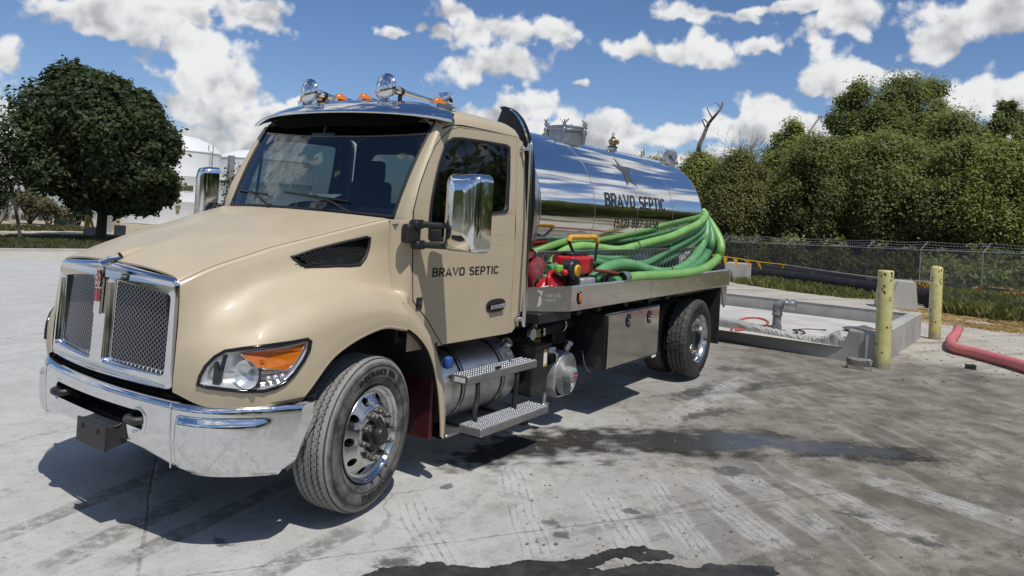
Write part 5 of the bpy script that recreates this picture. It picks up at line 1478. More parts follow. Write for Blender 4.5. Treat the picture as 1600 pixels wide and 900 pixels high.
M['stepside'] = mat('grey_anodised_step', (.30, .30, .295), .5, .75, var=.12, vscale=9); M['alu_br'] = mat('worn_grip', (.80, .80, .78), .30, 1.0)
s1 = step(1.045, 2.005, -1.105, -.935, .680, .062, 'u'); s2 = step(1.045, 2.005, -1.245, -1.035, .322, .062, 'l')
g = MB(); p = PY(756, 577, -1.106); g.box((p.x+.19, -1.1075, p.z-.014), (.075, .004, .026), .004); g.build('step_badge', M['black_gloss'], s1)
g = MB(); p = PX(723, 587, 1.044); g.box((1.0435, -1.02, .648), (.003, .10, .034)); g.build('step_label', M['white'], s1)
for x in (1.20, 1.74):
    g = MB(); g.tube([Vector((x, -1.02, .64)), Vector((x+.0, -1.08, .60)), Vector((x-.015, -1.09, .50)), Vector((x-.02, -1.075, .38)), Vector((x-.02, -1.09, .29))], .020, 6); g.box2((x-.035, -1.20, .20), (x+.035, -.6, .255), .01); g.build('step_bracket', M['black_paint'], T)
g = MB(); g.box2((.95, -1.0, .225), (2.05, -.60, .25), .006); g.build('lower_skid', M['alu_dull'], T)
# vacuum oil box with valve and gauge
g = MB(); g.box2((2.09, -1.02, .325), (2.34, -.70, .765), .018); g.box2((2.075, -1.035, .750), (2.355, -.69, .782), .008); ob = g.build('oil_box', M['black_paint'], T)
g = MB(); g.box2((2.245, -1.0225, .575), (2.30, -1.0205, .725)); lb = g.build('oil_box_label', M['white'], ob)
g = MB(); g.box2((2.248, -1.0245, .70), (2.297, -1.0222, .722)); g.box2((2.248, -1.0245, .578), (2.297, -1.0222, .60)); g.build('label_band', M['yellow'], lb)
p = PY(836, 520, -.90); g = MB(); g.cyl((p.x, -.90, .78), (p.x, -.90, .80), .06, n=18); g.cyl((p.x, -.90, .80), (p.x, -.90, .90), .052, n=18, bev=.01); g.cyl((p.x, -.90, .83), (p.x, -.90, .845), .062, n=18); g.cyl((p.x, -.90, .90), (p.x, -.90, .95), .02, n=10); g.build('brass_valve', M['brass'], ob)
g = MB(); g.cyl((p.x-.14, -.93, .865), (p.x-.14, -.97, .865), .05, n=20); g.tube([(p.x-.14, -.93, .865), (p.x-.05, -.90, .86)], .014, 8); ga = g.build('gauge', M['chrome'], ob)
g = MB(); g.cyl((p.x-.14, -.971, .865), (p.x-.14, -.973, .865), .042, n=20); g.build('gauge_face', M['white'], ga)
g = MB(); g.tube([(p.x+.05, -.90, .86), (p.x+.45, -.86, .88), (p.x+.9, -.80, .88)], .062, 14); g.build('intake_pipe', M['rubber'], T)
for k in (.07, .50): 
    g = MB(); g.lathe([(.066, -.022), (.070, -.018), (.070, .018), (.066, .022)], 'X', 24, c=(p.x+k, -.90+.04*k*1.2, .86+.02*k*2)); g.build('hose_clamp', M['chrome'], T)
g = MB(); g.tube([(p.x-.1, -.86, .97), (p.x+.4, -.9, .985), (p.x+.7, -.8, .98)], .018, 8); g.box2((2.62, -.9, .70), (2.86, -.6, 1.0), .02); g.tube([(2.40, -.95, .70), (2.45, -.98, .62), (2.52, -.95, .54)], .04, 12); g.build('pump_body', M['black_paint'], T)
g = MB(); g.lathe([(.050, -.03), (.062, -.026), (.062, .02), (.05, .03)], 'Z', 22, c=(2.42, -.97, .70)); g.lathe([(.052, -.02), (.066, -.016), (.066, .016), (.05, .02)], 'X', 22, c=(2.47, -.98, .625)); g.build('pipe_coupling', M['alu'], T)
# blower: grey drum with a ringed fan guard facing out
bc_ = PY(884, 585, -1.04); BXc, BZc = bc_.x, bc_.z+.005; Br = .205
g = MB()
def bshape(t, k=1.0):
    c, s = math.cos(t), math.sin(t); r = Br*k
    if s < -.2: # flat-footed square lower corners
        q = min(1/max(abs(c), 1e-3), 1/max(abs(s), 1e-3)); r = Br*k*min(q, 1.16)
    return Vector((r*c, 0, r*s))
ts = np.linspace(0, 2*math.pi, 61)
g.grid([[bshape(t, k)+Vector((BXc, y, BZc)) for t in ts] for k, y in ((1.0, -.78), (1.02, -.84), (1.02, -.93), (1.0, -.95), (1.0, -1.02), (.97, -1.04), (.93, -1.045), (.92, -1.02))])
bl = g.build('blower', M['grey_cast'], T, auto=50)
g = MB(); g.poly([[bshape(t, .93)+Vector((BXc, -1.0, BZc)) for t in ts[:-1]]]); g.build('blower_well', M['gap'], bl)
for k in range(8):
    rr2 = .075+.0155*k; g = MB(); g.tube([Vector((BXc+rr2*math.cos(t), -1.05+.012*(k/8), BZc+rr2*math.sin(t))) for t in np.linspace(0, 2*math.pi, 41)[:-1]], .0048, 6, closed=True); g.build('guard_ring', M['grey_cast'], bl)
g = MB()
for a in range(0, 360, 60): g.tube([Vector((BXc+.06*math.cos(R(a)), -1.045, BZc+.06*math.sin(R(a)))), Vector((BXc+.19*math.cos(R(a)), -1.036, BZc+.19*math.sin(R(a))))], .005, 6)
g.build('guard_spoke', M['grey_cast'], bl)
g = MB(); g.lathe([(.080, -1.03), (.078, -1.08), (.070, -1.125), (.055, -1.135), (.001, -1.137)], 'Y', 30, c=(BXc, 0, BZc)); bm_ = g.build('blower_hub', M['grey_cast'], bl, auto=40)
g = MB(); g.box((BXc+.012, -1.1385, BZc-.014), (.06, .003, .022)); g.build('hub_sticker', M['red'], bm_)
g = MB(); g.box((BXc+.012, -1.1385, BZc+.022), (.066, .003, .018)); g.build('hub_plate', M['star'], bm_)
g = MB(); g.cyl((BXc+.09, -.97, BZc+.20), (BXc+.11, -.99, BZc+.255), .032, n=14); g.cyl((BXc+.11, -.99, BZc+.255), (BXc+.12, -1.0, BZc+.285), .040, n=14, bev=.005); g.build('filler_cap', M['alu'], bl)
g = MB(); g.cyl((2.36, -.98, .22), (2.36, -.98, .32), .02, n=8); g.box((2.36, -.98, .22), (.09, .06, .025), .006); g.build('drain_fitting', M['alu'], T)
g = MB(); g.tube([(3.0, -1.0, .62), (2.98, -1.04, .50), (3.0, -1.07, .44), (3.05, -1.08, .42)], .003, 6); g.build('air_line', M['alu_dull'], T)
# ------------------------------------------------------------------ sun visor, roof lights, horns, mirrors, grab bar
VY = 1.10
def visrow(t):  # t: 0 lip (front, low) .. 1 rear edge on the roof
    row = []
    for k in range(-16, 17):
        y = VY*k/16; a = abs(k)/16
        lip = Vector((.40+.27*a**2.2, y, 2.606-.025*a**2-.030*a**6))
        back = Vector((.80+.02*a, y*.93, 2.748-.055*a**2-.085*a**5))
        q = lip+(back-lip)*t; q.z += .030*math.sin(math.pi*min(1, t*1.0))*(1-.3*a); row.append(q)
    return row
g = MB(); rows_ = [[Vector((p.x+.012, p.y*.985, p.z-.012)) for p in visrow(0)], [Vector((p.x, p.y, p.z-.016)) for p in visrow(0)]]+[visrow(t) for t in (0, .06, .2, .35, .5, .65, .8, .92, 1.0)]
g.grid(rows_); g.grid([[Vector((p.x+.015, p.y*.98, p.z-.014)) for p in visrow(t)] for t in (0, .3, .6, 1.0)], mi=1); vis = g.build('sun_visor', [M['chrome'], M['matte_black']], T)
g = MB(); lo_ = [Vector((p.x+.05, p.y*.88, p.z-.02)) for p in visrow(.05)]
g.grid([lo_, [Vector((p.x+.03, p.y*.97, p.z-.095+.03*(abs(p.y)/.97)**3)) for p in lo_]])
g.build('visor_skirt', M['matte_black'], vis)
def marker(u, v, y):
    p = PY(u, v, y); bz = 2.735-.055*(y/1.0)**2
    c = Vector((p.x, y, p.z))
    g = MB(); pr = [(-.062, .0, .0), (-.052, .022, .034), (-.030, .034, .046), (.0, .040, .046), (.040, .036, .026), (.072, .022, .004)]
    rows_ = []
    for x, w_, h in pr: rows_.append([c+Vector((x, w_*math.cos(t), -.022+h*math.sin(t))) for t in np.linspace(math.pi, 0, 11)])
    g.grid(rows_); g.add(rows_[0], [tuple(range(11))]); g.add(rows_[-1], [tuple(range(11))])
    o = g.build('marker_light', M['amber'], T)
    g = MB(); rows_ = [[c+Vector((x, w_*math.cos(t), -.025+h*math.sin(t))) for t in np.linspace(math.pi, 0, 9)] for x, w_, h in ((.05, .034, .028), (.12, .034, .022), (.20, .022, .006), (.21, .005, .0))]
    g.grid(rows_); g.grid([[c+Vector((-.07, -.045, -.024)), c+Vector((-.07, .045, -.024))], [c+Vector((.20, -.045, -.020)), c+Vector((.20, .045, -.020))]]); g.box2(tuple(c+Vector((-.06, -.038, -.07))), tuple(c+Vector((.12, .038, -.022))), .006); g.build('marker_base', M['chrome'], o)
for u, v, y in ((686, 158, -.86), (571, 151, -.15), (533, 151.5, .22), (500, 153, .55), (478, 155.5, .86)): marker(u, v, y)
def horn(bu, bv, y, L):
    p = PY(bu, bv, y)
    pr = [(.105, 0), (.107, .004), (.103, .010), (.086, .028), (.060, .060), (.040, .105), (.028, .16), (.021, .24), (.017, .36), (.015, L-.1), (.019, L-.09), (.021, L-.02), (.015, L), (.001, L)]
    A = Matrix.Translation(p) @ Matrix.Rotation(R(2), 4, 'Y')
    g = MB(); g.lathe([(float(a[0]), float(a[1])) for a in pr], 'X', 36, M=A); h = g.build('air_horn', M['chrome'], T)
    g = MB(); g.lathe([(.104, .006), (.098, -.006), (.080, -.018), (.05, -.028), (.02, -.032), (.001, -.033)], 'X', 30, M=A); g.build('horn_cover', M['mirror'], h)
    g = MB(); g.box((.17, 0, -.08), (.03, .03, .10), .006, M=A); g.box((.17, 0, -.125), (.09, .07, .012), .004, M=A); g.lathe([(.030, .15), (.032, .16), (.032, .18), (.030, .19)], 'X', 18, M=A); g.box((L-.06, 0, -.06), (.05, .04, .10), .006, M=A); g.build('horn_bracket', M['black'], h)
horn(602, 136, -.436, .78); horn(482, 143, .436, .62)
g = MB(); p = PY(690, 152, -.55); g.box((p.x+.05, -.55, p.z), (.06, .12, .09), .01, seg=2); g.build('horn_manifold', M['chrome'], T)
# mirrors
def mirror_():
    c = Vector((.455, -1.437, 1.905)); Mm = Matrix.Translation(c) @ Matrix.Rotation(R(-8), 4, 'Z')
    w_, h_ = .315, .515; lp = rrect(w_, h_, .055, 6)
    def L(k, x): return [Vector((x, y*k, z*(1-(1-k)*w_/h_))) for y, z in lp+[lp[0]]]
    g = MB(); rws = [L(1.0, .085), L(1.0, .0), L(.985, -.022), L(.94, -.042), L(.85, -.056), L(.6, -.068), L(.3, -.073)]
    g.grid(rws, M=Mm); r_ = L(.3, -.073)[:-1]; g.add(r_, [tuple(range(len(r_)))], 0, True, Mm)
    o = g.build('door_mirror', M['chrome'], T)
    g = MB(); g.add(L(1.0, .086)[:-1], [tuple(range(len(lp)))], 0, False, Mm); g.build('mirror_back', M['black'], o)
    g = MB(); g.add(L(.93, .089)[:-1], [tuple(range(len(lp)))], 0, False, Mm); g.build('mirror_glass', M['mirror'], o)
    def arm(u0, v0, u1, v1):
        a = PY(u0, v0, -1.085); b = c+Vector((.03, .10, 0)); b.z = a.z+ (0.0)
        g = MB(); g.tube([a, a*.7+b*.3+Vector((0, 0, .0)), b], [.028, .022, .019], 10); return g.build('mirror_arm', M['black'], o)
    arm(650, 350, 690, 350); arm(652, 382, 695, 384)
    a = PY(641, 365, -1.075); g = MB(); g.box((a.x-.005, -1.085, a.z), (.13, .07, .13), .02, seg=3)
    p1 = PY(650, 350, -1.09); p2 = PY(652, 382, -1.09)
    for q in (p1, p2): g.box((q.x, -1.10, q.z), (.10, .08, .055), .02, seg=3); g.cyl((q.x, -1.10, q.z-.03), (q.x, -1.10, q.z+.03), .042, n=16)
    g.box((p1.x, -1.09, (p1.z+p2.z)/2), (.07, .05, abs(p1.z-p2.z)), .01); g.build('mirror_mount', M['black'], o)
    return o
mo = mirror_(); m2 = mirror_mesh(mo)
_rt = Matrix.Translation((.455, 1.437, 0)) @ Matrix.Rotation(R(-34), 4, 'Z') @ Matrix.Translation((-.455, -1.437, 0))
for o in [m2]+[c for c in m2.children if c.name.startswith(('mirror_back', 'mirror_glass'))]: o.data.transform(_rt)   # the far mirror is turned in towards the driver
# window-sill mirror arm guard shown as the dark block in the front window corner
g = MB(); a = S(680, 366, .006); g.box((a.x, a.y, a.z), (.11, .02, .075), .015, seg=3); g.build('window_corner', M['black'], T)
# grab bars behind the doors
def grab():
    a, b = PY(817, 233, -1.02), PY(810, 497, -1.085)
    pts = [a+Vector((0, .03, -.01)), a+Vector((0, -.05, 0)), a+Vector((.01, -.075, -.05)), Vector(b)+Vector((.0, -.055, .06)), Vector(b)+Vector((0, -.035, 0)), Vector(b)+Vector((-.01, .03, 0))]
    g = MB(); g.tube(spline(pts, 5), .0155, 12); o = g.build('grab_bar', M['chrome'], T)
    for q in (a, b):
        g = MB(); g.box((q.x, q.y+.01, q.z), (.045, .03, .06), .008, seg=2); g.build('grab_foot', M['chrome'], o)
    return o
gb = grab(); mirror_mesh(gb)
# ------------------------------------------------------------------ hose rack on the bed, hoses, pump engine, fuel can
RY = -.93
ra, rb = PY(836, 397, RY), PY(1085, 386.5, RY); rz = (ra.z+rb.z)/2
g = MB(); g.box2((ra.x, RY-.018, rz-.022), (rb.x, RY+.018, rz+.012), .004); rack = g.build('hose_rack', M['alu_dull'], T)
g = MB(); nx_ = int((rb.x-ra.x)/.05)
for i in range(nx_+1):
    x = ra.x+.01+(rb.x-ra.x-.02)*i/nx_; pts = []
    for j in range(11): pts.append(Vector((x+(.0125 if (j+2*(i % 2)) % 4 in (1, 2) else -.0125), RY, 1.107+(rz-1.12)*j/10)))
    g.tube(pts, .0034, 4, caps=False)
tag(g.build('rack_mesh', M['alu_br'], rack), kind='stuff')
g = MB(); n_ = int((rb.x-ra.x)/.045)
for i in range(n_): x = ra.x+.02+.045*i; g.box((x, RY-.0195, rz-.004), (.016, .004, .022), M=None)
tag(g.build('rack_slot', M['gap'], rack), kind='stuff')
def hose_mat(name, a, b):
    m = bpy.data.materials.new(name); m.use_nodes = True; t = m.node_tree; bs = t.nodes['Principled BSDF']; n = NT(t)
    co = n.coord('Object'); f = n.noise(co, 5, 4, .6)
    n.put(bs.inputs['Base Color'], n.mix(n.ss(f, .35, .65), (*a, 1), (*b, 1))); bs.inputs['Roughness'].default_value = .42; bs.inputs['Subsurface Weight'].default_value = .05; bs.inputs['Subsurface Radius'].default_value = (.02, .03, .01)
    return m
M['hose_g'] = hose_mat('green_hose', (.105, .285, .12), (.15, .36, .16)); M['hose_l'] = hose_mat('lime_hose', (.175, .385, .095), (.235, .455, .13)); M['hose_d'] = hose_mat('deep_green_hose', (.075, .23, .10), (.10, .28, .12))
def hose(name, pts, r, mt, label, group=None, ribs=.05, k=14, cat='hose'):
    pts = spline(pts, k); rs = []; L = 0
    # ribbed: the radius ripples along the length
    dense = []; 
    for i in range(len(pts)-1):
        seg = (pts[i+1]-pts[i]).length; m_ = max(1, int(seg/.022))
        for q in range(m_): dense.append(pts[i]+(pts[i+1]-pts[i])*q/m_)
    dense.append(pts[-1])
    rs = [r*(1+ribs*(1 if i % 2 else -1)) for i in range(len(dense))]
    g = MB(); g.tube(dense, rs, 14); o = g.build(name, mt); tag(o, label, cat, group); return o
def cp(cx, cy): return 800+cx/4.444, 320+cy/4.444
def HP(l):
    out = []
    for cx, cy, ax, val in l:
        u, v = cp(cx, cy); out.append(at(u, v, ax, val))
    return out
GH = 'green suction hoses on the bed'
r_ = .046
hose('suction_hose', HP([(270, 420, 1, -.80), (330, 345, 1, -.80), (430, 298, 1, -.82), (520, 290, 1, -.83), (620, 303, 1, -.85), (740, 314, 1, -.88), (850, 290, 1, -.90), (950, 262, 1, -.92), (1100, 222, 1, -.95), (1200, 178, 1, -.97), (1300, 128, 1, -.95), (1345, 75, 0, 6.74), (1325, 40, 0, 6.80)]), r_, M['hose_l'], 'topmost green hose curving along the flank of the polished tank', GH)
hose('suction_hose', HP([(240, 520, 1, -.88), (360, 440, 1, -.90), (460, 380, 1, -.90), (560, 360, 1, -.90), (660, 372, 1, -.90), (780, 352, 1, -.88), (880, 306, 1, -.87), (1000, 278, 1, -.88), (1120, 240, 1, -.90), (1230, 190, 1, -.90), (1310, 150, 1, -.86), (1340, 110, 0, 6.78)]), r_, M['hose_g'], 'green hose just under the topmost one, fanning up to the tank end', GH)
hose('suction_hose', HP([(250, 450, 1, -.93), (400, 410, 1, -.93), (560, 395, 1, -.93), (700, 420, 1, -.93), (900, 412, 1, -.92), (980, 380, 1, -.91), (1060, 330, 1, -.91), (1180, 265, 1, -.92), (1290, 195, 1, -.90), (1335, 150, 0, 6.70)]), r_, M['hose_d'], 'dark green hose behind the perforated rack, third from the top', GH)
hose('suction_hose', HP([(210, 520, 1, -.90), (420, 470, 1, -.86), (620, 430, 1, -.84), (800, 440, 1, -.84), (960, 420, 1, -.86), (1080, 370, 1, -.88), (1200, 300, 1, -.88), (1320, 215, 1, -.86), (1360, 190, 0, 6.70)]), r_, M['hose_g'], 'green hose lying deepest between rack and tank', GH)
hose('suction_hose', HP([(560, 520, 1, -1.06), (610, 470, 1, -1.06), (680, 430, 1, -1.07), (770, 412, 1, -1.07), (860, 425, 1, -1.07), (960, 456, 1, -1.08), (1060, 470, 1, -1.09), (1150, 450, 1, -1.09), (1240, 392, 1, -1.07), (1310, 300, 0, 6.45), (1348, 205, 0, 6.62), (1350, 130, 0, 6.72), (1325, 62, 0, 6.80)]), .056, M['hose_g'], 'thick green hose arching over the near edge of the bed in front of the rack', GH)
hose('suction_hose', HP([(700, 540, 1, -1.15), (820, 508, 1, -1.16), (900, 500, 1, -1.17), (1050, 486, 1, -1.18), (1180, 472, 1, -1.18), (1280, 420, 1, -1.13), (1350, 345, 0, 6.62), (1385, 262, 0, 6.72), (1380, 180, 0, 6.80), (1345, 95, 0, 6.85)]), .054, M['hose_d'], 'green hose bent between the thick one and the bright lime one at the bed corner', GH)
hose('suction_hose', HP([(790, 512, 1, -1.20), (900, 500, 1, -1.205), (1050, 492, 1, -1.21), (1200, 478, 1, -1.21), (1330, 446, 1, -1.18), (1418, 382, 0, 6.64), (1452, 300, 0, 6.74), (1432, 220, 0, 6.82), (1385, 140, 0, 6.88), (1340, 80, 0, 6.92)]), .056, M['hose_l'], 'bright lime green hose lying along the side rail and bulging past the bed corner', GH)
q = HP([(790, 506, 1, -1.20)])[0]
g = MB(); g.lathe([(.058, -.06), (.064, -.05), (.064, .02), (.05, .03), (.045, -.06)], 'X', 24, M=Matrix.Translation(q)); g.lathe([(.062, -.10), (.066, -.09), (.066, -.06)], 'X', 24, M=Matrix.Translation(q))
tag(g.build('hose_coupling', M['alu_dull']), 'short aluminium hose end fitting lying on the bed under the green hoses', 'fitting')
# dark ties round the hoses
for cx, cy, y in ((1085, 458, -1.14), (860, 296, -.95)):
    u, v = cp(cx, cy); p = PY(u, v, y); g = MB(); g.tube([p+Vector((.05*t-.03, -.062*math.cos(t*1.2), .062*math.sin(t*1.2))) for t in np.linspace(-1.2, 1.2, 12)], .007, 6)
    tag(g.build('hose_tie', M['rubber']), 'thin black tie strapped round the '+('lower hoses at the rail' if cx > 1000 else 'upper hoses by the tank'), 'tie')
u, v = cp(720, 470); hose('pressure_hose', [PY(*cp(575, 455), -1.12), PY(*cp(650, 462), -1.12), PY(*cp(760, 480), -1.11), PY(*cp(900, 482), -1.08)], .016, mat('dull_red_hose', (.22, .03, .03), .5), 'thin dull red hose running from the red engine under the green hoses', ribs=0)
# pump engine
def ep(cx, cy, y): return PY(800+cx/6.43, 340+cy/6.43, y)
EN = empty('pump_engine', (0, 0, 0)); tag(EN, 'small red pump engine with yellow carry handle standing on the truck bed', 'engine')
b0, b1 = ep(600, 580, -1.12), ep(830, 385, -1.12); ez = 1.107
g = MB(); g.box2((b0.x+.02, -1.12, b0.z), (b1.x, -.88, b1.z), .03, seg=3); hs_ = g.build('engine_shroud', M['red'], EN)
g = MB(); g.box2((b0.x+.06, -1.08, b1.z-.01), (b1.x-.06, -.92, b1.z+.035), .012); g.build('fuel_lid', M['black'], EN)
for k in range(7):
    g = MB(); z = b0.z+.03+k*(b1.z-b0.z-.06)/6; g.box2((b1.x-.085, -1.1235, z-.004), (b1.x-.012, -1.118, z+.004)); g.build('shroud_slot', M['gap'], hs_)
c = ep(640, 530, -1.15); g = MB(); Mx = Matrix.Translation((c.x, -1.13, c.z)); g.lathe([(.10, .04), (.104, .0), (.098, -.022), (.075, -.034), (.05, -.036)], 'Y', 28, M=Mx)
for a in range(0, 360, 30): g.box((.09*math.cos(R(a)), -.024, .09*math.sin(R(a))), (.02, .015, .02), .003, M=Mx)
rc_ = g.build('recoil_starter', M['black'], EN)
g = MB(); g.lathe([(.054, -.034), (.052, -.048), (.04, -.052), (.001, -.052)], 'Y', 24, M=Mx)
g.build('starter_cap', M['yellow'], rc_)
for k in range(4):
    g = MB(); g.box((-.027+.018*k, -.053, 0), (.007, .004, .07), M=Mx); g.build('cap_rib', M['brass'], rc_)
g = MB(); q0, q1 = ep(700, 650, -1.14), ep(838, 600, -1.14); g.box2((q0.x, -1.15, ez), (q1.x, -.92, q1.z), .02, seg=2); g.build('crankcase', M['grey_cast'], EN)
q0, q1 = ep(560, 660, -1.1), ep(700, 610, -1.1); g = MB(); g.box2((q0.x, -1.12, ez), (q1.x, -.90, q1.z), .01); g.cyl((q0.x-.06, -1.02, ez+.07), (q0.x+.05, -1.02, ez+.07), .06, n=16); g.build('pump_base', M['black_paint'], EN)
hl_, hr_ = ep(572, 240, -1.06), ep(858, 245, -1.06); tl_, trr = ep(590, 196, -1.06), ep(840, 196, -1.06)
g = MB(); g.tube(spline([hl_, hl_*.4+tl_*.6+Vector((-.004, 0, 0)), tl_+Vector((.02, 0, .0)), (tl_+trr)/2, trr+Vector((-.02, 0, 0)), hr_*.4+trr*.6+Vector((.004, 0, 0)), hr_], 6), .024, 12); g.build('carry_handle', M['yellow'], EN)
g = MB(); g.tube([hl_, ep(635, 395, -1.06)], .014, 10); g.build('handle_bar', M['black'], EN)
g = MB(); g.tube([hr_, ep(832, 440, -1.06)], .014, 10); g.build('handle_bar', M['black'], EN)
c = ep(472, 515, -1.10); g = MB(); g.box((c.x, -1.10, c.z), (.085, .05, .07), .012, seg=2); g.cyl((c.x-.01, -1.127, c.z), (c.x-.01, -1.13, c.z), .018, n=12); g.build('choke_box', M['lime'], EN)
g = MB(); g.tube(spline([ep(500, 500, -1.05), ep(540, 450, -1.03), ep(560, 420, -1.0), ep(600, 410, -.98)], 5), .03, 10); g.box2(tuple(ep(480, 640, -1.08)), tuple(ep(590, 540, -.98)), .02); g.ball(ep(530, 552, -1.12), .028, 8); g.build('carburettor', M['black_paint'], EN)
c = ep(530, 552, -1.15); g = MB(); g.ball(c, .03, 8); g.build('primer_bulb', M['red'], EN)
# second handle and tool seen by the tank head
# fuel can
FC = empty('fuel_can'); tag(FC, 'red plastic fuel can with a moulded handle at the front of the bed', 'fuel can')
p0, p1 = ep(268, 705, -1.03), ep(540, 690, -1.03); w2 = (p1.x-p0.x)/2; cx_ = (p0.x+p1.x)/2; zt = ep(430, 588, -1.03).z
g = MB(); rows_ = []
for k, z in ((1.0, ez+.002), (1.02, ez+.02), (1.02, ez+.06), (.97, ez+.5*(zt-ez)), (.86, ez+.72*(zt-ez)), (.66, ez+.90*(zt-ez)), (.40, ez+.985*(zt-ez)), (.02, zt)):
    rows_.append([Vector((cx_+w2*k*math.copysign(abs(math.cos(t))**.7, math.cos(t)), -1.015+.078*k*math.copysign(abs(math.sin(t))**.7, math.sin(t)), z)) for t in np.linspace(0, 2*math.pi, 41)])
g.grid(rows_); g.add(rows_[0][:-1], [tuple(range(40))]); g.build('can_body', M['red'], FC)
g = MB(); g.tube(spline([ep(368, 690, -1.085), ep(368, 610, -1.08), ep(378, 565, -1.06), ep(408, 545, -1.03), ep(435, 560, -1.03), ep(445, 600, -1.02)], 6), .019, 10); g.build('can_handle', M['red'], FC)
g = MB(); a, b = ep(292, 700, -1.098), ep(410, 684, -1.098); g.box2((a.x, -1.098, a.z), (b.x, -1.092, b.z+.004)); g.build('can_label', M['white'], FC)
g = MB(); g.tube(spline([ep(455, 575, -1.06), ep(500, 600, -1.085), ep(530, 640, -1.09), ep(545, 690, -1.085)], 5), .009, 8); g.build('can_strap', M['rubber'], FC)
# red sack behind the rack
g = MB(); c0 = PY(838, 440, -.72); rows_ = []
for i in range(9):
    t = math.pi*i/8; rows_.append([Vector((c0.x+.12*math.sin(t)*math.cos(a)*(1+.18*math.sin(3*a+i)), -.72+.12*math.sin(t)*math.sin(a), 1.11+.20-.20*math.cos(t)+.012*math.sin(5*a+i*2))) for a in np.linspace(0, 2*math.pi, 25)])
g.grid(rows_); tag(g.build('red_sack', mat('dark_red_cloth', (.20, .012, .025), .7, var=.3, vscale=14, bump=.4, bscale=12)), 'dark red sack stuffed behind the mesh rack at the front of the bed', 'sack')
# ------------------------------------------------------------------ drain pit: low concrete walls round a floor with a pipe stub
cA = PG(1362, 574); cA.z = 0
bR = PG(1441, 533); fL = Vector((cA.x+1.05, 3.6, 0))
XF, XB, YN, YFAR = 8.66, 13.05, -2.88, 4.2
M['pit'] = concrete('pit_floor', (.54, .515, .465), .2, .3)
g = MB(); rows_ = [[Vector((x, y, H(x, y)+.21)) for y in np.linspace(YN+.1, YFAR, 20)] for x in np.linspace(XF+.1, XB, 14)]; g.grid(rows_); tag(g.build('pit_floor', M['pit']), kind='structure')
WT = .30
WL = empty('drain_pit_wall'); tag(WL, 'low broken concrete wall round the drain pit behind the truck', 'wall')
# front wall: the top edge is broken down in the middle
def topf(y):
    base = .345+.02*math.sin(y*1.3)
    hi = .49*min(1, max(0, (-2.28-y)/.16)) if y < -2.28 else 0
    d = (y+1.75)/.42; dip = -.085*math.exp(-d*d); d2 = (y+1.15)/.3; dip -= .03*math.exp(-d2*d2)
    return max(base+dip, hi) if y < -2.28 else base+dip+max(0, (-2.0-y)*.35 if y > -2.28 else 0)
def frontx(y): return XF+(y-YN)*.20
rows_ = []
rs_ = random.Random(3)
ysf = list(np.linspace(YN, -.9, 64))+list(np.linspace(-.8, YFAR, 30))
for y in ysf:
    x = frontx(y); z0 = H(x, y)-.05; zt = topf(y)+H(x, y); rough = .018 if -2.3 < y < -.6 else .003
    nz = lambda: rs_.uniform(-rough, rough)
    rows_.append([Vector((x, y, z0)), Vector((x, y, zt*.5+z0*.5)), Vector((x+nz()*.5, y, zt-.03+nz())), Vector((x+.012+nz(), y, zt+nz())), Vector((x+.06+nz(), y, zt+nz()+.006)), Vector((x+.19+nz(), y, zt+nz()*1.3)), Vector((x+WT+nz(), y, zt+nz())), Vector((x+WT, y, z0))])
g = MB(); g.grid(rows_, smooth=False); g.add(rows_[0], [tuple(range(8))]); g.build('front_wall', M['conc_wall'], WL)
g = MB()
def wallbox(g, a, b, h0, h1, t):
    d = (b-a); d.z = 0; e = d.normalized(); n_ = Vector((-e.y, e.x, 0))
    rows_ = []
    for k in range(21):
        p = a+(b-a)*k/20; zg = H(p.x, p.y); h = h0+(h1-h0)*k/20
        pr = [(0, -.05), (0, h-.014), (.014, h), (t-.014, h), (t, h-.014), (t, -.05)]
        rows_.append([Vector((p.x, p.y, zg+b_))+n_*a_ for a_, b_ in pr])
    g.grid(rows_, smooth=False); g.add(rows_[0], [tuple(range(6))]); g.add(rows_[-1], [tuple(range(6))[::-1]])
wallbox(g, Vector((XF+.0, YN-.002, 0)), Vector((XB+.25, YN-.12, 0)), .455, .50, .20); g.build('side_wall', M['conc_wall'], WL)
g = MB(); wallbox(g, Vector((XB+.2, YN+.10, 0)), Vector((XB+.2, YFAR, 0)), .46, .46, -.2); g.build('back_wall', M['conc_wall'], WL)
# raised slab beyond the back wall
g = MB(); 
p = PG(1213, 516, .21); p.z = H(p.x, p.y)+.21
PS = empty('pipe_stub', (0, 0, 0)); tag(PS, 'grey pipe elbow rising from the drain pit floor', 'pipe')
h_ = (PG(1213, 516, .21)-Vector(CP)).length*45/FPX
zc_ = p.z
g = MB(); g.cyl((p.x, p.y, zc_-.02), (p.x, p.y, zc_+.09), .085, n=20); g.cyl((p.x, p.y, zc_+.09), (p.x, p.y, zc_+.26), .070, n=20); g.cyl((p.x, p.y, zc_+.25), (p.x, p.y, zc_+.30), .086, n=20, bev=.008); g.build('standpipe', M['pvc'] if 'pvc' in M else mat('weathered_grey_pipe', (.20, .20, .215), .5, var=.35, vscale=14, dirt=(.09, .085, .08), dirt_amt=.4, dscale=8), PS)
ed = (PX(1240, 490, p.x)-PX(1213, 490, p.x)).normalized(); ed.z = 0; ed.normalize()
M['pvc'] = PS.children[0].data.materials[0]
g = MB(); g.tube(spline([Vector((p.x, p.y, zc_+.28)), Vector((p.x, p.y, zc_+.40)), Vector((p.x, p.y, zc_+.44))+ed*.05, Vector((p.x, p.y, zc_+.46))+ed*.14], 6), .078, 18); g.build('elbow', M['pvc'], PS)
a = Vector((p.x, p.y, zc_+.46))+ed*.13
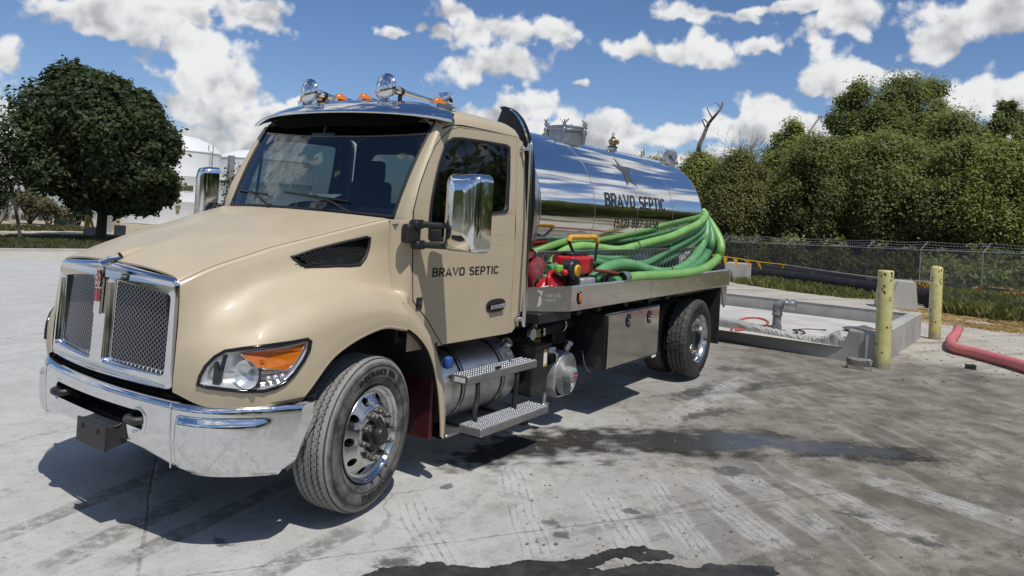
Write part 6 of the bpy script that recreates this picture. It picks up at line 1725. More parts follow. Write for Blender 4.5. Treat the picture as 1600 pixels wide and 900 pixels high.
g = MB(); g.cyl(a, a+ed*.03, .098, n=20); g.cyl(a+ed*.03, a+ed*.09, .075, n=20); g.cyl(a+ed*.09, a+ed*.12, .092, n=20); g.cyl(a+ed*.12, a+ed*.17, .082, n=20); g.build('coupling', M['alu_dull'], PS)
g = MB(); 
for r0 in (.40, .30): g.tube([Vector((p.x+r0*math.cos(t)*1.0, p.y+r0*1.15*math.sin(t), zc_+.012)) for t in np.linspace(.4, 5.6, 30)], .012, 6)
tag(g.build('loose_cord', M['rubber']), 'black cord coiled loosely round the foot of the grey pipe elbow', 'cord')
g = MB(); q0, q1, q2 = PG(1238, 516, .21), PG(1262, 515, .21), PG(1280, 516, .21)
g.tube(spline([q0+Vector((0, 0, .01)), q1+Vector((0, 0, .012)), q2+Vector((0, 0, .01))], 8), .008, 6); g.cyl(q2, q2+Vector((.05, -.10, .012)), .016, n=8); tag(g.build('cable', M['rubber']), 'short black lead with a plug lying right of the pipe elbow', 'cord')
pts = [PG(u, v, .215)+Vector((0, 0, .012)) for u, v in [(1143, 517), (1146, 508), (1155, 501), (1172, 497.5), (1190, 499), (1200, 504), (1196, 509), (1180, 512), (1160, 516), (1150, 517), (1165, 513), (1180, 510)]]
hose('red_hose', pts, .018, mat('red_hose_rubber', (.46, .075, .07), .45), 'thin red hose coiled on the pit floor left of the pipe elbow', ribs=0)
def rubble(u, v, s, seed, label, nm='concrete_chunk', mt=None, dz=0):
    r_ = random.Random(seed); p = PG(u, v, dz); bm = bmesh.new(); bmesh.ops.create_icosphere(bm, subdivisions=2, radius=1)
    ph = [r_.uniform(0, 6) for _ in range(6)]
    for q in bm.verts:
        k = 1+.13*math.sin(q.co.x*4+ph[0])+.12*math.sin(q.co.y*5+ph[1])+.10*math.sin(q.co.z*6+ph[2])
        c_ = Vector([math.copysign(abs(t)**.8, t) for t in q.co]); q.co = Vector((c_.x*s[0]*k, c_.y*s[1]*k, (c_.z+.55)*s[2]*k))
    g = MB(); bm.verts.index_update(); g.add([q.co.copy()+p for q in bm.verts], [[q.index for q in f.verts] for f in bm.faces], 0, False); bm.free()
    o = g.build(nm, mt or M['rock']); tag(o, label, 'rubble'); return o
rubble(1343, 577, (.10, .17, .11), 5, 'pale concrete chunk lying at the foot of the near yellow bollard')
rubble(1350, 520, (.22, .30, .075), 9, 'dark broken slab piece inside the pit by the side wall', mt=concrete('dark_rubble', (.14, .13, .125), .4, .6), dz=.21)
rubble(1517, 577, (.05, .075, .05), 12, 'small black block lying alone on the concrete right of the bollards', 'black_block', M['rubber'])
# yellow bollards
def yellow_mat():
    m = bpy.data.materials.new('chipped_yellow_paint'); m.use_nodes = True; t = m.node_tree; b = t.nodes['Principled BSDF']; n = NT(t)
    co = n.coord('Object'); x, y, z = n.xyz(co); f = n.noise(co, 7, 5, .6)
    c = n.mix(n.ss(f, .3, .7), (.50, .46, .17, 1), (.62, .57, .26, 1))
    v1 = n.voro(n.vm('ADD', n.mapping(co, scale=(1, 1, .75)), n.vm('SCALE', n.noise(co, 20, 3, .6, color=True), scale=.05)), 14, 'F1')
    ch = (1-n.ss(v1, .21, .28))*n.ss(n.noise(n.mapping(co, loc=(4, 4, 4)), 5, 3, .5), .38, .50)
    c = n.mix(ch, c, (.045, .032, .028, 1))
    c = n.mix(n.ss(n.noise(co, 3.2, 5, .6)-z*1.9, .12, .34)*.8, c, (.25, .23, .19, 1))
    n.put(b.inputs['Base Color'], c); n.put(b.inputs['Roughness'], .62); return m
M['yel'] = yellow_mat()
def bollard(u, v, ht, r, lean, label, dome):
    p = PG(u, v); g = MB(); pr = [(r*1.0, -.05), (r, .02), (r, ht*.5), (r, ht-.03)]
    pr += [(r*math.cos(R(a)), ht-.03+dome*math.sin(R(a))) for a in (15, 35, 55, 75)]+[(.001, ht-.03+dome)] if dome > .02 else [(r-.004, ht), (r-.02, ht+.004), (.001, ht+.006)]
    g.lathe(pr, 'Z', 40); o = g.build('bollard', M['yel']); o.location = p; o.rotation_euler = lean; tag(o, label, 'bollard', 'yellow bollards'); return o
b1 = bollard(1378, 575, 1.42, .108, (R(0), R(2.0), R(20)), 'chipped yellow bollard standing at the near corner of the pit wall', .0)
b2 = bollard(1460, 530, 1.42, .108, (R(-.5), R(.6), R(70)), 'cleaner yellow bollard with a domed cap, farther from the pit corner', .055)
p = PG(1378, 575); dd_ = CP-np.array(p); scl = math.hypot(*dd_[:2])
# thin white post, rope strung to it
wp = PG(1452, 500); g = MB(); zt = (PX(1455, 430, wp.x)).z; g.tube([Vector((wp.x, wp.y, wp.z-.02)), Vector((wp.x, wp.y, zt))], .025, 10); wpo = g.build('white_post', M['white']); tag(wpo, 'thin white post standing just behind the far yellow bollard', 'post')
# concrete barrier blocks
def block(c, ex, L, W_, Ht, label, taper=.0, mt=None):
    g = MB(); ex = Vector(ex).normalized(); ey = Vector((-ex.y, ex.x, 0))
    rows_ = []
    for z, k in ((-.03, 0), (Ht*.45, taper*.45), (Ht-.03, taper), (Ht, taper+.03)):
        hx, hy = L/2-k, W_/2-k*.3; rows_.append([Vector(c)+ex*sx*hx+ey*sy*hy+Vector((0, 0, z)) for sx, sy in ((-1, -1), (1, -1), (1, 1), (-1, 1), (-1, -1))])
    g.grid(rows_, smooth=False); g.add(rows_[-1][:4], [(0, 1, 2, 3)]); o = g.build('concrete_block', mt or M['conc_light']); tag(o, label, 'block'); return o
c = PG(1412, 484); ed2 = (PG(1435, 484)-PG(1402, 481)).normalized()
block(c+Vector((.35, .25, 0)), (.25, -1, 0), 1.05, .75, .80, 'pale concrete barrier block standing behind the far pit corner', .08)
c = PG(1146, 441); blk = block(c+Vector((.5, .0, 0)), (0, 1, 0), .85, .6, .74, 'pale concrete block with dark scrawled writing beside the truck tail', 0)
g = MB(); px_ = [(1143.5, 424), (1142.5, 427), (1144, 429), (1142.5, 431), (1144, 433.5), (1143, 436), (1144.5, 438)]
pl = c.x+.19; pts = [PX(u, v, pl) for u, v in px_]; g.tube(spline(pts, 4), .012, 5); g.build('scrawl', M['lettering'], blk)
# pink suction hose on the right
pts = [PG(u, v)+Vector((0, 0, r_)) for u, v, r_ in [(1497, 521, .10), (1493, 530, .10), (1485, 541, .10), (1490, 552, .10), (1520, 560, .10), (1560, 571, .10), (1600, 583, .10), (1660, 603, .10), (1760, 640, .10)]]
pk = hose('drain_hose', pts, .085, mat('pink_ribbed_hose', (.56, .155, .15), .5, var=.12, vscale=7), 'fat pink ribbed hose lying bent on the concrete at right', ribs=.035, k=16)
g = MB(); a = pts[0]; d_ = (pts[0]-pts[1]).normalized(); g.cyl(a-d_*.04, a+d_*.10, .096, n=20); g.build('hose_cuff', mat('grey_blue_cuff', (.16, .22, .26), .5), pk)
# litter
for k, (u, v) in enumerate([(1435, 575), (1490, 520), (1515, 522), (1560, 545), (1580, 590), (1420, 590), (1225, 575), (1500, 560), (1530, 553)]):
    pass
g = MB(); rr_ = random.Random(8)
for _ in range(90):
    u, v = rr_.uniform(1400, 1600), rr_.uniform(520, 600); p = PG(u, v); a = rr_.uniform(0, 6.3); l = rr_.uniform(.015, .06)
    q = Vector((math.cos(a), math.sin(a), rr_.uniform(-.1, .15)))*l; g.tube([p+Vector((0, 0, .006)), p+q*.5+Vector((0, 0, .012)), p+q+Vector((0, 0, .006))], .004, 4)
tag(g.build('twigs', mat('dry_twig', (.07, .05, .035), .9)), 'dry twigs and bark crumbs scattered on the concrete at right', kind='stuff')
g = MB()
for _ in range(900):
    u, v = rr_.uniform(820, 1600), rr_.uniform(560, 880); p = PG(u, v); s_ = .0025+.010*rr_.random()**3
    g.box(p+Vector((0, 0, s_*.4)), (s_*rr_.uniform(.8, 1.8), s_*rr_.uniform(.8, 1.6), s_), M=None)
tag(g.build('grit', mat('gravel_crumb', (.22, .205, .175), .9, var=.5, vscale=3)), 'small gravel crumbs scattered over the worn concrete', kind='stuff')
# ------------------------------------------------------------------ trees and shrubs: leaf-sized faces through the crown volume
def leaf_mat(name, a, b, tr=.25, var=.5):
    m = bpy.data.materials.new(name); m.use_nodes = True; t = m.node_tree; t.nodes.clear(); n = NT(t)
    ge = n.n('ShaderNodeNewGeometry'); co = n.coord('Object')
    rnd = V(n, ge.outputs['Random Per Island']); big = n.ss(n.noise(co, .45, 3, .55), .35, .65)
    c = n.mix((rnd*.6+big*.5).min(1.0), (*a, 1), (*b, 1))
    d = n.n('ShaderNodeBsdfDiffuse'); n.put(d.inputs[0], c); tl = n.n('ShaderNodeBsdfTranslucent'); n.put(tl.inputs[0], n.mix(1.0, c, (1.1, 1.25, .6, 1), 'MULTIPLY'))
    gl = n.n('ShaderNodeBsdfGlossy'); gl.inputs['Roughness'].default_value = .55; gl.inputs[0].default_value = (.9, .95, .9, 1)
    mx = n.n('ShaderNodeMixShader'); mx.inputs[0].default_value = tr; t.links.new(d.outputs[0], mx.inputs[1]); t.links.new(tl.outputs[0], mx.inputs[2])
    m2 = n.n('ShaderNodeMixShader'); m2.inputs[0].default_value = .014; t.links.new(mx.outputs[0], m2.inputs[1]); t.links.new(gl.outputs[0], m2.inputs[2])
    o = n.n('ShaderNodeOutputMaterial'); t.links.new(m2.outputs[0], o.inputs[0]); return m
M['leaf_dark'] = leaf_mat('dark_oak_leaf', (.022, .036, .015), (.066, .086, .032), .25)
M['leaf_olive'] = leaf_mat('olive_leaf', (.105, .125, .042), (.30, .31, .115), .45)
M['leaf_yel'] = leaf_mat('yellow_green_leaf', (.130, .150, .042), (.37, .37, .120), .45)
M['leaf_brown'] = leaf_mat('brownish_leaf', (.108, .114, .044), (.29, .275, .108), .45)
M['leaf_deep'] = leaf_mat('deep_green_leaf', (.085, .108, .040), (.25, .265, .095), .45)
M['leaf_dry'] = leaf_mat('dry_shrub_leaf', (.08, .075, .035), (.17, .15, .07))
M['bark'] = mat('bark', (.060, .048, .038), .9, var=.35, vscale=6, bump=.6, bscale=14)
M['bark_grey'] = mat('grey_dead_wood', (.12, .105, .09), .9, var=.3, vscale=6)
def leaves(pos, nrm, size, rg, elong=1.7):
    n = len(pos); t = rg.normal(size=(n, 3)); t -= (t*nrm).sum(1, keepdims=True)*nrm; t /= np.linalg.norm(t, axis=1, keepdims=True)+1e-9
    b = np.cross(nrm, t); s = (size*rg.uniform(.6, 1.35, n))[:, None]
    k = .12*s*nrm
    v = np.stack([pos-t*s*elong*.5, pos+b*s*.42+k, pos+t*s*elong*.5, pos-b*s*.42+k], 1).reshape(-1, 3)
    return v
def leaf_mesh(name, v, mt, parent=None):
    n = len(v)//4; me = bpy.data.meshes.new(name); me.vertices.add(n*4); me.vertices.foreach_set('co', v.astype(np.float32).ravel())
    me.loops.add(n*4); me.loops.foreach_set('vertex_index', np.arange(n*4, dtype=np.int32)); me.polygons.add(n)
    me.polygons.foreach_set('loop_start', np.arange(0, n*4, 4, dtype=np.int32)); me.polygons.foreach_set('loop_total', np.full(n, 4, np.int32))
    me.materials.append(mt); me.update(); me.validate(); o = bpy.data.objects.new(name, me); COL.objects.link(o)
    if parent is not None: o.parent = parent
    return o
def crown_points(rg, env, nl, lobe, n, tuft=0, tr_=.25, flat=.8, shell=.62, jit=.40):
    """env(rg)-> lobe centre inside the crown; leaves lie in the outer shell of every lobe"""
    P_, N_ = [], []; per = n//nl
    for _ in range(nl):
        c, k = env(rg); r = lobe*rg.uniform(.6, 1.25)*k
        d = rg.normal(size=(per, 3)); d /= np.linalg.norm(d, axis=1, keepdims=True)
        rr = r*(shell+(1-shell)*rg.random(per)**.6); rr = rr*np.where(rg.random(per) < .22, rg.uniform(1.0, 1.75, per), 1.0); q = d*rr[:, None]; q[:, 2] *= flat
        # ragged: bumps on each lobe
        q *= (1+.22*np.sin(d[:, :1]*7+c[0]*3)*np.sin(d[:, 1:2]*8+c[1])*np.sin(d[:, 2:]*6+c[2]*2))
        q += rg.normal(size=q.shape)*r*jit; P_.append(c+q); N_.append(d)
    P_ = np.concatenate(P_); N_ = np.concatenate(N_)
    if tuft:
        m = len(P_)//tuft; idx = rg.permutation(len(P_))[:m]; base, bn = P_[idx], N_[idx]
        P_ = np.repeat(base, tuft, 0)+rg.normal(size=(m*tuft, 3))*tr_*.5; N_ = np.repeat(bn, tuft, 0)
    nn = N_*.7+rg.normal(size=N_.shape)*.55+np.array([-.22, -.42, .80])*1.0; nn /= np.linalg.norm(nn, axis=1, keepdims=True)
    return P_, nn
def branch(g, a, d, L, r, depth, rg, spread=.55, n=7, droop=.0):
    pts = [Vector(a)]; d = Vector(d).normalized(); k = 4
    for i in range(k):
        d = (d+Vector(rg.normal(size=3))*.13+Vector((0, 0, -droop))).normalized(); pts.append(pts[-1]+d*L/k)
    g.tube(pts, [r*(1-.45*i/k) for i in range(k+1)], n, caps=True); tips = [pts[-1]]
    if depth > 0:
        for i in range(2+(depth > 1)):
            s_ = pts[int(rg.integers(2, k+1))]; dd = (d+Vector(rg.normal(size=3))*spread+Vector((0, 0, .12))).normalized()
            tips += branch(g, s_, dd, L*rg.uniform(.55, .8), r*.5, depth-1, rg, spread, max(4, n-1), droop)
    return tips
def tree(name, base, Ht, hw, mt, label, group, seed, n=22000, size=.17, z0=.12, nl=46, lobe=None, cat='tree', trunk_r=None, bark='bark', tuft=0, top=1.0, tr_=.25, flat=.85):
    rg = np.random.default_rng(seed); base = Vector(base); root = empty(name, base); tag(root, label, cat, group)
    lobe = lobe or hw*.36
    def env(rg):
        while True:
            q = rg.uniform(-1, 1, 3)
            if q@q < 1: break
        q = q/np.linalg.norm(q)*(np.linalg.norm(q)**.45)
        zc = Ht*(z0+1)/2; hz = Ht*(1-z0)/2-lobe*.55; z = zc+q[2]*hz
        f = 1-.18*max(0, q[2])*top
        return np.array([q[0]*(hw-lobe*.6)*f, q[1]*(hw-lobe*.6)*f, z]), 1-.25*abs(q[2])
    P_, N_ = crown_points(rg, env, nl, lobe, n, tuft, tr_, flat)
    P_[:, 2] = np.maximum(P_[:, 2], .05)
    leaf_mesh('crown', leaves(P_, N_, size, rg), mt, root)
    g = MB(); r = trunk_r or Ht*.022; th = Ht*max(z0, .16)
    g.tube([(0, 0, -.3), (0, 0, .1), (.05, 0, th*.6), (0, .05, th)], [r*1.6, r*1.15, r, r*.9], 12)
    for k in range(6):
        a = k*1.05+rg.random(); branch(g, (0, .03, th*rg.uniform(.8, 1.0)), (math.cos(a)*.75, math.sin(a)*.75, 1.0), Ht*.30, r*.38, 2, rg)
    g.build('trunk', M[bark], root); return root
def far_pt(u, t, v=None):
    """the ground point in the direction of photograph column u, t metres away"""
    d = ray(u, 380); d[2] = 0; d = d/np.linalg.norm(d); x, y = CP[0]+d[0]*t, CP[1]+d[1]*t; return Vector((x, y, H(x, y)))
def top_z(u, v, t):
    d = ray(u, v); k = t/math.hypot(d[0], d[1]); return CP[2]+d[2]*k
GT = 'trees of the thicket behind the fence'
for i, (u, v, hw, t, mt, n, sz, lab) in enumerate([
    (842, 200, 22, 62, 'leaf_deep', 6000, .17, 'small green treetop peeking over the tank beside the cab'),
    (1015, 240, 60, 58, 'leaf_olive', 12000, .17, 'olive tree whose top just shows above the tank between the valve and the lifting eye'),
    (1090, 236, 62, 49, 'leaf_yel', 30000, .15, 'yellow green bushy tree rising directly behind the tank end'),
    (1155, 232, 62, 47, 'leaf_brown', 28000, .14, 'brownish olive tree right of the dead branch'),
    (1228, 188, 52, 55, 'leaf_yel', 20000, .17, 'loose bright tree with a pointed top left of the tall thicket'),
    (1272, 205, 70, 46, 'leaf_deep', 30000, .15, 'mid green tree standing in front of the pale leaning trunk'),
    (1330, 122, 66, 58, 'leaf_deep', 24000, .19, 'airy tree with sparse top twigs on the left shoulder of the thicket'),
    (1418, 103, 92, 60, 'leaf_olive', 38000, .18, 'tallest dense tree crowning the thicket'),
    (1385, 205, 92, 46, 'leaf_olive', 40000, .15, 'broad olive tree in front of the tallest one'),
    (1482, 172, 84, 50, 'leaf_olive', 36000, .16, 'olive tree filling the middle of the thicket below the sky notch'),
    (1562, 148, 50, 62, 'leaf_deep', 20000, .19, 'feathery dark treetop standing alone at the right of the thicket'),
    (1575, 222, 96, 43, 'leaf_yel', 42000, .15, 'yellow green tree with sunlit leaves nearest the right fence posts'),
    (1372, 138, 62, 57, 'leaf_deep', 24000, .17, 'mid green treetop bridging the airy and the tallest treetops'),
    (1620, 170, 60, 58, 'leaf_olive', 22000, .17, 'olive treetop at the right edge behind the feathery one'),
    (1500, 215, 80, 44, 'leaf_olive', 30000, .15, 'olive tree standing low between two fence posts at right'),
    (1330, 215, 70, 47, 'leaf_yel', 26000, .15, 'lighter olive tree below the airy treetop'),
    (1450, 150, 70, 57, 'leaf_olive', 26000, .17, 'olive treetop filling the shoulder right of the tallest tree'),
    (1680, 200, 100, 50, 'leaf_olive', 20000, .19, 'olive tree cut off by the right edge of the photo')]):
    b = far_pt(u, t); tz = top_z(u, v, t); d_ = t/FPX/(1+((u-800)/FPX)**2)*1.06
    tree('thicket_tree', b, (tz-b.z)*1.0, hw*d_*.98, M[mt], lab, GT, 100+i, n=int(n*2.5), size=sz*.68, z0=.05, nl=110 if n > 15000 else 60, lobe=hw*d_*.24, flat=1.0, top=1.6)
def FENCE(u):
    d = ray(u, 400); a = np.array([32.1, -3.53]); e = np.array([.3598, .9330]); n_ = np.array([-e[1], e[0]])
    k = ((a-CP[:2])@n_)/(d[:2]@n_); q = CP[:2]+d[:2]*k; dd = d[:2]/np.linalg.norm(d[:2])
    class F(Vector): pass
    class G_:
        def __add__(s, m_): x, y = q+dd*m_; return Vector((x, y, H(x, y)))
    return G_()
# undergrowth along the foot of the thicket
rg = np.random.default_rng(55); P_, N_ = [], []
for _ in range(150):
    u = rg.uniform(1020, 1720); b = FENCE(u)+rg.uniform(1.6, 6); r = rg.uniform(.6, 1.2)
    d = rg.normal(size=(420, 3)); d /= np.linalg.norm(d, axis=1, keepdims=True); q = d*r*(.6+.4*rg.random((420, 1))); q[:, 2] = np.abs(q[:, 2])*rg.uniform(.9, 2.2)
    P_.append(np.array(b)+q); N_.append(d)
P_, N_ = np.concatenate(P_), np.concatenate(N_); N_ = N_+rg.normal(size=N_.shape)*.7; N_ /= np.linalg.norm(N_, axis=1, keepdims=True)
tag(leaf_mesh('undergrowth', leaves(P_, N_, .15, rg), M['leaf_olive']), 'tangled olive undergrowth filling the foot of the thicket behind the fence', kind='stuff')
# dead branch, pale leaning trunk, bare grey tree
def px_tree(name, paths, t, mt, label, rmul=1.0):
    root = empty(name, (0, 0, 0)); tag(root, label, 'tree'); g = MB()
    for pts, r0, r1 in paths:
        P3 = []
        for i, (u, v) in enumerate(pts):
            d = ray(u, v); k = (t+.25*math.sin(i*2.1))/math.hypot(d[0], d[1]); P3.append(Vector(CP+d*k))
        P3 = spline(P3, 4); m_ = len(P3); g.tube(P3, [(r0+(r1-r0)*i/(m_-1))*rmul for i in range(m_)], 7)
    g.build('trunk', mt, root); return root
px_tree('dead_tree', [([(1090, 330), (1092, 250), (1092, 230), (1100, 210), (1108, 192), (1118, 180), (1127, 168), (1129, 160)], .17, .05), ([(1108, 194), (1100, 186), (1098, 190)], .05, .02), ([(1113, 185), (1106, 172), (1105, 168)], .05, .015), ([(1127, 168), (1120, 162), (1116, 160)], .03, .012), ([(1128, 165), (1132, 163)], .03, .01), ([(1104, 203), (1098, 190), (1096, 187)], .06, .02)], 48, M['bark_grey'], 'dead dark branch standing bare above the thicket behind the tank')
px_tree('leaning_trunk', [([(1262, 260), (1261, 230), (1264, 210), (1272, 195), (1284, 180)], .13, .05), ([(1264, 212), (1262, 200)], .05, .02)], 54, mat('pale_bark', (.36, .32, .26), .9), 'pale bare trunk leaning out of the leaves left of the tall thicket')
rg = np.random.default_rng(71); b = far_pt(1152, 55); tz = top_z(1150, 205, 55); root = empty('bare_tree', b); tag(root, 'bare grey twiggy tree between the dead branch and the bright pointed tree', 'tree')
g = MB(); tips = []
for k in range(9): a = k*.7; tips += branch(g, (0, 0, (tz-b.z)*.55), (math.cos(a)*.6, math.sin(a)*.6, 1.1), (tz-b.z)*.26, .045, 3, rg, .6, 4)
g.tube([(0, 0, -.2), (0, 0, (tz-b.z)*.6)], [.16, .08], 8); g.build('trunk', M['bark_grey'], root)
# ---- big dark tree on the verge at left
tb = PG(157, 376); k_ = float((np.array(tb)-CP)@CF)/FPX
root = empty('dark_oak', tb); tag(root, 'large dark green round tree on the grass verge at left', 'tree')
rg = np.random.default_rng(31); rgt = Vector((CR[0], CR[1], 0)).normalized(); fwd = Vector((CF[0], CF[1], 0)).normalized()
lobes = []
OUT = [(15, 235, 24), (22, 195, 26), (30, 160, 26), (48, 128, 24), (78, 113, 22), (105, 110, 20), (130, 112, 20), (150, 120, 20), (175, 125, 18), (195, 140, 20), (215, 145, 16), (228, 165, 18), (245, 185, 20), (258, 205, 18), (262, 232, 18), (252, 255, 18), (262, 280, 20), (245, 300, 18), (228, 315, 16), (205, 322, 16), (180, 322, 16), (150, 316, 18), (120, 312, 18), (95, 305, 18), (72, 290, 20), (50, 275, 20), (30, 262, 18), (250, 322, 9), (100, 325, 9), (282, 270, 8)]
INN = [(60, 170, 44), (110, 160, 50), (165, 170, 48), (205, 200, 42), (60, 225, 44), (215, 255, 40), (115, 225, 52), (170, 235, 50), (95, 275, 38), (150, 280, 40), (205, 285, 34)]
P_, N_ = [], []
for (u, v, r) in OUT+INN:
    for rep in range(4 if r > 30 else 3):
        dep = rg.uniform(-1, 1)*(4.8 if r > 30 else 2.6); x, z = (u-148+rg.normal()*5)*k_*.71, ((376-v+rg.normal()*4)*.86+16)*k_
        R_ = r*k_*rg.uniform(.65, 1.0); c = np.array(rgt*x+fwd*dep)+np.array([0, 0, z]); n = int(170+r*22)
        d = rg.normal(size=(n, 3)); d /= np.linalg.norm(d, axis=1, keepdims=True); q = d*R_*(.55+.45*rg.random((n, 1))**.6)*np.where(rg.random((n, 1)) < .22, rg.uniform(1, 1.5, (n, 1)), 1); P_.append(c+q); N_.append(d)
P_, N_ = np.concatenate(P_), np.concatenate(N_); m_ = len(P_)//2; idx = rg.permutation(len(P_))[:m_]
P_ = np.repeat(P_[idx], 3, 0)+rg.normal(size=(m_*3, 3))*.16; N_ = np.repeat(N_[idx], 3, 0)*.8+rg.normal(size=(m_*3, 3))*.6+np.array([-.15, -.27, .6]); N_ /= np.linalg.norm(N_, axis=1, keepdims=True)
leaf_mesh('crown', leaves(P_, N_, .23, rg), M['leaf_dark'], root)
g = MB(); g.tube([(0, 0, -.3), (0, 0, 0), (0, 0, .6), (.02, 0, 1.8), (0, 0, 2.6)], [.62, .50, .36, .33, .36], 14)
for k in range(9):
    a = k*.72; branch(g, (0, 0, rg.uniform(1.9, 2.7)), (math.cos(a)*.8, math.sin(a)*.8, .9), 4.2, .17, 2, rg, .5, 7)
g.build('trunk', M['bark'], root)
# sapling at the left edge
px_tree('sapling', [([(31, 372), (29, 352), (24, 325), (19, 295), (10, 270), (2, 250), (-6, 235)], .12, .04), ([(19, 296), (26, 280), (28, 262), (22, 246)], .05, .015), ([(14, 278), (4, 276), (-6, 282)], .04, .012), ([(10, 268), (14, 250), (10, 236), (14, 226)], .04, .012), ([(24, 322), (38, 318), (48, 312)], .03, .01), ([(22, 305), (12, 296), (2, 292)], .03, .01), ([(26, 278), (34, 268), (36, 258)], .03, .01)], 58, M['bark'], 'thin leaning sapling with few leaves at the left edge')
sap = bpy.data.objects['sapling']; rg = np.random.default_rng(5); P_ = []
for _ in range(46):
    u, v, s_ = rg.choice([-6, 6, 12, 20, 2]), rg.uniform(225, 300), 5; d = ray(u+rg.normal()*7, v); k = 58/math.hypot(d[0], d[1]); P_.append(CP+d*k)
P_ = np.repeat(np.array(P_), 14, 0)+rg.normal(size=(46*14, 3))*.28; N_ = rg.normal(size=P_.shape); N_ /= np.linalg.norm(N_, axis=1, keepdims=True)
tag(leaf_mesh('leaf_cluster', leaves(P_, N_, .17, rg), M['leaf_dark'], sap), kind='stuff')
for (u, v, hw, hgt, mt, lab, n) in [(47, 350, 22, 55, 'leaf_dry', 'dry many-stemmed shrub left of the green cabinet', 3000), (75, 352, 18, 40, 'leaf_dry', 'small twiggy shrub touching the green cabinet', 1400), (122, 354, 14, 34, 'leaf_dark', 'dark shrub between the green cabinet and the yellow frame', 2400), (-2, 350, 14, 60, 'leaf_dark', 'dark bush at the very left edge', 2400)]:
    b = PG(u, v); kk = float((np.array(b)-CP)@CF)/FPX; root = empty('shrub', b); tag(root, lab, 'shrub', 'shrubs in the yard at left'); g = MB(); rg = np.random.default_rng(u+40)
    for s_ in range(7): a = s_*.9; branch(g, (0, 0, -.1), (math.cos(a)*.45, math.sin(a)*.45, 1), hgt*kk*.55, .07, 2, rg, .4, 5)
    g.build('stem', M['bark'], root)
    def env(rg):
        q = rg.normal(size=3)*.45; return np.array([q[0]*hw*kk, q[1]*hw*kk, hgt*kk*(.62+.25*q[2])]), 1
    P_, N_ = crown_points(rg, env, 16, hw*kk*.36, n); leaf_mesh('foliage', leaves(P_, N_, .20, rg), M[mt], root)
# loose leaves at the windscreen edge: young tree in front of the second white tank
px_tree('young_tree', [([(352, 372), (356, 340), (362, 315), (370, 295), (378, 280)], .07, .02), ([(361, 318), (352, 300), (350, 285)], .03, .01), ([(366, 303), (374, 300)], .02, .01)], 70, M['bark'], 'young sparse tree in front of the second white storage tank')
yt = bpy.data.objects['young_tree']; rg = np.random.default_rng(6); P_ = []
for _ in range(40):
    d = ray(rg.uniform(350, 385), rg.uniform(255, 320)); k = 70/math.hypot(d[0], d[1]); P_.append(CP+d*k)
P_ = np.repeat(np.array(P_), 12, 0)+rg.normal(size=(480, 3))*.30; N_ = rg.normal(size=P_.shape); N_ /= np.linalg.norm(N_, axis=1, keepdims=True)
tag(leaf_mesh('leaf_cluster', leaves(P_, N_, .17, rg), M['leaf_dark'], yt), kind='stuff')
# woods round the lot on the other sides (seen in the polished tank and the mirrors)
rg = np.random.default_rng(77); P_, N_ = [], []
for _ in range(620):
    s_ = rg.random()
    if s_ < .66: x, y = rg.uniform(-60, 120), -24-rg.uniform(0, 7)
    else: x, y = -62-rg.uniform(0, 8), rg.uniform(-60, 95)
    r = rg.uniform(1.8, 3.4); d = rg.normal(size=(190, 3)); d /= np.linalg.norm(d, axis=1, keepdims=True); c = np.array([x, y, H(x, y)+rg.uniform(.3, 8.6)])
    P_.append(c+d*r*(.5+.5*rg.random((190, 1)))); N_.append(d)
P_, N_ = np.concatenate(P_), np.concatenate(N_); P_[:, 2] = np.maximum(P_[:, 2], 0); N_ = N_+rg.normal(size=N_.shape)*.6; N_ /= np.linalg.norm(N_, axis=1, keepdims=True)
tag(leaf_mesh('far_woods', leaves(P_, N_, .50, rg), M['leaf_deep']), 'belt of trees across the lot, seen mirrored in the tank', kind='stuff')
# grass
def grass(name, pts, hgt, mt, seed, kind_label, lean=.4, w_=.012):
    rg = np.random.default_rng(seed); P = np.array(pts); n = len(P); a = rg.uniform(0, 6.28, n); h = hgt*rg.uniform(.45, 1.25, n)
    side = np.stack([np.cos(a), np.sin(a), 0*a], 1)*(w_*rg.uniform(.7, 1.5, n))[:, None]; ln = rg.normal(size=(n, 3))*lean*h[:, None]; ln[:, 2] = 0
    mid = P+ln*.35+np.stack([0*a, 0*a, h*.6], 1); tip = P+ln+np.stack([0*a, 0*a, h], 1)
    v = np.stack([P-side, P+side, mid+side*.8, tip], 1).reshape(-1, 3)
    o = leaf_mesh(name, v, mt); tag(o, kind_label, kind='stuff'); return o
M['grass'] = leaf_mat('fresh_grass', (.085, .105, .030), (.24, .235, .09), .3); M['grass_dry'] = leaf_mat('dry_verge_grass', (.065, .072, .030), (.15, .145, .065), .3); M['strawm'] = leaf_mat('straw', (.30, .19, .075), (.56, .40, .19), .2)
def px_poly_pts(poly, n, seed):
    rg = np.random.default_rng(seed); us = [p[0] for p in poly]; vs = [p[1] for p in poly]; W = [PG(u, v) for u, v in poly]
    xs_, ys_ = [w.x for w in W], [w.y for w in W]; l = [(w.x, w.y) for w in W]; out = []
    while len(out) < n:
        x, y = rg.uniform(min(xs_), max(xs_)), rg.uniform(min(ys_), max(ys_))
        if in_poly(x, y, l):
            if math.sin(x*2.3+y)*math.sin(y*1.9-x*.7)+rg.uniform(-.6, 1.0) > .0: out.append((x, y, H(x, y)-.02))
    return out
grass('grass', px_poly_pts([(1120, 434), (1160, 437), (1250, 446), (1330, 456), (1372, 458), (1374, 467), (1320, 466), (1230, 455), (1150, 443)], 7000, 1), .26, M['grass'], 1, 'fresh green grass along the concrete edge behind the drain pit', w_=.02)
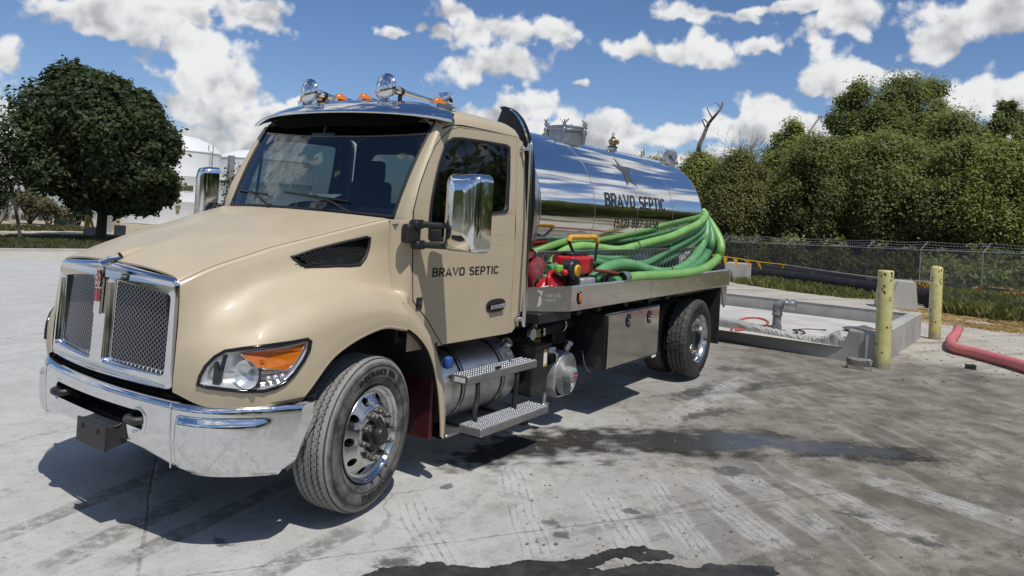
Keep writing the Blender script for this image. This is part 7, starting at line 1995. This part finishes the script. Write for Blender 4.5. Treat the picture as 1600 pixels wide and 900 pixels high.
grass('grass', px_poly_pts([(1466, 468), (1500, 462), (1560, 464), (1680, 475), (1720, 520), (1600, 506), (1540, 500), (1470, 490)], 15000, 2), .42, M['grass'], 2, 'tall green grass right of the far bollard', w_=.017)
grass('straw', px_poly_pts([(1400, 482), (1470, 486), (1540, 497), (1650, 512), (1700, 535), (1600, 524), (1520, 513), (1440, 505), (1425, 495)], 6500, 3), .06, M['strawm'], 3, 'loose straw strewn along the edge of the concrete at right', lean=2.2, w_=.012)
grass('verge_grass', px_poly_pts([(-60, 390), (330, 393), (330, 372), (-60, 369)], 26000, 4), .22, M['grass_dry'], 4, 'dry grass on the verge beyond the kerb at left', w_=.035)
grass('yard_weeds', px_poly_pts([(-60, 362), (130, 361), (120, 356), (-60, 355)], 2600, 5), .35, M['grass_dry'], 5, 'low weeds in the sandy yard at left', w_=.05)
for k, (u, v, L_, lab) in enumerate([(1428, 447, 2.2, 'straw roll lying on the black pipe left of the far bollard'), (1552, 458, 1.5, 'straw roll lying on the pipes in the middle of the right fence'), (1606, 468, 1.6, 'straw roll at the right edge of the photo')]):
    c = PG(u, v+10); c = PG(u, v+12); rg = np.random.default_rng(20+k); n = 1500; x = rg.uniform(-L_/2, L_/2, n); a = rg.uniform(0, 6.28, n); r = .22*(1-.25*(np.abs(x)/(L_/2))**3)
    ex = np.array(rgt); P_ = np.array(c)+ex*x[:, None]+np.stack([0*x, r*np.cos(a), .22+r*np.sin(a)], 1); N_ = np.stack([0*x, np.cos(a), np.sin(a)], 1)+rg.normal(size=(n, 3))*.5; N_ /= np.linalg.norm(N_, axis=1, keepdims=True)
    o = leaf_mesh('straw_roll', leaves(P_, N_, .075, rg, 4.5), M['strawm']); tag(o, lab, 'straw roll', 'straw rolls on the pipes')
# ------------------------------------------------------------------ chain-link fence with barbed wire
A_, B_ = PG(1535, 463), Vector((36.1, 6.86, 0)); B_.z = H(B_.x, B_.y)
FD = (B_-A_); FD.z = 0; FD.normalize()
def on_fence(u):
    d = ray(u, 400); # intersect the vertical plane of the fence
    n_ = np.array([-FD.y, FD.x]); k = ((A_.x-CP[0])*n_[0]+(A_.y-CP[1])*n_[1])/(d[0]*n_[0]+d[1]*n_[1]); x, y = CP[0]+d[0]*k, CP[1]+d[1]*k
    return Vector((x, y, H(x, y)))
za = at(1535, 394, 0, on_fence(1535).x).z; zb = at(1174, 379.6, 0, on_fence(1174).x).z
def rail_z(p): q0, q1 = on_fence(1535), on_fence(1174); t = (p-q0).dot(FD)/((q1-q0).dot(FD)); return za+(zb-za)*t
M['galv'] = mat('galvanised_steel', (.36, .37, .37), .5, .7, var=.15, vscale=6)
FN = empty('chain_link_fence', A_); tag(FN, 'chain-link fence with angled barbed wire arms in front of the thicket', 'fence')
def fl(p): return p-Vector(A_)
us = [1000, 1042, 1084, 1130, 1175, 1229, 1285, 1355, 1438, 1536, 1655, 1800]
pp = [on_fence(u) for u in us]
for p in pp:
    g = MB(); zt = rail_z(p); q = fl(p); g.tube([q+Vector((0, 0, -.2)), Vector((q.x, q.y, zt-A_.z))], .034, 8); post = g.build('post', M['galv'], FN)
    g = MB(); t0 = Vector((q.x, q.y, zt-A_.z)); arm = Vector((CR[0], CR[1], 0)).normalized()*.30+Vector((0, 0, .36)); g.tube([t0, t0+arm], [.022, .016], 6); g.build('barb_arm', M['galv'], post)
n_ = len(pp)
g = MB(); g.tube([Vector((fl(p).x, fl(p).y, rail_z(p)-A_.z)) for p in pp], .024, 8); g.build('top_rail', M['galv'], FN)
arm = Vector((CR[0], CR[1], 0)).normalized()*.30+Vector((0, 0, .36))
for k in (.35, .68, 1.0):
    g = MB(); pts = []
    for i in range(n_-1):
        a, b = [Vector((fl(p).x, fl(p).y, rail_z(p)-A_.z))+arm*k for p in (pp[i], pp[i+1])]
        for j in range(10): pts.append(a+(b-a)*j/10+Vector((0, 0, -.05*math.sin(math.pi*j/10))))
    g.tube(pts, .0065, 4)
    for i in range(0, len(pts)-1):
        for q in (.25, .75): c = pts[i]+(pts[i+1]-pts[i])*q; g.tube([c+Vector((-.03, 0, -.03)), c+Vector((.03, 0, .03))], .005, 3); 
    g.build('barbed_wire', M['galv'], FN)
def wire_mat(name, fill, col, sc=13.0):
    m = bpy.data.materials.new(name); m.use_nodes = True; t = m.node_tree; t.nodes.clear(); n = NT(t)
    co = n.coord('UV'); x, y, z = n.xyz(co)
    d1 = n.m('PINGPONG', x+y, .5/ sc*1.0); d2 = n.m('PINGPONG', x-y, .5/sc)
    wv = (1-n.ss(d1.min(d2), .004, .0085))
    b = n.n('ShaderNodeBsdfPrincipled'); b.inputs['Base Color'].default_value = (*col, 1); b.inputs['Roughness'].default_value = .6
    tr = n.n('ShaderNodeBsdfTransparent'); mx = n.n('ShaderNodeMixShader'); n.put(mx.inputs[0], wv.max(fill)); t.links.new(tr.outputs[0], mx.inputs[1]); t.links.new(b.outputs[0], mx.inputs[2])
    o = n.n('ShaderNodeOutputMaterial'); t.links.new(mx.outputs[0], o.inputs[0]); return m
M['link'] = wire_mat('chain_link', 0.0, (.22, .225, .225)); M['screen'] = wire_mat('black_screen_cloth', .34, (.022, .022, .023))
for i in range(n_-1):
    a, b = fl(pp[i]), fl(pp[i+1]); za_, zb_ = rail_z(pp[i])-A_.z, rail_z(pp[i+1])-A_.z; L_ = (b-a).length
    me = bpy.data.meshes.new('chain_link_panel'); me.from_pydata([a+Vector((0, 0, .03)), b+Vector((0, 0, .03)), Vector((b.x, b.y, zb_)), Vector((a.x, a.y, za_))], [], [(0, 1, 2, 3)])
    uv = me.uv_layers.new(name='UV'); hh = za_-a.z
    for li, c in enumerate([(0, 0), (L_, 0), (L_, hh), (0, hh)]): uv.data[li].uv = c
    me.materials.append(M['link']); o = bpy.data.objects.new('chain_link_panel', me); COL.objects.link(o); o.parent = FN
    if i < 8:
        me2 = me.copy(); me2.materials.clear(); me2.materials.append(M['screen']); o2 = bpy.data.objects.new('screen_cloth', me2); COL.objects.link(o2); o2.parent = FN; o2.location = Vector((FD.y, -FD.x, 0))*-.04
# black drain pipes along the fence foot
def pipe(path, r, label, lift=0.0, mt=None):
    pts = [PG(u, v)+Vector((0, 0, r+lift)) for u, v in path]; g = MB(); g.tube(spline(pts, 8), r, 16); o = g.build('black_pipe', mt or M['pipe']); tag(o, label, 'pipe', 'black drain pipes along the fence'); return o
M['pipe'] = mat('black_polyethylene_pipe', (.020, .020, .021), .62, spec=.2, dirt=(.12, .115, .10), dirt_amt=.25, dscale=1.2)
pipe([(1060, 424), (1150, 433), (1250, 446), (1330, 458), (1400, 470), (1460, 478)], .26, 'nearest black pipe running behind the grass to the barrier block')
pipe([(1080, 421), (1180, 429), (1300, 442), (1420, 456), (1530, 468), (1640, 484), (1750, 500)], .25, 'second black pipe passing behind the bollards')
pipe([(1450, 480), (1520, 484), (1600, 498), (1680, 512)], .24, 'black pipe half sunk in the tall grass at right', -.05)
pipe([(1090, 418), (1200, 425), (1330, 439), (1450, 451), (1560, 462), (1680, 476)], .16, 'thin black pipe lying closest to the fence posts')
# pennant string, rope
PN = empty('pennant_string', (0, 0, 0)); tag(PN, 'sagging yellow string with four triangular pennants by the truck tail', 'pennants')
def pp_(u, v, X=25.0): return PX(u, v, X)
st = spline([pp_(1112, 398), pp_(1150, 403.5), pp_(1190, 409.5), pp_(1226, 413.5)], 8)
g = MB(); g.tube(st, .014, 5); g.build('string', M['yelflag'] if 'yelflag' in M else mat('yellow_pennant', (.72, .40, .02), .55), PN)
M['yelflag'] = PN.children[0].data.materials[0]
for u0, v0, u1, v1, ut, vt in [(1122, 400, 1125, 400.5, 1125, 412), (1130, 401, 1137, 402, 1133, 416), (1144.5, 403, 1152.5, 404, 1151.5, 418), (1161.5, 405.5, 1171, 407, 1172, 418), (1180, 408, 1187.5, 409, 1189.5, 421)]:
    g = MB(); a, b, c = pp_(u0, v0), pp_(u1, v1), pp_(ut, vt); g.slab([[a, b, c+Vector((.03, 0, 0)), c]], (.012, 0, 0)); g.build('pennant', M['yelflag'], PN)
g = MB(); g.tube([pp_(1226, 413), pp_(1222, 419)], .02, 5); g.build('knot', M['yelflag'], PN)
g = MB(); g.tube(spline([pp_(1226, 413.5), pp_(1290, 423, 24), pp_(1370, 433.5, 22), Vector((wp.x, wp.y, PX(1455, 440, wp.x).z))], 8), .012, 5); tag(g.build('rope', mat('pale_rope', (.40, .39, .36), .8)), 'thin pale rope strung from the pennants to the white post', 'rope')
# ------------------------------------------------------------------ far yard at left: white tanks, cabinet, blocks, poles
M['tankw'] = mat('white_tank_paint', (.74, .75, .75), .45, var=.03, vscale=.5)
def far_at(u, v, t):
    d = ray(u, v); k = t/math.hypot(d[0], d[1]); return Vector(CP+d*k)
def white_tank(u, hw, vtop, vdome, vbase, t, label):
    c = far_at(u, vbase, t); r = hw*t/FPX/(1+((u-800)/FPX)**2)*1.02; zt = far_at(u, vtop, t-r).z; zd = far_at(u, vdome, t-r*.3).z; z0 = H(c.x, c.y)-.3
    root = empty('storage_tank', (c.x, c.y, z0)); tag(root, label, 'storage tank', 'white storage tanks'); h = zt-z0; hd = zd-z0
    g = MB(); pr = [(r, 0), (r, h*.33), (r*1.003, h*.333), (r, h*.336), (r, h*.66), (r*1.003, h*.663), (r, h*.666), (r, h-.25)]; g.lathe(pr, 'Z', 72); sh = g.build('shell', M['tankw'], root)
    g = MB(); g.lathe([(r, h-.25), (r+.07, h-.22), (r+.07, h-.05), (r, h), (r*.92, h+(hd-h)*.30), (r*.75, h+(hd-h)*.62), (r*.5, h+(hd-h)*.88), (r*.2, hd), (.001, hd)], 'Z', 72); g.build('dome', M['tankw'], root)
    return root, c, r, z0, h, hd
tk, c, r, z0, h, hd = white_tank(262, 77, 231, 208, 352, 112, 'white domed storage tank with dark number plates beside the big tree')
dirc = Vector((CP[0]-c.x, CP[1]-c.y, 0)).normalized(); a0 = math.atan2(dirc.y, dirc.x)
def on_shell(u, v, o_=.06):
    d = ray(u, v); ox, oy = CP[0]-c.x, CP[1]-c.y; A = d[0]**2+d[1]**2; B = 2*(ox*d[0]+oy*d[1]); Cc = ox*ox+oy*oy-(r+o_)**2; q = max(0, B*B-4*A*Cc); k = (-B-math.sqrt(q))/(2*A); return Vector(CP+d*k)-Vector((c.x, c.y, z0))
M['plate'] = mat('olive_plate', (.16, .14, .06), .6); M['platetext'] = mat('plate_text', (.02, .02, .018), .6)
def plate(q, nm='number_plate'):
    g = MB(); g.slab([[on_shell(*p) for p in q]], tuple(dirc*.05)); return g.build(nm, M['plate'], tk)
pl = plate([(276.5, 290), (302, 290), (302, 298), (276.5, 298)])
vs, fs, w_ = stroke_text('FK-6201', .15, .12); g = MB(); g.add([on_shell(277.5+x/w_*24, 297-6*y, .16) for x, y, z in vs], fs); g.build('plate_text', M['platetext'], pl)
plate([(278, 308), (282, 313), (278, 318), (274, 313)], 'diamond_plate'); plate([(274, 321), (282, 321), (282, 326), (274, 326)]); plate([(275, 328.5), (280, 328.5), (280, 333), (275, 333)])
g = MB(); g.tube([(0, -.5, hd-.1), (0, -.5, hd+.9), (0, .6, hd+.9), (0, .6, hd-.1)], .09, 6); g.build('roof_pipe', M['tankw'], tk)
g = MB(); q = on_shell(298, 222, -.5); g.cyl((q.x*.6, q.y*.6, h+.5), (q.x*.6, q.y*.6, h+1.3), .45, n=14); g.build('roof_hatch', M['galv'], tk)
q = on_shell(326, 290, .12); g = MB()
for dx_ in (-.28, .28):
    e_ = Vector((-dirc.y, dirc.x, 0))*dx_; g.tube([Vector((q.x, q.y, .4))+e_, Vector((q.x, q.y, h+.9))+e_], .06, 5)
for k in range(26): e_ = Vector((-dirc.y, dirc.x, 0))*.28; zz = .6+k*(h-.2)/26; g.tube([Vector((q.x, q.y, zz))-e_, Vector((q.x, q.y, zz))+e_], .035, 4)
g.build('ladder', M['galv'], tk)
tk2, c2, r2, z2, h2, hd2 = white_tank(410, 74, 247, 234, 352, 128, 'second white domed storage tank seen beyond the far mirror')
g = MB(); g.tube([(0, -.6, hd2-.1), (0, -.6, hd2+1.2), (0, .1, hd2+1.2), (0, .1, hd2+.8)], .12, 6); g.build('roof_pipe', M['tankw'], tk2)
q = far_at(355, 350, 120)-Vector((c2.x, c2.y, z2)); g = MB(); g.box((q.x, q.y, h2*.5), (.8, .8, h2), .05); g.build('ladder_cage', M['galv'], tk2)
def far_box(name, u0, u1, v0, v1, t, dep, mt, label, cat, bev=.03):
    a, b = far_at(u0, v1, t), far_at(u1, v1, t); zt = far_at((u0+u1)/2, v0, t).z; c = (a+b)/2; z0 = H(c.x, c.y)-.1; e = (b-a); e.z = 0; L = e.length; e.normalize(); f = Vector((-e.y, e.x, 0))
    f = f if f.dot(Vector((CF[0], CF[1], 0))) > 0 else -f
    Mx = Matrix(((e.x, f.x, 0, c.x), (e.y, f.y, 0, c.y), (0, 0, 1, z0), (0, 0, 0, 1))); root = empty(name, (0, 0, 0)); root.matrix_world = Mx; tag(root, label, cat)
    g = MB(); g.box((0, dep/2, (zt-z0)/2), (L, dep, zt-z0), bev); g.build('body', mt, root); return root, L, zt-z0
M['cabgreen'] = mat('green_cabinet', (.035, .062, .045), .5, var=.08, vscale=1)
cb, L, hh = far_box('green_cabinet', 84, 119, 334, 351, 84, 2.0, M['cabgreen'], 'dark green metal utility cabinet in the yard at left', 'cabinet')
for k in (-.30, .02, .34):
    g = MB(); g.box((L*k, -.02, hh*.48), (L*.28, .05, hh*.86), .02); d_ = g.build('cabinet_door', M['cabgreen'], cb); g = MB(); g.box((L*k+L*.10, -.055, hh*.6), (.08, .03, .22)); g.build('handle', M['galv'], d_)
g = MB(); g.box((0, 1.0, hh+.06), (L+.2, 2.3, .12), .03); g.build('cabinet_roof', M['cabgreen'], cb)
far_box('concrete_plinth', 129, 158, 356, 371, 66, 1.6, M['conc_light'], 'pale concrete block base beside the trunk of the dark tree', 'block')
far_box('grey_cabinet', 163, 175, 337, 356, 74, .8, M['grey_cast'], 'light grey electrical cabinet just right of the dark tree trunk', 'cabinet')
far_box('stone_pier', 171, 187, 335, 356, 82, 1.2, concrete('tan_stone', (.42, .33, .24), .4), 'tan rough stone pier between grey cabinet and white tank', 'pier')
bn, L, hh = far_box('trough', 178, 197, 352, 358, 70, .7, M['alu_dull'], 'grey steel trough on legs above the hood line at left', 'trough')
for k in (-.4, .4):
    g = MB(); g.box((L*k, .3, -.25), (.12, .4, .6)); g.build('leg', M['galv'], bn)
wl_, L, hh = far_box('yard_wall', -40, 82, 330, 349, 98, .5, mat('grey_yard_wall', (.34, .32, .29), .8, var=.15, vscale=.6), 'long low grey wall behind the shrubs at left', 'wall')
for k in range(9):
    g = MB(); x = -L*.45+k*L*.112; g.box((x, -.25, hh*.32), (L*.065, .5, hh*.56), .03); g.build('wall_bin', mat('dark_bin', (.05, .05, .05), .6) if k == 0 else wl_.children[1].data.materials[0], wl_)
fb = PG(139, 372); k7 = (fb-Vector(CP)).length
YF = empty('yellow_frame', (0, 0, 0)); tag(YF, 'yellow steel A-frame standing on the concrete base left of the trunk', 'frame')
M['yfr'] = mat('yellow_steel', (.62, .50, .12), .5)
for q in ([(137, 334), (133, 356)], [(138, 334), (138.5, 356)], [(140, 334), (145, 356)], [(135, 345), (143, 345)]):
    g = MB(); g.tube([far_at(u, v, 66.6) for u, v in q], .10, 6); g.build('leg' if q[0][1] == 334 else 'crossbar', M['yfr'], YF)
def pole(u, v0, v1, t, arms, label):
    c = far_at(u, v1, t); z0 = H(c.x, c.y)-.2; zt = far_at(u, v0, t).z; root = empty('utility_pole', (c.x, c.y, z0)); tag(root, label, 'pole', 'utility poles at left'); g = MB(); g.tube([(0, 0, 0), (0, 0, zt-z0)], [.19, .13], 8); g.build('shaft', M['bark_grey'], root)
    for a in arms: g = MB(); g.box((0, 0, zt-z0-a), (1.9, 1.9*.3, .14), M=Matrix.Identity(4)); g.build('crossarm', M['bark_grey'], root)
pole(7, 246, 346, 92, (.3,), 'wooden utility pole left of the sapling'); pole(26, 266, 346, 120, (.4, 1.4), 'thinner utility pole right of the sapling')
g = MB(); a, b = far_at(-40, 284, 105), far_at(46, 285, 105); g.tube([a, b], .38, 10); g.box2((0, 0, 0), (.01, .01, .01), M=Matrix.Translation(a)); rk = g.build('pipe_bridge', M['galv']); tag(rk, 'grey overhead pipe bridge behind the dark tree at left', 'pipe bridge')
g = MB()
for u in (-20, 42): q = far_at(u, 286, 105); g.tube([q, Vector((q.x, q.y, H(q.x, q.y)-.2))], .16, 6)
g.build('bridge_leg', M['galv'], rk)
